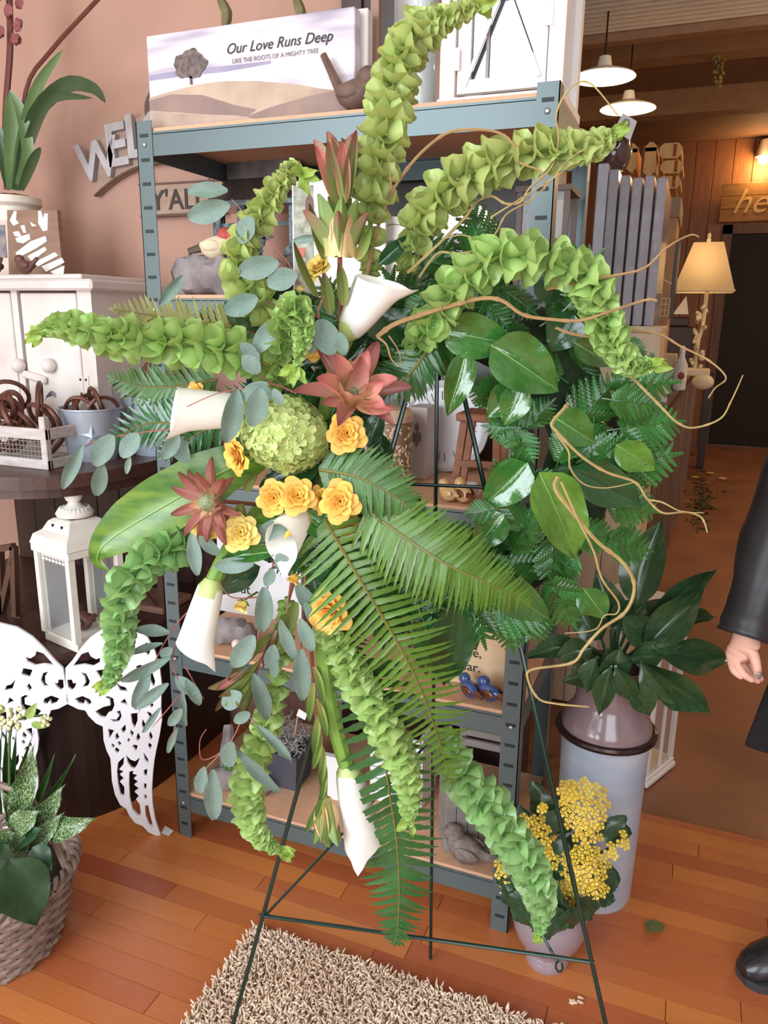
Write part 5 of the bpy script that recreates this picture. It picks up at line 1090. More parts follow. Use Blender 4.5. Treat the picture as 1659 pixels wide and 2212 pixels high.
# crates on cabinet at the back
m_crt = mat('pine_crate', (222, 178, 116), .6, rgb2=(196, 146, 88), scale=6, stretch=(6, 1, 1)); m_kraft = mat('brown_kraft_cabinet', (176, 134, 92), .65, var=.06)
kx0, kx1 = -.42, -.15; Yk = 4.5
Kc = thing('crate_cabinet', 'tall tan cabinet with grey lid carrying stacked pine crates', 'cabinet', (-.3, 4.75, 1.095))
part('body', MB().box((kx0, Yk, ctz), (kx1, Yk+.5, 1.95)), m_kraft, Kc, False)
part('lid', MB().cbox((kx0-.01, Yk-.012, 1.95), (kx1+.012, Yk+.512, 2.05), .004), mat('taupe_lid', (150, 122, 98), .6), Kc, False)
for ya in (.08, .3): part('hanging_frame', MB().box((kx1+.001, Yk+ya, 1.45), (kx1+.02, Yk+ya+.12, 1.85)), m_dkwood, Kc, False)
def crate(label, x0, x1, z0, z1, vert, yk=Yk+.02, dep=.32):
    t = thing('pine_crate', label, 'crate', ((x0+x1)/2, yk+dep/2, z0), 'pine crates on the tan cabinet')
    # end board with chamfered corners and a handle slot
    c = .02; ol = [(x0+c, z0), (x1-c, z0), (x1, z0+c), (x1, z1-c), (x1-c, z1), (x0+c, z1), (x0, z1-c), (x0, z0+c)]
    mx_, mz_ = ((x0+x1)/2, z1-.035) if vert else (x1-.035, (z0+z1)/2); a, b_ = (.03, .009) if vert else (.009, .03)
    sl = [(mx_-a, mz_-b_), (mx_+a, mz_-b_), (mx_+a, mz_+b_), (mx_-a, mz_+b_)]
    inst('end_board', poly2d('end_board', ol, [sl], m_crt, .014), frame(EX, EZ, V((0, -1, 0)), V((0, yk, 0))), t)
    for (xa, xb, za, zb_) in ((x0, x0+.01, z0+c, z1-c), (x1-.01, x1, z0+c, z1-c), (x0+c, x1-c, z0, z0+.01)): part('side_board', MB().box((xa, yk+.008, za), (xb, yk+dep, zb_)), m_crt, t, False)
def K_(u, v): return pY(u, v, Yk)
for (u0, u1, v0, v1, vert, lb_) in ((1352, 1378, 306, 372, True, 'upright pine crate, left of the two on end'), (1388, 1420, 303, 380, True, 'upright pine crate, right of the two on end'), (1422, 1475, 304, 342, False, 'pine crate on its side, topmost of the right stack'), (1425, 1477, 342, 375, False, 'pine crate on its side, middle of the right stack'), (1418, 1472, 376, 408, False, 'pine crate on its side, lowest of the right stack'), (1378, 1416, 381, 408, False, 'low pine crate under the upright crates')):
    A0, A1 = K_(u0, v1), K_(u1, v0); crate(lb_, A0.x, A1.x, A0.z, A1.z-.004, vert)
# wire basket on the counter
wbk = yp(1428, 570, 4.3, 1.45)
Wbk = thing('wire_basket', 'small cream wire basket hanging beside the wrapped canvases', 'basket', wbk)
b = MB()
for k in range(7):
    x = wbk.x-.06+k*.02; b.tube([V((x, 4.3, wbk.z)), V((x, 4.3, wbk.z+.09))], .002, 4)
for k in range(4): b.tube([V((wbk.x-.06, 4.3, wbk.z+k*.03)), V((wbk.x+.06, 4.3, wbk.z+k*.03))], .002, 4)
b.tube([V((wbk.x-.06, 4.3, wbk.z+.06)), V((wbk.x-.06, 4.49, wbk.z+.06))], .003, 4)
b.tube(spline([V((wbk.x-.05, 4.3, wbk.z+.09)), V((wbk.x-.02, 4.3, wbk.z+.19)), V((wbk.x+.06, 4.3, wbk.z+.16))], 8), .003, 4); part('wires', b, m_lbase, Wbk)
part('tag', MB().box((wbk.x-.012, 4.295, wbk.z+.02), (wbk.x+.008, 4.297, wbk.z+.06)), mat('white_paper', (232, 232, 234), .6, var=.02), Wbk, False)
# dark bench end beyond the counter
Bn = thing('dark_bench', 'dark wooden bench end standing beyond the counter', 'bench', (.12, 8.4, 0))
part('top', MB().box((-.3, 8.2, .85), (.22, 8.7, .92)), m_dkwood, Bn, False)
for x in (-.28, .14): part('leg', MB().box((x, 8.22, 0), (x+.07, 8.3, .85)), m_dkwood, Bn, False)
# pendant lamps
m_enam = mat('white_enamel_shade', (244, 236, 220), .35, var=.02)
for (u, v, Y, lb_) in ((1304, 168, 4.6, 'upper left white enamel pendant lamp glowing over the counter'), (1356, 236, 5.3, 'lower right white enamel pendant lamp glowing over the counter')):
    p = pY(u, v, Y); t = thing('pendant_lamp', lb_, 'lamp', p, 'enamel pendant lamps')
    part('shade', MB().lathe([(.165, 0), (.16, .008), (.09, .035), (.04, .05), (.03, .1), (0, .105)], 36, p, capb=False), m_enam, t)
    part('bulb', MB().ball(p+V((0, 0, .005)), .034, 12, 8), m_bulb, t); top_z = 3.39 if Y > 4.95 else 2.99
    part('cord', MB().tube([p+V((0, 0, .1)), V((p.x, p.y, top_z))], .005, 5), m_blk, t); point('pendant_light', p+V((0, 0, -.05)), 7, WARM, .035)
# wall sconce at the right edge of the far wall, hello sign
sp = pY(1652, 328, 9.9); Sn = thing('wall_sconce', 'bright wall sconce at the right edge above the script sign', 'lamp', sp)
part('shade', MB().lathe([(.09, -.05), (.05, .12), (.02, .13)], 20, sp), m_enam, Sn); part('bulb', MB().ball(sp+V((0, 0, -.07)), .06, 12, 8), m_bulb, Sn); part('arm', MB().tube([sp+V((0, 0, .13)), sp+V((0, .1, .16))], .012, 6), m_blk, Sn)
point('sconce_light', sp+V((0, -.12, -.16)), 13, (1, .6, .26), .06)
m_hs = mat('mustard_wood_board', (166, 122, 62), .6, rgb2=(140, 98, 48), scale=5, stretch=(1, 6, 6))
h0, h1 = pY(1552, 480, 9.85), pY(1659, 400, 9.85)
Hs = thing('script_sign', 'mustard brown plank sign with pale script lettering above the dark doorway', 'sign', V((h0.x+.4, 9.87, h0.z)))
for k in range(3): part('plank', MB().cbox((h0.x, 9.85, h0.z+k*.135), (h0.x+.95, 9.875, h0.z+.132+k*.135), .004), m_hs, Hs, False)
lettering('lettering', 'hello', .36, V((h0.x+.47, 9.846, h0.z+.09)), EX, EZ, mat('pale_gold_script', (210, 170, 104), .5), Hs, .002, .4)
# dried bunch hanging from the ceiling beam
db = pY(1552, 80, 6.3)
Db2 = thing('dried_flower_bunch', 'bunch of dried yellow green flowers hanging from the dark ceiling', 'dried flowers', db)
b = MB(); 
for k in range(10): b.tube([V((db.x+rnd(-.03, .03), 6.3, 3.2)), pY(1552+rnd(-10, 8), 130+rnd(0, 30), 6.3)], .004, 4)
part('stems', b, m_drst, Db2); dm = MB().ball((0, 0, 0), 1, 5, 4, (1, .6, .7)).mesh('dried_floret', mat('dried_floret', (150, 132, 72), .8, var=.2))
for k in range(60):
    v = rnd(82, 186); s_ = max(3, 16-abs(v-140)*.28); inst('dried_floret', dm, axis_frame(pY(1552+rnd(-s_, s_), v, 6.3+rnd(-.03, .03)), rv(), (.017,)*3), Db2)
# unseen pendants added off to the right to brighten the dim back room
for (x, y_, lb_) in ((1.7, 4.4, 'added unseen pendant lamp brightening the back room, nearer one'), (1.9, 7.2, 'added unseen pendant lamp brightening the back room, farther one')):
    p = V((x, y_, 2.75)); t = thing('pendant_lamp', lb_, 'lamp', p, 'enamel pendant lamps')
    part('shade', MB().lathe([(.165, 0), (.16, .008), (.09, .035), (.04, .05), (.03, .1), (0, .105)], 36, p, capb=False), m_enam, t)
    part('bulb', MB().ball(p+V((0, 0, .005)), .034, 12, 8), m_bulb, t)
    part('cord', MB().tube([p+V((0, 0, .1)), V((x, y_, 2.99 if y_ < 4.9 else 3.39))], .005, 5), m_blk, t); point('pendant_light', p+V((0, 0, -.05)), 45, WARM, .05)
# =================================================================== WIRE EASEL
m_eas = mat('dark_green_enamelled_wire', (22, 52, 44), .25, .3, var=.05, coat=.4)
eL, eR, eB = pz(568, 1978, .36), pz(1278, 2078, .36), pz(930, 2070, 0.004)
tL, tR, tB = pc(922, 700, 1.28), pc(967, 700, 1.28), pc(945, 700, 1.30)
def ext(p, q, z): return p+(q-p)*((z-p.z)/(q.z-p.z))
Ea = thing('wire_easel', 'dark green wire tripod easel carrying the big floral wreath', 'easel', V((eB.x, eB.y-.2, 0)))
part('leg', MB().tube([ext(tL, eL, .004), tL, tL+V((0, .01, .05))], .0042, 8), m_eas, Ea)
part('leg', MB().tube([ext(tR, eR, .004), tR, tR+V((0, .01, .05))], .0042, 8), m_eas, Ea)
part('back_leg', MB().tube([eB, tB, tB+V((0, 0, .05))], .0038, 8), m_eas, Ea)
part('cross_bar', MB().tube([eL-(eR-eL)*.012, eR+(eR-eL)*.008], .0034, 8), m_eas, Ea)
z_ = pc(960, 1060, 1.2).z
part('cross_bar', MB().tube([ext(tL, eL, z_), ext(tR, eR, z_)], .003, 8), m_eas, Ea)
hb_ = ext(tB, eB, pc(936, 1643, 1.3).z)
part('brace', MB().tube([eL+(eR-eL)*.006, hb_], .0026, 6), m_eas, Ea)
part('brace', MB().tube([hb_, pz(1205, 2080, .32)], .0026, 6), m_eas, Ea)
lp_ = pz(1208, 2088, .315); part('brace_loop', MB().tube([lp_+V((.006*math.cos(a), 0, .011*math.sin(a))) for a in [k*math.pi/6 for k in range(13)]], .002, 5), m_eas, Ea)
part('top_ring', MB().tube([(tL+tR)/2+V((0, .005, .05))+lr*.02*math.cos(k*math.pi/8)+EZ*.02*math.sin(k*math.pi/8) for k in range(17)], .003, 6), m_eas, Ea)

# =================================================================== WREATH BASE AND FOLIAGE
m_wb = mat('dark_moss_wreath_base', (34, 54, 30), .95, var=.4, scale=50, bump=.6)
WC = pc(985, 975, 1.215); WU = (EZ+V((-sy, cy, 0))*.12).normalized(); WN = lr.cross(WU); WN = WN if WN.dot(tocam(WC)) > 0 else -WN
b = MB(); nU, nV = 56, 12; vs_ = []; fs = []
for i in range(nU):
    a = 2*math.pi*i/nU; d_ = lr*math.cos(a)+WU*math.sin(a)
    for j in range(nV):
        q = 2*math.pi*j/nV; rr = .058*(1+.08*math.sin(9*a+3*q)); vs_.append(WC+d_*(.205+rr*math.cos(q))+WN*rr*.7*math.sin(q))
for i in range(nU):
    for j in range(nV): fs.append((i*nV+j, ((i+1) % nU)*nV+j, ((i+1) % nU)*nV+(j+1) % nV, i*nV+(j+1) % nV))
solo('wreath_form', b.add(vs_, fs), m_wb, 'dark mossy wreath ring hidden under the foliage on the easel', 'wreath')
# leatherleaf fern fronds
m_lea = mat('leatherleaf_green', (54, 106, 46), .2, var=.25, scale=14, trans=.1, rnd=.28, spec=.6)
def pinna_mesh():
    b = MB(); n = 7
    for k in range(n):
        y0 = .06+.86*k/n; L = (.42*(1-k/n)**.8+.1)*.5; w_ = .075
        for sg in (-1, 1):
            b.add([V((0, y0, .02)), V((sg*L*.5, y0-.012, .03)), V((sg*L, y0+.13, -.0)), V((sg*L*.75, y0+.155, .0)), V((sg*L*.45, y0+.15, .02)), V((0, y0+.1, .02))], [(0, 1, 2, 3, 4, 5) if sg > 0 else (5, 4, 3, 2, 1, 0)])
    b.add([V((-.04, .9, .015)), V((.04, .9, .015)), V((0, 1.02, -.02))], [(0, 1, 2)]); b.add([V((-.012, 0, .022)), V((.012, 0, .022)), V((.006, 1, .0)), V((-.006, 1, .0))], [(0, 1, 2, 3)])
    return b.mesh('pinna', m_lea, smooth=False)
PIN = pinna_mesh()
def leather(base, tip, n, wf=.62, label=None, npair=7, grp='leatherleaf fronds covering the wreath'):
    t = thing('leatherleaf_frond', label or 'glossy green leatherleaf fern frond tucked into the wreath', 'fern', base, grp)
    ax = tip-base; L = ax.length; ax.normalize(); n = (n-ax*n.dot(ax)).normalized(); sd = ax.cross(n)
    P = [base+ax*L*f-n*L*.12*f*f for f in (0, .25, .5, .75, 1)]
    part('rachis', MB().tube(P, [.0016, .0014, .0012, .001, .0006], 4), m_lea, t)
    for k in range(npair):
        f = .16+.72*k/npair; pl = L*wf*(1-f)**.75*(.75+.25*min(1, k/1.5)); p = base+ax*L*f-n*L*.12*f*f
        for sg in (-1, 1):
            d_ = (ax*.62+sd*sg*.8-n*(.12+rnd(0, .2))).normalized(); M = orient(p, p+d_*pl, n+rv(.18), pl*.8); inst('pinna', PIN, M, t)
    p = P[3]; inst('pinna', PIN, orient(p-ax*L*.05, P[4], n, L*.22), t)
    return t
RW = random.Random(21)
def wp(ang, r, off): d_ = lr*math.cos(ang)+WU*math.sin(ang); return WC+d_*r+WN*off, d_
for k in range(76):
    ang = RW.uniform(-2.5, 2.35); 
    out = RW.random(); r0 = RW.uniform(.16, .26); p, d_ = wp(ang, r0, RW.uniform(.04, .07)); tg_ = V(lr)*(-math.sin(ang))+WU*math.cos(ang)
    if out < .62: dr_ = d_*RW.uniform(.5, 1)+tg_*RW.uniform(-.9, .9); L = RW.uniform(.10, .15)
    elif out < .82: dr_ = -d_*.4+tg_*RW.choice((-1, 1)); L = RW.uniform(.08, .11)
    else: dr_ = tg_*RW.choice((-1, 1))+d_*.2; L = RW.uniform(.1, .14)
    if -1.3 < ang < -.15: L *= .68
    dr_ = (dr_.normalized()+WN*RW.uniform(-.1, .35)).normalized()
    sec_ = ['right side', 'upper right', 'top', 'upper left', 'left side', 'lower left', 'bottom', 'lower right'][int(((ang+2*math.pi)/(math.pi/4)+.5)) % 8]
    leather(p, p+dr_*L, WN+V((RW.uniform(-.5, .5), RW.uniform(-.4, .4), RW.uniform(-.3, .7))), label='glossy leatherleaf fern frond tucked into the wreath at its '+sec_)
# individually placed fronds that break the outline
for (a, c_, yc, lb_) in (((1300, 860), (1430, 880), 1.12, 'leatherleaf frond jutting right below the pale bells tip'), ((1310, 930), (1490, 905), 1.14, 'long leatherleaf frond pointing right toward the counter'), ((1290, 1075), (1435, 1110), 1.13, 'leatherleaf frond at the right end of the forked willow'), ((1180, 1230), (1250, 1370), 1.1, 'leatherleaf frond hanging at the lower right of the wreath'), ((1090, 1290), (1110, 1420), 1.12, 'leatherleaf frond hanging below the wreath by the shelf post'), ((1160, 1270), (1160, 1400), 1.12, 'leatherleaf frond hanging in front of the easel leg'),
                         ((1080, 1100), (1000, 1110), 1.1, 'leatherleaf frond pointing into the wreath opening'), ((1130, 960), (1075, 940), 1.1, 'small leatherleaf frond tipping into the right of the opening'), ((900, 590), (960, 545), 1.13, 'leatherleaf frond above the white calla at the wreath top'), ((930, 640), (870, 680), 1.08, 'leatherleaf frond right of the top calla'), ((1030, 570), (1090, 530), 1.16, 'leatherleaf frond rising behind the arching bells'), ((1330, 740), (1400, 760), 1.15, 'leatherleaf frond behind the pale bells tip at right'), ((1050, 1200), (1040, 1330), 1.1, 'leatherleaf frond in the lower middle of the wreath'), ((860, 780), (820, 720), 1.12, 'leatherleaf frond left of the wreath opening')):
    P, Q = pc(*a, yc), pc(*c_, yc-.01); leather(P, Q, tocam(P)+rv(.2), .6, lb_, 8, None)
# salal / lemon leaves
def p_salal(s_): return max(.02, math.sin(math.pi*s_**.72)**.72)*(1-.25*s_**3)
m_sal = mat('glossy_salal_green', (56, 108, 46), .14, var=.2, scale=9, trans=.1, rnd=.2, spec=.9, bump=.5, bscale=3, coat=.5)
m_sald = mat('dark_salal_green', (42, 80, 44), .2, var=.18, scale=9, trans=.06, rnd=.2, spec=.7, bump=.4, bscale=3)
m_sall = mat('light_salal_green', (96, 140, 54), .2, var=.18, scale=9, trans=.18, rnd=.1, bump=.5, bscale=3, spec=.8)
SAL = {k: leafmesh('salal_'+k, m, p_salal, .28, .14, .35, 12, 8) for k, m in (('g', m_sal), ('d', m_sald), ('l', m_sall))}
m_vein = mat('pale_leaf_vein', (120, 158, 84), .4)
def salal(k, a, c_, w_, yc, label, dt=0., grp=None, jit=.25, tilt=None):
    P = pc(*a, yc); Q = pc(*c_, yc+dt); t = thing('salal_leaf', label, 'leaf', P, grp)
    n_ = tocam((P+Q)/2)+(tilt if tilt is not None else rv(jit)); d = (P-O).dot(fwd); M = orient(P, Q, n_, w_*d/F); inst('blade', SAL[k], M, t)
    L = (Q-P).length; vr = MB().tube([M @ V((0, s_, .006-.14*s_*s_+.0)) for s_ in (.0, .25, .5, .75, .97)], [.0012, .001, .0008, .0006, .0003], 4); part('midrib', vr, m_vein if k != 'd' else m_sald, t)
for args in (('g', (955, 715), (1118, 745), 100, 1.07, 'broad glossy leaf under the willow arch with two bright glints'), ('g', (1060, 745), (1215, 845), 125, 1.06, 'biggest glossy leaf with white window reflections at the wreath top'), ('g', (1008, 760), (968, 902), 66, 1.06, 'pointed leaf hanging into the top of the wreath opening'), ('g', (935, 730), (965, 815), 75, 1.1, 'rounded leaf tucked under the broad glossy leaf'), ('g', (1120, 830), (1050, 905), 70, 1.09, 'bluish glossy leaf at the upper right of the opening'), ('g', (1130, 835), (1088, 920), 70, 1.08, 'leaf beside the easel leg with tip pointing down'),
             ('g', (1195, 900), (1290, 958), 85, 1.06, 'glossy leaf crossed by the willow twig at the right'), ('l', (1165, 1020), (1258, 1215), 125, 1.06, 'large yellow green leaf with gold glints on the right side'), ('g', (1140, 1000), (1042, 1100), 95, 1.1, 'curled leaf at the lower right of the opening'), ('d', (1235, 1010), (1395, 1095), 95, 1.1, 'dark leaf behind the forked willow on the right'), ('l', (1330, 960), (1420, 1018), 70, 1.12, 'yellowing leaf at the far right of the wreath'), ('g', (1060, 1250), (1195, 1348), 85, 1.08, 'green leaf under the tip of the right fern'), ('d', (985, 1310), (962, 1492), 100, 1.08, 'dark veined leaf hanging below the wreath'),
             ('g', (655, 1110), (725, 1165), 62, 1.03, 'rounded leaf beside the centre calla'), ('d', (700, 1190), (640, 1150), 70, 1.04, 'dark leaf right of the centre calla'), ('d', (690, 1000), (555, 1050), 85, 1.06, 'dark leaf beneath the green hydrangea'), ('d', (795, 660), (905, 750), 110, 1.12, 'dark dull leaf behind the stem of the top calla'), ('d', (820, 570), (892, 505), 36, 1.1, 'dark upright leaf between the upright bells stems'), ('g', (600, 1190), (475, 1205), 40, 1.02, 'flat leaf above the hanging eucalyptus'), ('l', (540, 1140), (660, 1110), 55, 1.03, 'pale green leaf under the row of roses'), ('d', (1240, 680), (1190, 760), 90, 1.12, 'dark leaf under the arching bells'), ('g', (1240, 740), (1330, 790), 60, 1.11, 'leaf beside the right bells stem'),
             ('g', (1260, 1270), (1310, 1340), 70, 1.1, 'leaf at the lower right edge by the peace lily'), ('g', (900, 1230), (960, 1300), 80, 1.1, 'leaf beneath the right fern near its middle'), ('g', (1090, 1110), (1020, 1190), 75, 1.1, 'leaf below the wreath opening'), ('d', (1160, 600), (1220, 650), 70, 1.14, 'dark leaf behind the arching bells')): salal(*args)
RF = random.Random(33)
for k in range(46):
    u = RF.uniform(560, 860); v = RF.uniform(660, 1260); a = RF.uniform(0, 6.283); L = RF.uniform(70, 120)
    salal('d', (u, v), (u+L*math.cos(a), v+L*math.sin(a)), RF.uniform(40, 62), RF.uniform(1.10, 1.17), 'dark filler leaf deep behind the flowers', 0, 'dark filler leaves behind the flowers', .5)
for k in range(12):
    u = RF.uniform(600, 860); v = RF.uniform(620, 1250); a = RF.uniform(0, 6.283); P = pc(u, v, 1.12); Q = pc(u+110*math.cos(a), v+110*math.sin(a), 1.1); leather(P, Q, tocam(P)+rv(.3), .6, 'leatherleaf frond filling behind the flowers', 7, 'leatherleaf fronds behind the flowers')

for (x0, x1, y0, y1, nn, lb_) in ((880, 1150, 1110, 1370, 16, 'leatherleaf frond filling the wreath below its opening'), (1090, 1230, 840, 1080, 10, 'leatherleaf frond filling the wreath right of its opening'), (900, 1240, 570, 690, 9, 'leatherleaf frond filling the wreath above its opening')):
    for k in range(nn):
        u = RF.uniform(x0, x1); v = RF.uniform(y0, y1); a = RF.uniform(0, 6.283); P = pc(u, v, RF.uniform(1.11, 1.15)); Q = pc(u+100*math.cos(a), v+100*math.sin(a), 1.1)
        leather(P, Q, tocam(P)+rv(.35), .62, lb_, 7, 'leatherleaf fronds covering the wreath')
for k in range(12):
    u = RF.uniform(870, 1130); v = RF.uniform(1120, 1330); a = RF.uniform(0, 6.283)
    salal('g' if k % 2 else 'd', (u, v), (u+95*math.cos(a), v+95*math.sin(a)), RF.uniform(50, 70), RF.uniform(1.12, 1.16), 'green filler leaf behind the yellow green ferns below the opening', 0, 'filler leaves below the opening', .5)

# =================================================================== SWORD FERNS
def leaflet_mesh(name, m, droop=.22, tw=.2):
    b = MB(); n = 9; vs_ = []; fs = []
    for i in range(n+1):
        s_ = i/n; w_ = .5*max(.03, (1-s_**2.2)**.9)*(1+.12*(1 if i % 2 else -1)*(0 < i < n)); z = -droop*s_*s_
        vs_ += [V((-w_, s_, z-.03*0)), V((0, s_, z-.012)), V((w_, s_, z))]
    for i in range(n):
        for j in range(2): a = i*3+j; fs.append((a, a+1, a+4, a+3))
    return b.add(vs_, fs).mesh(name, m)
m_fyg = mat('yellow_green_fern', (104, 138, 48), .3, rgb2=(68, 108, 36), scale=16, trans=.16, rnd=.16, spec=.6)
m_fdk = mat('dark_sword_fern', (40, 88, 46), .22, rgb2=(60, 112, 56), scale=16, trans=.1, rnd=.18, spec=.7)
m_fgo = mat('golden_fern', (150, 146, 62), .4, rgb2=(110, 112, 40), scale=20, trans=.2, rnd=.15)
m_fmd = mat('mid_green_fern', (66, 108, 56), .35, rgb2=(88, 128, 62), scale=16, trans=.15, rnd=.18)
m_rac = mat('brown_green_rachis', (112, 108, 50), .5)
FL = {m.name: leaflet_mesh('leaflet_'+m.name, m) for m in (m_fyg, m_fdk, m_fgo, m_fmd)}
def fern(label, pts, lens, n, m, ang=62, wr=.17, nh=None, lsc=1., rsc=1., wmax=.0095):
    P = spline([pc(*p) for p in pts], n); t = thing('sword_fern_frond', label, 'fern', P[0]); me = FL[m.name]
    part('rachis', MB().tube(P, [.0026*(1-.75*i/n) for i in range(n+1)], 5), m_rac, t)
    for i in range(1, n):
        f = i/n; p = P[i]; tx = (P[i+1]-P[i-1]).normalized(); nn = (nh if nh is not None else tocam(p)); nn = (nn-tx*nn.dot(tx)).normalized(); sd = tx.cross(nn); d = (p-O).dot(fwd)
        L = lerp_tab(lens, f)*d/F; a = math.radians(ang-18*f)
        for sg, k in ((-1, lsc), (1, rsc)):
            dr_ = (tx*math.cos(a)+sd*sg*math.sin(a)+nn*rnd(-.08, .12)+rv(.05)).normalized(); Lk = L*k*rnd(.92, 1.06)
            inst('leaflet', me, orient(p+tx*(.001*sg), p+dr_*Lk, nn+rv(.15), max(.004, min(Lk*wr*1.4, wmax*(1-.35*f))), Lk), t)
    inst('leaflet', me, orient(P[n-1], P[n]+(P[n]-P[n-1])*1.5, tocam(P[n]), .006), t); return t
fern('dark glossy sword fern hanging lowest, tip over the easel cross bar', [(790, 1420, 1.09), (815, 1540, 1.085), (838, 1690, 1.08), (855, 1800, 1.08), (862, 1900, 1.08), (860, 1990, 1.08), (852, 2040, 1.08)], [(0, 95), (.3, 118), (.55, 105), (.8, 62), (.93, 30), (1, 10)], 34, m_fdk, 74, wr=.26, wmax=.0165)
fern('big yellow green sword fern drooping down the middle of the spray', [(700, 1120, 1.03), (770, 1240, 1.005), (845, 1365, 1.0), (905, 1480, 1.01), (945, 1590, 1.03), (975, 1690, 1.05)], [(0, 90), (.15, 140), (.4, 135), (.65, 105), (.85, 70), (1, 14)], 40, m_fyg, 78)
fern('yellow green sword fern reaching right across the wreath', [(790, 1100, 1.02), (880, 1165, 1.0), (970, 1222, .99), (1060, 1262, 1.0), (1145, 1305, 1.02)], [(0, 90), (.2, 118), (.5, 108), (.75, 74), (.92, 36), (1, 10)], 40, m_fyg, 76)
fern('feathery fern below the wreath opening', [(690, 1015, 1.03), (770, 1030, 1.01), (845, 1068, 1.01), (915, 1122, 1.02)], [(0, 60), (.25, 92), (.6, 78), (1, 14)], 32, m_fmd, 66)
fern('golden green fern tip above the left bells stem', [(500, 705, 1.1), (410, 695, 1.1), (330, 682, 1.1), (245, 668, 1.09)], [(0, 55), (.3, 58), (.7, 48), (1, 8)], 20, m_fgo, 70, wmax=.008)
fern('small fern pointing left over the rear bucket', [(470, 820, 1.11), (380, 835, 1.11), (310, 835, 1.11), (240, 815, 1.1)], [(0, 60), (.3, 66), (.7, 52), (1, 10)], 20, m_fmd, 66)
fern('dark fern pointing left beneath the left calla', [(470, 905, 1.1), (390, 915, 1.1), (320, 915, 1.1), (243, 948, 1.09)], [(0, 60), (.3, 80), (.7, 60), (1, 10)], 18, m_fdk, 66)
fern('fern hanging under the left calla', [(590, 860, 1.1), (520, 900, 1.09), (440, 930, 1.09), (350, 985, 1.08)], [(0, 70), (.3, 95), (.7, 70), (1, 10)], 20, m_fdk, 68)
fern('fern tip behind the upper left bells', [(600, 745, 1.13), (530, 710, 1.13), (475, 690, 1.13), (425, 680, 1.12)], [(0, 50), (.4, 55), (1, 8)], 20, m_fmd, 64)
fern('dark curving fern at the upper left of the wreath opening', [(930, 745, 1.08), (900, 790, 1.07), (860, 830, 1.07), (800, 850, 1.06)], [(0, 60), (.4, 78), (1, 12)], 22, m_fdk, 66)
fern('dark fern behind the lower bells', [(720, 1250, 1.08), (740, 1340, 1.08), (770, 1440, 1.08)], [(0, 60), (.5, 70), (1, 20)], 20, m_fdk, 68)

# =================================================================== BELLS OF IRELAND
def bell_mesh(m, sd):
    R_ = random.Random(sd); n = 15; prof = ((.05, 0), (.30, .10), (.50, .32), (.62, .60), (.72, .86)); vs_ = []; fs = []
    ph = R_.uniform(0, 6)
    for i, (r, z) in enumerate(prof):
        for j in range(n):
            a = 2*math.pi*j/n; k = 1+(.05*math.sin(5*a+ph)+.05*math.sin(3*a+ph))*(i/4)**2; vs_.append(V((r*k*math.cos(a), r*k*math.sin(a)*.92, z+(.055*math.cos(5*a+ph)+.14*math.cos(a))*(i/4)**2)))
    for i in range(4):
        for j in range(n): fs.append((i*n+j, i*n+(j+1) % n, (i+1)*n+(j+1) % n, (i+1)*n+j))
    b = MB().add(vs_, fs); b.ball((0, 0, .28), .1, 5, 4)
    return b.mesh('bell', m)
m_bel = mat('bells_pale_green', (186, 212, 134), .28, rgb2=(158, 192, 104), scale=40, trans=.36, rnd=.16)
m_bly = mat('bells_yellow_green', (202, 214, 138), .32, rgb2=(176, 194, 110), scale=40, trans=.36, rnd=.14)
m_blg = mat('bells_cool_green', (168, 206, 138), .28, rgb2=(140, 184, 112), scale=40, trans=.36, rnd=.16)
BM = {m.name: [bell_mesh(m, s_) for s_ in (1, 2, 3)] for m in (m_bel, m_bly, m_blg)}
m_bst = mat('bells_stem', (128, 160, 84), .4)
TIPL = leafmesh('bells_tip_leaf', mat('bells_tip_leaf', (158, 186, 84), .4, trans=.3), p_ovate, .3, .2, .8)
def bells(label, pts, wid, nw, m=m_bel, per=6, fw_=.6, tipleaf=True):
    n = 60; P = spline([pc(*p) for p in pts], n); t = thing('bells_of_ireland', label, 'flower stem', P[0]); d0 = (P[0]-O).dot(fwd)
    part('stem', MB().tube(P, [.0042*(1-.65*i/n) for i in range(n+1)], 6), m_bst, t)
    TL = sum((P[i+1]-P[i]).length for i in range(n)); f = .02; k = -1
    while f < .995:
        k += 1; i = min(n-1, max(1, int(f*n))); p = P[i]; tx = (P[i+1]-P[i-1]).normalized(); a0 = tx.orthogonal().normalized(); b0 = tx.cross(a0)
        R = lerp_tab(wid, f)*.5*(p-O).dot(fwd)/F; nb_ = per if R > .008 else 4
        for j in range(nb_):
            a = 2*math.pi*(j+.5*(k % 2))/nb_+rnd(-.2, .2); rad = a0*math.cos(a)+b0*math.sin(a)
            ax = (tx*fw_+rad*.85+rv(.16)).normalized(); s_ = R*rnd(.95, 1.15)
            inst('bell', random.choice(BM[m.name]), axis_frame(p+rad*R*.12, ax, (s_, s_, s_), rnd(0, 6)), t)
        f += max(.0055, R*(.9 if R > .014 else .75))/TL
    if tipleaf:
        tx = (P[n]-P[n-2]).normalized()
        for j in range(4):
            d_ = (tx+rv(.7)).normalized(); inst('tip_leaf', TIPL, orient(P[n-1], P[n-1]+d_*.028, tocam(P[n])+rv(.4), .015), t)
    return t
bells('tallest bells stem rising past the bird and white lantern', [(800, 620, 1.12), (800, 480, 1.1), (815, 360, 1.09), (835, 270, 1.08), (848, 175, 1.08), (885, 90, 1.07), (950, 45, 1.07), (1035, 12, 1.07)], [(0, 20), (.18, 84), (.4, 92), (.6, 92), (.75, 78), (.88, 50), (1, 20)], 20, m_bly, 6, .75)
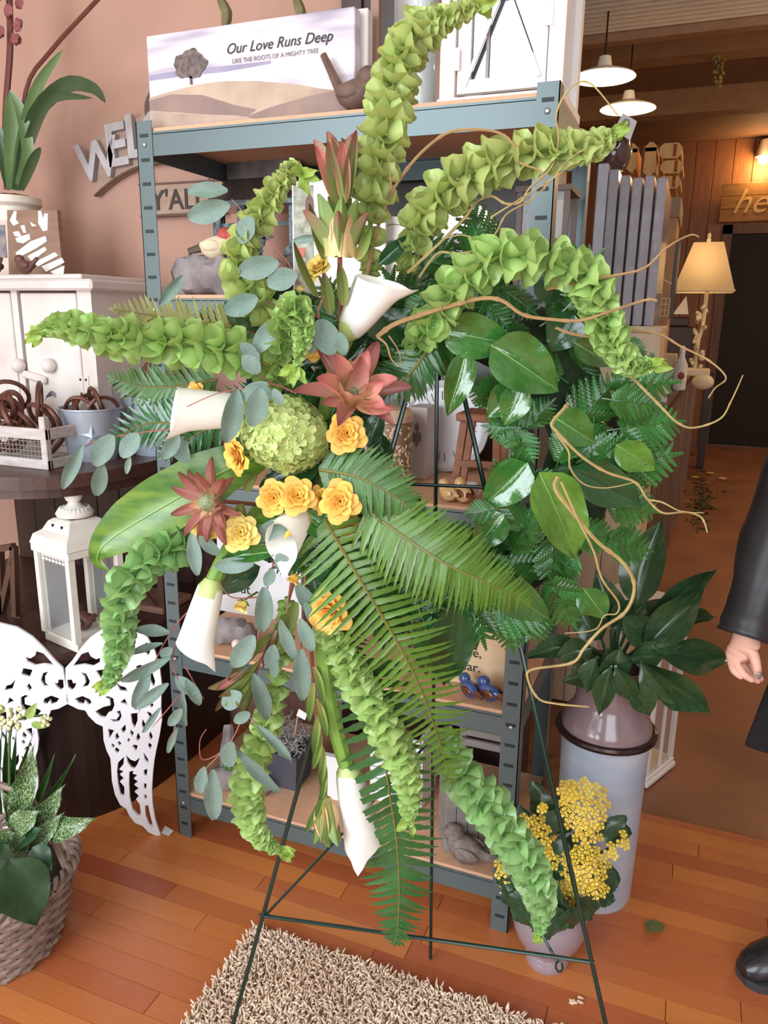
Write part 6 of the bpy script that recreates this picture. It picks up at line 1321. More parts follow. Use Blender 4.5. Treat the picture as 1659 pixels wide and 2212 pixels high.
bells('bells stem sweeping to the upper right over the shelf post', [(875, 590, 1.13), (905, 480, 1.1), (960, 415, 1.09), (1040, 365, 1.08), (1130, 335, 1.07), (1220, 325, 1.06), (1290, 312, 1.06), (1318, 292, 1.06)], [(0, 30), (.15, 84), (.35, 92), (.6, 84), (.8, 62), (1, 24)], 24, m_bly)
bells('bells stem arching over the top right of the wreath', [(890, 760, 1.09), (935, 690, 1.06), (990, 620, 1.05), (1060, 562, 1.04), (1150, 556, 1.04), (1230, 578, 1.04), (1285, 625, 1.04), (1305, 690, 1.04), (1325, 745, 1.03), (1360, 785, 1.03), (1412, 790, 1.02)], [(0, 50), (.15, 84), (.4, 96), (.6, 84), (.8, 64), (.92, 48), (1, 16)], 28, m_bel)
bells('slender bells stem curling to the upper left', [(605, 730, 1.1), (565, 655, 1.09), (520, 600, 1.08), (520, 530, 1.07), (560, 465, 1.07), (600, 405, 1.06), (632, 362, 1.06), (652, 378, 1.05)], [(0, 60), (.15, 78), (.4, 68), (.6, 58), (.8, 36), (1, 12)], 34, m_bly, 6, .8)
bells('bells stem stretching left in front of the white cabinet', [(620, 830, 1.07), (540, 770, 1.05), (450, 750, 1.03), (360, 738, 1.02), (280, 735, 1.01), (195, 718, 1.0), (130, 702, 1.0), (88, 716, 1.0)], [(0, 50), (.15, 84), (.5, 84), (.7, 68), (.85, 50), (1, 18)], 24, m_bel)
bells('short bells tip nodding above the green hydrangea', [(600, 830, 1.06), (605, 770, 1.04), (615, 705, 1.02), (640, 668, 1.01), (655, 720, 1.0), (640, 795, 1.0)], [(0, 40), (.3, 62), (.6, 62), (.8, 40), (1, 16)], 18, m_bel)
bells('bells stem curving down at the lower left over the angel wings', [(425, 1165, 1.06), (375, 1185, 1.04), (320, 1212, 1.02), (275, 1262, 1.01), (258, 1330, 1.01), (256, 1405, 1.01), (236, 1475, 1.01)], [(0, 40), (.15, 78), (.5, 76), (.8, 58), (1, 26)], 22, m_blg)
bells('bells stem hanging straight down left of the easel leg', [(620, 1290, 1.09), (600, 1470, 1.09), (565, 1600, 1.08), (535, 1690, 1.08), (540, 1760, 1.08), (568, 1815, 1.08), (606, 1838, 1.08)], [(0, 30), (.3, 60), (.55, 66), (.75, 46), (.9, 26), (1, 14)], 30, m_bel, 6, .85)
bells('bells stem hanging along the dark sword fern', [(700, 1340, 1.05), (745, 1430, 1.045), (800, 1520, 1.045), (845, 1600, 1.045), (880, 1680, 1.045), (882, 1775, 1.045)], [(0, 50), (.3, 68), (.6, 70), (.8, 54), (1, 24)], 24, m_bel, 6, .8)
bells('bells stem slanting to the lower right over the yellow kalanchoe', [(950, 1580, 1.12), (1000, 1680, 1.11), (1060, 1750, 1.1), (1112, 1825, 1.09), (1150, 1890, 1.09), (1168, 1950, 1.09), (1165, 2015, 1.09)], [(0, 50), (.2, 84), (.5, 78), (.75, 62), (.9, 42), (1, 14)], 22, m_blg)

# =================================================================== CALLA LILIES
m_cal = mat('ivory_calla_spathe', (250, 248, 240), .35, var=.01, trans=.22); m_cst = mat('calla_stem_green', (122, 160, 70), .35, var=.1); m_spx = mat('yellow_spadix', (226, 196, 90), .6)
m_cbase = mat('calla_green_throat', (190, 206, 130), .4, var=.08, trans=.1)
def calla(label, b0, m0, Lk, R, tipdir, stem, tail=.25, r0=.009, fl=1.7, hv=.14, roll=0.):
    P, Q = pc(*b0), pc(*m0); ax = (Q-P); L = ax.length*Lk; ax.normalize(); d = (P-O).dot(fwd); R = R*d/F
    td = (lr*tipdir[0]-lu*tipdir[1]+tocam(P)*tipdir[2]); t = thing('calla_lily', label, 'flower', P); M = axis_frame(P, ax, (1, 1, 1), roll, td)
    def fn(s_, q):
        th = (q-.5)*2*math.pi*1.12; c = math.cos(th); h = L*(1-hv+hv*c)*(1 if abs(th) < math.pi else .97); g = s_**fl; r = r0+(R-r0)*g*(1+.25*max(0, c)*s_**3); r *= 1+.05*th/math.pi
        z = s_*h; x = r*math.cos(th); y = r*math.sin(th)*.92; ptl = math.exp(-(th/.3)**2)*max(0, s_-.72)/.28
        x += ptl*L*tail*.55; z += ptl*L*tail*.35-max(0, s_-.86)/.14*R*.16*(1-ptl)
        return M @ V((x+.03*R*math.sin(3*th+1)*s_**3, y, z))
    part('spathe', MB().grid(fn, 16, 34), m_cal, t, True, None)
    part('throat', MB().lathe([(r0*.62, -.012), (r0*1.0, 0), (r0*1.06, L*.12)], 18, M=M, capb=False), m_cbase, t)
    part('spadix', MB().tube([M @ V((0, 0, L*f)) for f in (.1, .3, .5, .62)], [.004, .0045, .004, .001], 8), m_spx, t)
    tp = M @ V(((R+(R)*.25+L*tail*.55), 0, L*(1+tail*.35)))
    if stem: part('stem', MB().tube(spline([pc(*s_) for s_ in stem]+[P-ax*.004], 14), r0*.66, 8), m_cst, t)
    return t
calla('white calla trumpet at the top beside the leucadendron', (756, 712, 1.06), (832, 598, 1.03), 1.12, 50, (1, .25, .45), [(700, 900, 1.12), (725, 790, 1.1)], .24, .0175, .75)
calla('white calla trumpet pointing left across the buckets', (528, 888, 1.05), (372, 886, 1.01), 1.08, 46, (-.15, 1, .3), [(640, 930, 1.1), (580, 900, 1.07)], .17, .021, .8, .05)
calla('white calla facing the camera under the row of roses', (650, 1116, 1.04), (598, 1186, .99), 1.08, 45, (-.1, 1, .0), [(720, 1040, 1.1), (690, 1070, 1.07)], .3, .019, .8)
calla('long white calla hanging at the lower left', (456, 1268, 1.03), (415, 1425, 1.01), 1.0, 42, (.5, 1, .15), [(560, 1100, 1.1), (500, 1180, 1.06)], .15, .018, .9, .07)
calla('white calla on a thick green stem behind the dark hanging fern', (752, 1665, 1.1), (790, 1830, 1.1), 1.0, 46, (.1, 1, .1), [(690, 1300, 1.1), (702, 1440, 1.1), (722, 1560, 1.1)], .2, .02, .6, .08)
# =================================================================== LEUCADENDRONS
def grad(name, stops, rough=.4, trans=.2):
    m = bpy.data.materials.new(name); m.use_nodes = True; nt = m.node_tree; N = nt.nodes; b = N['Principled BSDF']; b.inputs['Roughness'].default_value = rough
    tc = N.new('ShaderNodeTexCoord'); sp_ = N.new('ShaderNodeSeparateXYZ'); r = N.new('ShaderNodeValToRGB'); nt.links.new(tc.outputs['Object'], sp_.inputs[0]); nt.links.new(sp_.outputs[1], r.inputs[0])
    while len(r.color_ramp.elements) < len(stops): r.color_ramp.elements.new(.5)
    for e, (p, c) in zip(r.color_ramp.elements, stops): e.position = p; e.color = (*lin(c), 1)
    nt.links.new(r.outputs[0], b.inputs['Base Color']); t = N.new('ShaderNodeBsdfTranslucent'); nt.links.new(r.outputs[0], t.inputs[0]); ms = N.new('ShaderNodeMixShader'); ms.inputs[0].default_value = trans
    nt.links.new(b.outputs[0], ms.inputs[1]); nt.links.new(t.outputs[0], ms.inputs[2]); nt.links.new(ms.outputs[0], N['Material Output'].inputs[0]); return m
g_pink = grad('pink_bract', ((0, (236, 214, 156)), (.35, (224, 164, 136)), (.8, (214, 132, 126)), (1, (180, 104, 100)))); g_green = grad('green_pink_bract', ((0, (150, 160, 90)), (.5, (136, 148, 92)), (.85, (150, 120, 90)), (1, (156, 84, 80))))
g_cream = grad('cream_bract', ((0, (236, 206, 140)), (.6, (232, 200, 150)), (1, (206, 130, 110)))); g_dkred = grad('dark_red_bract', ((0, (230, 204, 170)), (.35, (198, 142, 126)), (.8, (172, 106, 100)), (1, (138, 84, 78)))); g_olive = grad('olive_bract', ((0, (150, 156, 84)), (.7, (112, 124, 66)), (1, (120, 84, 60)))); g_lgr = grad('fresh_green_bract', ((0, (206, 196, 130)), (.5, (140, 166, 84)), (1, (110, 136, 66))))
LC = {}
def p_strap(s_): return max(.03, math.sin(math.pi*min(.985, .06+.93*s_**.9))**.62)
def bract(m):
    if m.name not in LC: LC[m.name] = leafmesh('bract', m, p_strap, .5, -.12, 0, 10, 4)
    return LC[m.name]
m_cone = mat('green_cone', (150, 160, 120), .6, rgb2=(104, 116, 84), scale=200, bump=.5, bscale=200)
def leuca(label, ctr, ax, rings, cone=.009, stem=None, leaves=()):
    P = pc(*ctr); a = (lr*ax[0]-lu*ax[1]+tocam(P)*ax[2]).normalized(); t = thing('leucadendron', label, 'flower', P); x0 = a.orthogonal().normalized(); y0 = a.cross(x0); d = (P-O).dot(fwd)
    if cone:
        b = MB().ball(P+a*.012, cone, 12, 8, (1, 1, 1.5), axis_frame(V((0, 0, 0)), a).to_3x3())
        part('cone', b, m_cone, t)
    for (n, op, L, w_, m, r_, jit) in rings:
        for k in range(n):
            q = 2*math.pi*(k+.5*rnd(.8, 1.2))/n; rad = x0*math.cos(q)+y0*math.sin(q); o_ = math.radians(op+rnd(-jit, jit)); dr_ = a*math.cos(o_)+rad*math.sin(o_); B = P+rad*r_; Lk = L*d/F*rnd(.88, 1.08)
            inst('bract', bract(m), orient(B, B+dr_*Lk, a*math.sin(o_)-rad*math.cos(o_)+rv(.1), w_*d/F), t)
    if stem: part('stem', MB().tube(spline([pc(*s_) for s_ in stem]+[P], 10), .003, 6), mat('red_stem', (150, 84, 64), .5), t)
    for (p0, p1, w_, m) in leaves: inst('leaf', bract(m), orient(pc(*p0), pc(*p1), tocam(pc(*p0))+rv(.3), w_*d/F), t)
leuca('tall pink and green leucadendron bud at the top', (735, 445, 1.08), (.05, -1, .1), ((5, 8, 120, 34, g_pink, .004, 3), (7, 15, 150, 28, g_green, .007, 5), (6, 26, 140, 22, g_green, .006, 6)), 0, [(735, 640, 1.12), (733, 540, 1.1)], (((728, 445, 1.06), (680, 318, 1.05), 30, g_pink), ((745, 450, 1.06), (770, 284, 1.05), 26, g_green), ((738, 450, 1.05), (712, 308, 1.04), 30, g_green), ((745, 440, 1.05), (742, 312, 1.05), 32, g_pink)))
leuca('cream cupped leucadendron with brown centre below the pink one', (735, 556, 1.04), (0, -1, .3), ((6, 3, 96, 58, g_cream, .021, 3), (5, 14, 122, 34, g_lgr, .020, 6), (5, 34, 100, 26, g_green, .014, 8)), .008, [(735, 760, 1.12), (735, 640, 1.08)], (((700, 560, 1.05), (668, 440, 1.04), 22, g_olive), ((770, 560, 1.05), (800, 490, 1.04), 22, g_lgr), ((690, 640, 1.06), (640, 520, 1.05), 18, g_olive), ((740, 660, 1.04), (730, 570, 1.04), 26, g_olive), ((715, 680, 1.05), (700, 590, 1.05), 28, g_olive)))
leuca('open cream and red leucadendron right of the hydrangea', (760, 860, 1.03), (.12, -.45, .8), ((5, 8, 66, 56, g_cream, .018, 5), (6, 44, 98, 46, g_pink, .014, 8), (6, 70, 112, 38, g_dkred, .012, 10)), .008, [(740, 980, 1.1)], (((760, 850, 1.02), (776, 764, 1.0), 44, g_dkred), ((780, 850, 1.02), (832, 818, 1.0), 34, g_pink), ((770, 872, 1.01), (854, 880, 1.0), 30, g_pink), ((740, 865, 1.02), (690, 872, 1.0), 26, g_dkred)))
leuca('dark red starry leucadendron on the big striped leaf', (470, 1082, 1.03), (-.55, .1, .6), ((6, 38, 52, 24, g_cream, .008, 8), (9, 62, 88, 24, g_dkred, .008, 12), (7, 84, 92, 20, g_dkred, .006, 10)), .0135, [(560, 1090, 1.1)], (((520, 1090, 1.05), (530, 1150, 1.02), 24, g_olive), ((530, 1060, 1.05), (560, 1020, 1.04), 22, g_olive), ((510, 1110, 1.05), (475, 1150, 1.02), 22, g_dkred)))
leuca('drooping cream and green leucadendron bud at the bottom centre', (702, 1722, 1.09), (.08, 1, .15), ((5, 2, 96, 46, g_cream, .008, 2), (4, 4, 98, 36, g_lgr, .011, 3), (5, 20, 96, 22, g_lgr, .008, 6)), 0, [(668, 1330, 1.1), (678, 1480, 1.1), (690, 1620, 1.1)], tuple(((675+4*k, 1440+34*k, 1.09), (678+rnd(-28, 26), 1520+34*k, 1.08), 17, g_lgr) for k in range(9)))
leuca('yellow green leucadendron tilted left among the eucalyptus', (548, 1452, 1.06), (-.55, .75, .25), ((5, 12, 84, 34, g_lgr, .006, 4), (6, 30, 90, 24, g_olive, .007, 8)), 0, [(640, 1240, 1.1), (600, 1360, 1.09)], (((610, 1330, 1.07), (565, 1430, 1.05), 26, g_olive), ((590, 1370, 1.07), (500, 1470, 1.05), 22, g_olive), ((600, 1360, 1.06), (572, 1440, 1.05), 16, g_dkred), ((560, 1430, 1.06), (472, 1530, 1.05), 20, g_olive), ((640, 1300, 1.07), (610, 1390, 1.05), 28, g_olive), ((530, 1450, 1.05), (470, 1490, 1.04), 18, g_dkred)))
# =================================================================== ROSES
m_ros = mat('golden_yellow_rose', (252, 212, 112), .5, rgb2=(248, 192, 84), scale=40, trans=.25, rnd=.1); m_rosp = mat('pale_yellow_rose', (250, 228, 136), .5, rgb2=(246, 214, 110), scale=40, trans=.25, rnd=.1); m_sep = mat('rose_sepal', (96, 134, 68), .5)
def petal(m, cup, name):
    def fn(s_, t_):
        x = (t_-.5)*2; w_ = .62*math.sin(math.pi*min(1, .14+.72*s_))**.7; a = x*cup
        return V((w_*math.sin(a)/cup if cup > .01 else w_*x, (1-math.cos(a))*w_/max(cup, .01)-.22*max(0, s_-.72)*(1+.5*abs(x))/.28-.0, s_*(1-.12*x*x)))
    return MB().grid(fn, 6, 6).mesh(name, m)
PET = {m.name: [petal(m, c, 'petal') for c in (1.5, 1.0, .7)] for m in (m_ros, m_rosp)}
def rose(label, u, v, r, yc, face=(0, 0, 1), m=m_ros, n=30, bud=False, grp='yellow spray roses in the arrangement'):
    P = pc(u, v, yc); d = (P-O).dot(fwd); R = r*d/F; a = (lr*face[0]-lu*face[1]+tocam(P)*face[2]).normalized(); t = thing('spray_rose', label, 'rose', P, grp)
    x0 = a.orthogonal().normalized(); y0 = a.cross(x0); B = P-a*R*.55
    for k in range(n):
        f = k/(n-1); q = k*2.39996+rnd(-.2, .2); rad = x0*math.cos(q)+y0*math.sin(q); tl = math.radians((4+18*f) if bud else (2+56*f**1.7)); up = a*math.cos(tl)+rad*math.sin(tl); inn = a*math.sin(tl)-rad*math.cos(tl)
        s_ = R*(.95+.28*f); w_ = R*(.5+.75*f)*(.8 if bud else 1); xx = up.cross(inn); inst('petal', PET[m.name][0 if f < .35 else (1 if f < .7 else 2)], frame(xx, inn, up, B+rad*R*(.02+.34*f*(.6 if bud else 1)), (w_, w_, s_)), t)
    for k in range(5):
        q = k*1.2566; rad = x0*math.cos(q)+y0*math.sin(q); inst('sepal', bract(g_lgr), orient(B-a*R*.05, B+rad*R*.75+a*R*.1, a+rv(.1), R*.35), t)
    part('stem', MB().tube([B-a*.002, B-a*R*1.2+V((0, .02, -.01))], .0018, 5), m_sep, t)
for args in (('open yellow rose right of the hydrangea', 750, 936, 33, 1.02, (.05, -.15, 1)), ('yellow rose turned sideways left below the hydrangea', 509, 986, 31, 1.02, (-.7, .2, .6)), ('left rose of the close row under the hydrangea', 592, 1076, 29, 1.01, (-.1, .1, 1)), ('second rose from the left in the close row', 643, 1070, 31, 1.01, (0, -.2, 1)), ('half hidden small rose in the close row', 692, 1080, 23, 1.03, (-.5, .1, .8)), ('biggest rose at the right of the close row', 735, 1083, 34, 1.0, (0, .05, 1)),
             ('pale yellow rose left of the centre calla', 520, 1150, 31, 1.01, (-.1, -.1, 1), m_rosp), ('rose under the dark red leucadendron', 433, 1140, 30, 1.04, (-.5, .3, .8), m_rosp), ('rose hidden behind the fern below the row', 757, 1140, 22, 1.05, (.2, .2, 1)), ('orange yellow rose half behind the big fern', 712, 1324, 38, 1.03, (-.3, .3, .8)), ('rose behind the nodding bells tip, left one', 577, 765, 30, 1.05, (-.6, .1, .7)), ('rose behind the nodding bells tip, right one', 662, 738, 32, 1.05, (.4, -.1, .8)), ('rose peeking out left of the cream leucadendron', 686, 575, 26, 1.09, (-.4, -.5, .6), m_rosp), ('small rose behind the left calla', 424, 848, 18, 1.08, (-.5, 0, .8)), ('yellow rose behind the open leucadendron', 775, 800, 22, 1.07, (.3, -.6, .6)), ('small rose under the nodding bells', 600, 705, 22, 1.08, (-.4, -.5, .6))):
    rose(*args[:5], *args[5:])
rose('pale yellow rose bud hanging among the eucalyptus', 523, 1308, 22, 1.03, (-.4, .8, .4), m_rosp, 14, True); rose('orange rosebud below the centre calla', 636, 1250, 19, 1.03, (-.5, .9, .3), m_ros, 12, True); rose('green yellow bud above the eucalyptus', 648, 624, 14, 1.06, (0, -1, .2), m_rosp, 10, True)
# =================================================================== HYDRANGEA
m_hyd = mat('lime_hydrangea_floret', (212, 224, 150), .45, rgb2=(190, 210, 122), scale=60, trans=.3, rnd=.16)
def hfl():
    b = MB()
    for k in range(4):
        a = k*math.pi/2; d_ = V((math.cos(a), math.sin(a), 0)); s_ = V((-d_.y, d_.x, 0))
        b.add([d_*.06, d_*.4+s_*.42+EZ*.08, d_*.85+s_*.36+EZ*.16, d_*1.05+EZ*.1, d_*.85-s_*.36+EZ*.16, d_*.4-s_*.42+EZ*.08, d_*.5-EZ*.02], [(0, 1, 6), (1, 2, 6), (2, 3, 6), (3, 4, 6), (4, 5, 6), (5, 0, 6)])
    b.ball((0, 0, .05), .1, 5, 4); return b.mesh('floret', m_hyd)
HF = hfl(); hp = pc(612, 935, 1.05); Hy = thing('hydrangea', 'lime green hydrangea head at the heart of the spray', 'flower', hp)
part('core', MB().ball(hp+V((0, .01, 0)), .052, 14, 10), mat('hydrangea_core', (110, 140, 66), .8), Hy)
dh = (hp-O).dot(fwd)/F
for k in range(165):
    z = 1-1.25*(k+.5)/165; r = math.sqrt(max(0, 1-z*z)); a = 2.39996*k; dx, dy = r*math.cos(a), r*math.sin(a)
    ru = 86*(1.0+.18*(dx*dy > 0)); rv_ = 72*(1+.15*(dx > 0 and dy > 0)); nrm = (lr*dx-lu*dy+(-fwd)*z).normalized(); P = hp+(lr*dx*ru-lu*dy*rv_)*dh-fwd*z*.058+rv(.002)
    inst('floret', HF, axis_frame(P, nrm+rv(.35), (.0132*rnd(.85, 1.15),)*3, rnd(0, 3)), Hy)
part('stem', MB().tube([hp+V((0, .02, -.02)), pc(690, 1010, 1.12)], .004, 6), m_cst, Hy)
# =================================================================== BIG STRIPED LEAF
m_big = grad('striped_green_leaf', ((0, (70, 120, 50)), (.45, (120, 160, 60)), (.8, (86, 136, 52)), (1, (120, 150, 60))), .22, .18)
Bg = thing('striped_big_leaf', 'very large glossy yellow green leaf curling down at the left', 'leaf', pc(540, 975, 1.08))
LP = [pc(560, 985, 1.09), pc(480, 1020, 1.07), pc(390, 1072, 1.06), pc(305, 1122, 1.055), pc(245, 1160, 1.05), pc(215, 1190, 1.05), pc(212, 1215, 1.05), pc(236, 1234, 1.05)]
part('blade', ribbon(LP, .088, 30, lambda p: (tocam(p)+V((0, 0, .3))), .25, [(0, .5), (.2, .95), (.35, 1.0), (.48, .86), (.58, .62), (.7, .38), (.82, .19), (1, .02)]), mat('striped_green_leaf_a', (66, 112, 40), .24, rgb2=(122, 152, 54), scale=8, stretch=(3, 3, 10), trans=.15, spec=.6), Bg)
part('midrib', MB().tube([p+tocam(p)*.001 for p in spline(LP, 26)], [.0022*(1-.8*i/26) for i in range(27)], 5), m_cst, Bg)
# =================================================================== EUCALYPTUS
m_euc = mat('blue_grey_eucalyptus', (128, 150, 136), .55, rgb2=(108, 132, 122), scale=14, trans=.15, rnd=.16); m_euct = mat('red_eucalyptus_twig', (160, 96, 92), .5)
EUC = leafmesh('eucalyptus_leaf', m_euc, p_oval, .15, .08, .15, 10, 4)
def euca(label, twigs, leaves, yc):
    t = thing('eucalyptus_branch', label, 'eucalyptus', pc(*twigs[0][0], yc+.06))
    for tw in twigs: 
        n = len(tw)*4; part('twig', MB().tube(spline([pc(u, v, yc+.04-.04*i/len(tw)) for i, (u, v) in enumerate(tw)], n), [.0014*(1-.6*i/n) for i in range(n+1)], 5), m_euct, t)
    for (a, c_, w_) in leaves: 
        leaf_at(t, EUC, a, c_, w_, yc+rnd(-.01, .02), None, 'leaf', rnd(-.01, .01), .35)
euca('eucalyptus branch at the upper left over the welcome sign', [[(660, 700), (640, 600), (600, 540), (545, 480), (500, 430)], [(630, 590), (600, 560), (560, 560)], [(600, 660), (560, 650)], [(545, 480), (480, 440)]], [((492, 412), (404, 411), 34), ((496, 442), (404, 472), 48), ((546, 470), (516, 524), 46), ((602, 566), (512, 590), 50), ((642, 592), (576, 614), 48), ((556, 642), (484, 676), 46), ((345, 660), (396, 596), 26), ((690, 512), (632, 520), 18), ((640, 640), (600, 655), 30)], 1.04)
euca('eucalyptus branch hanging beside the top calla', [[(700, 640), (688, 670), (690, 700), (690, 730)], [(665, 660), (690, 690)], [(690, 700), (735, 725)]], [((690, 690), (718, 766), 58), ((688, 692), (672, 764), 28), ((732, 718), (744, 768), 30), ((600, 688), (548, 764), 42), ((556, 760), (528, 800), 42), ((520, 742), (556, 775), 30)], 1.0)
euca('eucalyptus branch crossing the left calla', [[(640, 850), (590, 830), (530, 840), (470, 850), (400, 880)], [(590, 830), (545, 800)]], [((512, 842), (490, 958), 46), ((562, 838), (546, 922), 52), ((578, 828), (516, 862), 34), ((560, 806), (526, 768), 36), ((590, 840), (610, 875), 22), ((548, 836), (590, 858), 30)], .985)
euca('eucalyptus branch reaching far left in front of the bucket', [[(420, 925), (340, 930), (270, 940), (200, 955), (170, 970)]], [((244, 940), (202, 1006), 46), ((178, 962), (134, 1058), 30), ((222, 1002), (208, 1074), 34), ((298, 936), (262, 988), 40), ((282, 985), (272, 1025), 14), ((370, 936), (404, 1000), 42), ((385, 938), (352, 992), 34)], 1.02)
euca('eucalyptus branch over the angel wings at the lower left', [[(470, 1230), (430, 1300), (390, 1370), (372, 1430), (392, 1500), (370, 1600)], [(440, 1290), (380, 1350), (330, 1440), (300, 1540)], [(390, 1500), (330, 1570)], [(400, 1440), (440, 1510)]], [((366, 1368), (292, 1358), 28), ((372, 1400), (346, 1420), 24), ((352, 1390), (276, 1412), 18), ((368, 1420), (256, 1476), 26), ((322, 1446), (288, 1532), 30), ((364, 1476), (288, 1534), 26), ((402, 1468), (434, 1524), 26), ((396, 1484), (400, 1572), 16), ((384, 1572), (360, 1630), 16), ((348, 1528), (306, 1586), 14), ((392, 1530), (364, 1570), 24), ((380, 1462), (420, 1500), 30)], 1.02)
euca('eucalyptus cluster hanging below the centre calla', [[(600, 1180), (580, 1260), (560, 1360), (545, 1420)], [(470, 1190), (440, 1170)], [(560, 1290), (500, 1290), (470, 1250)]], [((414, 1152), (426, 1244), 32), ((430, 1158), (474, 1200), 28), ((548, 1218), (462, 1224), 36), ((570, 1268), (568, 1368), 42), ((600, 1196), (622, 1240), 34), ((548, 1372), (502, 1444), 46), ((590, 1230), (574, 1266), 26), ((460, 1350), (430, 1390), 20), ((628, 1120), (545, 1168), 40)], 1.0)
euca('eucalyptus strand hanging nearest the easel leg', [[(660, 1230), (655, 1320), (650, 1420), (655, 1500)], [(630, 1240), (620, 1340), (640, 1420)]], [((640, 1258), (684, 1332), 34), ((606, 1338), (638, 1430), 30), ((650, 1402), (654, 1516), 40), ((648, 1336), (676, 1408), 32), ((592, 1392), (582, 1448), 34), ((600, 1428), (588, 1466), 22), ((660, 1300), (690, 1360), 26)], 1.03)
euca('eucalyptus spray hanging lowest with red twigs over the bottom shelf', [[(590, 1380), (560, 1440), (530, 1530), (500, 1600), (450, 1655), (440, 1668)], [(500, 1600), (470, 1630), (436, 1640), (432, 1600), (446, 1575)], [(530, 1540), (560, 1570)], [(500, 1600), (520, 1625)]], [((546, 1456), (582, 1558), 38), ((522, 1498), (478, 1526), 42), ((502, 1602), (488, 1660), 40), ((442, 1656), (428, 1718), 30), ((460, 1662), (462, 1778), 40), ((512, 1618), (604, 1716), 28), ((556, 1568), (632, 1644), 22), ((540, 1540), (505, 1560), 26)], 1.02)
# =================================================================== CURLY WILLOW
m_wil = mat('tan_curly_willow', (166, 132, 84), .55, rgb2=(140, 108, 72), scale=40, bump=.3); m_wily = mat('yellow_curly_willow', (176, 152, 96), .5, rgb2=(146, 122, 76), scale=40, bump=.3)
def willow(label, px, y0, y1, r, m=m_wil, side=()):
    n = len(px)*6; P = spline([pc(u, v, y0+(y1-y0)*i/(len(px)-1)) for i, (u, v) in enumerate(px)], n); t = thing('willow_twig', label, 'twig', P[0])
    part('stem', MB().tube(P, [r*.84*(1-.6*i/n)*(1.35 if i % 9 == 4 else 1) for i in range(n+1)], 6), m, t)
    for s_ in side: k = len(s_)*5; part('side_twig', MB().tube(spline([pc(*q) for q in s_], k), [r*.5*(1-.6*i/k) for i in range(k+1)], 5), m, t)
willow('willow twig arching between the two upper bells stems', [(785, 640), (808, 520), (835, 440), (865, 385), (910, 330), (965, 288), (1020, 280), (1078, 287), (1112, 316), (1122, 350), (1170, 372), (1176, 410)], 1.1, 1.03, .0032, side=[[(845, 410, 1.07), (842, 370, 1.06), (838, 340, 1.06)]])
willow('willow twig twisting up across the right shelf post', [(880, 590), (950, 525), (1005, 470), (1030, 436), (1062, 424), (1092, 440), (1125, 436), (1145, 405), (1190, 362), (1206, 300), (1202, 245), (1232, 190), (1275, 180), (1335, 250)], 1.1, 1.02, .0026, m_wily, [[(1060, 470, 1.05), (1140, 420, 1.04), (1195, 385, 1.03), (1250, 345, 1.02)]])
willow('thin willow twig waving in front of the dark lantern', [(905, 600), (945, 548), (985, 548), (1035, 538), (1070, 505), (1095, 462), (1150, 430), (1195, 385), (1222, 350), (1265, 320)], 1.1, 1.02, .0022, m_wily, [[(960, 515, 1.08), (1000, 508, 1.07), (1040, 522, 1.06), (1075, 512, 1.06)]])
willow('long willow branch crossing the top of the wreath', [(815, 728), (850, 702), (905, 682), (970, 662), (1040, 645), (1085, 650), (1130, 680), (1190, 690), (1255, 692), (1320, 672), (1395, 648), (1420, 650)], 1.05, .97, .0042, m_wil, [[(1180, 625, 1.05), (1250, 610, 1.03), (1310, 598, 1.02), (1390, 580, 1.01), (1440, 535, 1.0), (1490, 508, 1.0), (1510, 512, 1.0)]])
willow('willow twig curling over the counter at the right', [(1200, 708), (1240, 722), (1300, 728), (1350, 714), (1420, 720), (1470, 748), (1530, 778), (1568, 815), (1545, 838), (1530, 860)], 1.06, 1.0, .0026, m_wil)
willow('willow twig hooking upward at the far right', [(1340, 790), (1380, 830), (1425, 876), (1462, 912), (1498, 924), (1555, 905), (1580, 865), (1605, 810)], 1.05, 1.0, .0026, m_wily)
willow('forked willow twig pointing right across the wreath side', [(1228, 872), (1216, 885), (1192, 915), (1205, 935), (1255, 985), (1310, 1020), (1372, 1042), (1398, 1078), (1432, 1108), (1480, 1106), (1515, 1118), (1528, 1150)], 1.03, .98, .0032, m_wily, [[(1200, 935, 1.02), (1228, 975, 1.01), (1232, 1012, 1.0), (1262, 1046, 1.0), (1310, 1054, 1.0), (1370, 1042, .99)], [(1400, 1080, .99), (1430, 1085, .985), (1470, 1104, .98), (1520, 1108, .98)]])
willow('yellow willow twig looping down past the peace lily', [(1205, 1030), (1200, 1058), (1240, 1110), (1290, 1170), (1345, 1215), (1370, 1265), (1352, 1320), (1300, 1358), (1262, 1400), (1235, 1432), (1150, 1446), (1140, 1466), (1162, 1508), (1200, 1520), (1272, 1527)], 1.03, .99, .004, m_wily, [[(1212, 1040, 1.02), (1248, 1120, 1.01), (1282, 1190, 1.0), (1300, 1250, 1.0), (1335, 1300, 1.0), (1332, 1325, 1.0), (1305, 1330, 1.0), (1285, 1360, 1.0), (1220, 1368, 1.0)]])
willow('short forked willow tip left of the wreath opening', [(815, 728), (835, 745), (845, 775), (862, 792)], 1.03, 1.01, .002, m_wil, [[(840, 725, 1.02), (862, 760, 1.01), (865, 790, 1.01)]])
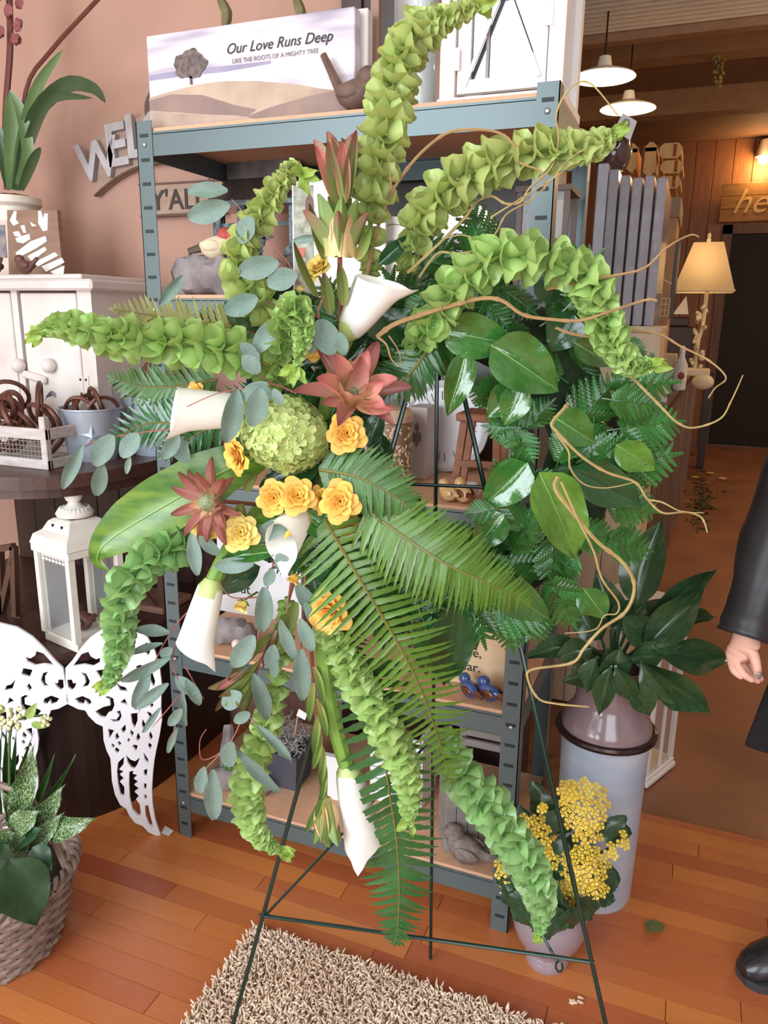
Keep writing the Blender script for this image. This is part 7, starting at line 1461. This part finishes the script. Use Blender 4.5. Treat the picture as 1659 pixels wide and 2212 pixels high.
# =================================================================== PERSON AT THE RIGHT EDGE
def skin(name, joints, edges, m, par, root=0, sub=2, ss=True):
    me = bpy.data.meshes.new(name); org = ORG[par]; me.from_pydata([V(p)-org for p, r in joints], edges, []); me.materials.append(m); me.update()
    o = bpy.data.objects.new(name, me); C.objects.link(o); o.parent = par; ORG[o] = org
    sk = o.modifiers.new('skin', 'SKIN'); sk.use_smooth_shade = True
    bpy.context.view_layer.update()
    for i, (p, r) in enumerate(joints):
        d = me.skin_vertices[0].data[i]; d.radius = r if isinstance(r, tuple) else (r, r); d.use_root = (i == root)
    s_ = o.modifiers.new('sub', 'SUBSURF'); s_.levels = sub; s_.render_levels = sub
    return o
PYC = 1.52
def pp_(x, z, y=0.): return cb(x, PYC+y, z)         # heading frame
PXC = 1.07
Pn = thing('person', 'person in black leather jacket, dark skirt and black boots, hand hanging, cut by right edge', 'person', cb(PXC, PYC, 0))
m_skin = mat('skin', (222, 170, 150), .5, var=.04, scale=30)
wr_ = pc(1612, 1372, 1.44); el = pc(1690, 1120, 1.50)
hd = [  # body joints
 (pp_(PXC, .93), (.15, .11)), (pp_(PXC, 1.10), (.125, .095)), (pp_(PXC, 1.28), (.14, .10)), (pp_(PXC, 1.40), (.12, .085)), (pp_(PXC, 1.47), .05), (pp_(PXC, 1.53, -.01), .055), (pp_(PXC, 1.60, -.02), .085), (pp_(PXC, 1.68, -.015), .078)]
ed = [(i, i+1) for i in range(7)]
J = list(hd)
def add(p, r, par_): J.append((p, r)); ed.append((par_, len(J)-1)); return len(J)-1
# near (image-left) arm with the visible hand
sh = add(pp_(PXC-.17, 1.38), .055, 3); e1 = add(el, .042, sh); w1 = add(wr_+(el-wr_)*.25, .033, e1); w2 = add(wr_, .026, w1)
hdx = lambda u, v, yc: pc(u, v, yc)
pm1 = add(hdx(1604, 1395, 1.43), (.030, .020), w2); pm2 = add(hdx(1600, 1418, 1.425), (.031, .019), pm1)
fing = [[(1578, 1424, 1.42), (1585, 1450, 1.40), (1606, 1466, 1.39)], [(1588, 1430, 1.41), (1606, 1458, 1.39), (1630, 1472, 1.385)], [(1600, 1432, 1.425), (1620, 1460, 1.41), (1642, 1474, 1.41)], [(1612, 1430, 1.44), (1630, 1456, 1.43), (1648, 1470, 1.43)]]
for f in fing:
    pr = pm2
    for q, r in zip(f, (.0095, .0085, .0062)): pr = add(hdx(*q), r, pr)
pr = pm1
for q, r in (((1626, 1408, 1.40), .012), ((1634, 1436, 1.385), .0095), ((1638, 1462, 1.378), .0078)): pr = add(hdx(*q), r, pr)
# far arm
s2 = add(pp_(PXC+.17, 1.38), .055, 3); e2 = add(pp_(PXC+.24, 1.08, .05), .042, s2); f2 = add(pp_(PXC+.25, .84, .0), .028, e2); h2 = add(pp_(PXC+.25, .76, -.01), (.03, .018), f2); add(pp_(PXC+.25, .68, -.02), .012, h2)
TD = cb(-1, -.22, 0).normalized(); C1 = pz(1600, 2118)-TD*.17; C1.z = 0; C2 = C1+cb(.2, .16, 0); FEET = [C1, C2]
for sg, fc in zip((-1, 1), FEET):
    h = add(pp_(PXC+sg*.09, .84), .085, 0); k = add((pp_(PXC+sg*.09, .84)+fc)/2+V((0, 0, .05)), .055, h); an = add(fc+V((0, 0, .10))-TD*.015, .035, k)
skin('body', J, ed, m_skin, Pn, 0, 2)
# nail
nl = hdx(1640, 1459, 1.368); part('thumb_nail', MB().ball(nl, .0065, 10, 7, (1, .45, 1.25), axis_frame(V((0, 0, 0)), EZ).to_3x3()), mat('grey_nail_polish', (150, 142, 148), .15, .3, coat=.6), Pn)
# face and hair
m_hair = mat('dark_hair', (60, 42, 34), .5, var=.2, scale=60, stretch=(20, 20, 1))
hc = pp_(PXC, 1.62, -.01); fr_ = (O-hc); fr_.z = 0; fr_.normalize(); fs_ = V((-fr_.y, fr_.x, 0))
part('hair', MB().ball(hc+V((0, 0, .02))-fr_*.022, .108, 18, 12, (1, 1, 1.12)).tube([hc-fr_*.06+V((0, 0, .03)), hc-fr_*.075+V((0, 0, -.1)), hc-fr_*.07+V((0, 0, -.25))], [.085, .085, .05], 10), m_hair, Pn)
for sg in (-1, 1):
    part('eye', MB().ball(hc+fr_*.088+fs_*sg*.031+V((0, 0, -.004)), .011, 8, 6, (1.2, 1, .8)), mat('eye_dark', (50, 40, 38), .2), Pn); part('ear', MB().ball(hc+fs_*sg*.088+V((0, 0, -.015)), .022, 8, 6, (.6, .6, 1.3)), m_skin, Pn)
part('nose', MB().ball(hc+fr_*.098+V((0, 0, -.03)), .014, 8, 6, (.8, 1, 1.4)), m_skin, Pn); part('mouth', MB().ball(hc+fr_*.086+V((0, 0, -.062)), .02, 8, 6, (1, .6, .35)), mat('lips', (170, 90, 88), .4), Pn)
# jacket
m_lth = mat('black_leather', (38, 35, 38), .42, var=.25, scale=12, bump=.9, bscale=9)
jt = [(pp_(PXC, .90), (.185, .135)), (pp_(PXC, 1.08), (.16, .125)), (pp_(PXC, 1.28), (.17, .13)), (pp_(PXC, 1.40), (.14, .10)), (pp_(PXC, 1.46), .075)]
skin('jacket', jt, [(0, 1), (1, 2), (2, 3), (3, 4)], m_lth, Pn)
def sleeve(a, b_, c_, r0, r1, r2):      # open tube sleeve with creases and a flared cuff
    n = 26; P = spline([a, b_, c_], n); mb = MB(); RR = random.Random(4); rr = []
    for i in range(n+1):
        f = i/n; r = lerp_tab([(0, r0), (.5, r1), (.86, r2), (1, r2*1.18)], f)*(1+.03*math.sin(i*.9)+RR.uniform(-.035, .035)); rr.append(r)
    mb.tube(P+[P[-1]-(P[-1]-P[-2])*.3], rr+[r2*.85], 18, False); return mb
cuff = wr_+(wr_-el).normalized()*.004
part('sleeve', sleeve(pp_(PXC-.16, 1.40), el, cuff, .075, .068, .05), m_lth, Pn, True, None)
part('sleeve', sleeve(pp_(PXC+.16, 1.40), pp_(PXC+.24, 1.08, .05), pp_(PXC+.25, .85), .075, .066, .05), m_lth, Pn, True, None)
# skirt with a flared hem
m_skt = mat('black_wool_skirt', (26, 22, 25), .85, var=.15); n = 44; vs_ = []; fs = []
for i in range(10):
    f = i/9; z = .98-.48*f
    for j in range(n):
        a = 2*math.pi*j/n; r = (.15+.085*f)*(1+.06*f*math.sin(9*a)); vs_.append(cb(PXC+r*math.cos(a), PYC+r*.8*math.sin(a), z+.012*f*math.sin(4*a)))
for i in range(9):
    for j in range(n): fs.append((i*n+j, i*n+(j+1) % n, (i+1)*n+(j+1) % n, (i+1)*n+j))
part('skirt', MB().add(vs_, fs), m_skt, Pn)
m_bt = mat('black_boot_leather', (34, 33, 36), .3, var=.15, bump=.2, coat=.3); m_sole = mat('dark_rubber_sole', (56, 54, 56), .7)
for c in FEET:
    tdir = TD; sdv = V((-tdir.y, tdir.x, 0)); Mf = frame(sdv, tdir, EZ, c)
    vs_ = []; fs = []; secs = [(-.07, .034, .10), (-.03, .04, .11), (.03, .042, .095), (.08, .046, .075), (.125, .044, .06), (.155, .034, .045), (.17, .016, .03)]; n = 12
    for (y_, w_, h_) in secs:
        for j in range(n):
            a = 2*math.pi*j/n; vs_.append(Mf @ V((w_*math.cos(a), y_, .015+max(0, h_*(.42+.58*math.sin(a))))))
    for i in range(len(secs)-1):
        for j in range(n): fs.append((i*n+j, i*n+(j+1) % n, (i+1)*n+(j+1) % n, (i+1)*n+j))
    fs += [tuple(range(n)), tuple(range((len(secs)-1)*n, len(secs)*n))]
    part('boot', MB().add(vs_, fs).lathe([(.048, .07), (.05, .16), (.062, .32), (.066, .40), (.062, .40), (.05, .3)], 20, c-tdir*.015), m_bt, Pn)
    so = MB(); ol = [Mf @ V((w_*1.12*s_, y_, 0)) for s_, lst in ((1, secs), (-1, list(reversed(secs)))) for (y_, w_, h_) in lst]; part('sole', so.prism(ol, (0, 0, .02)), m_sole, Pn, False)
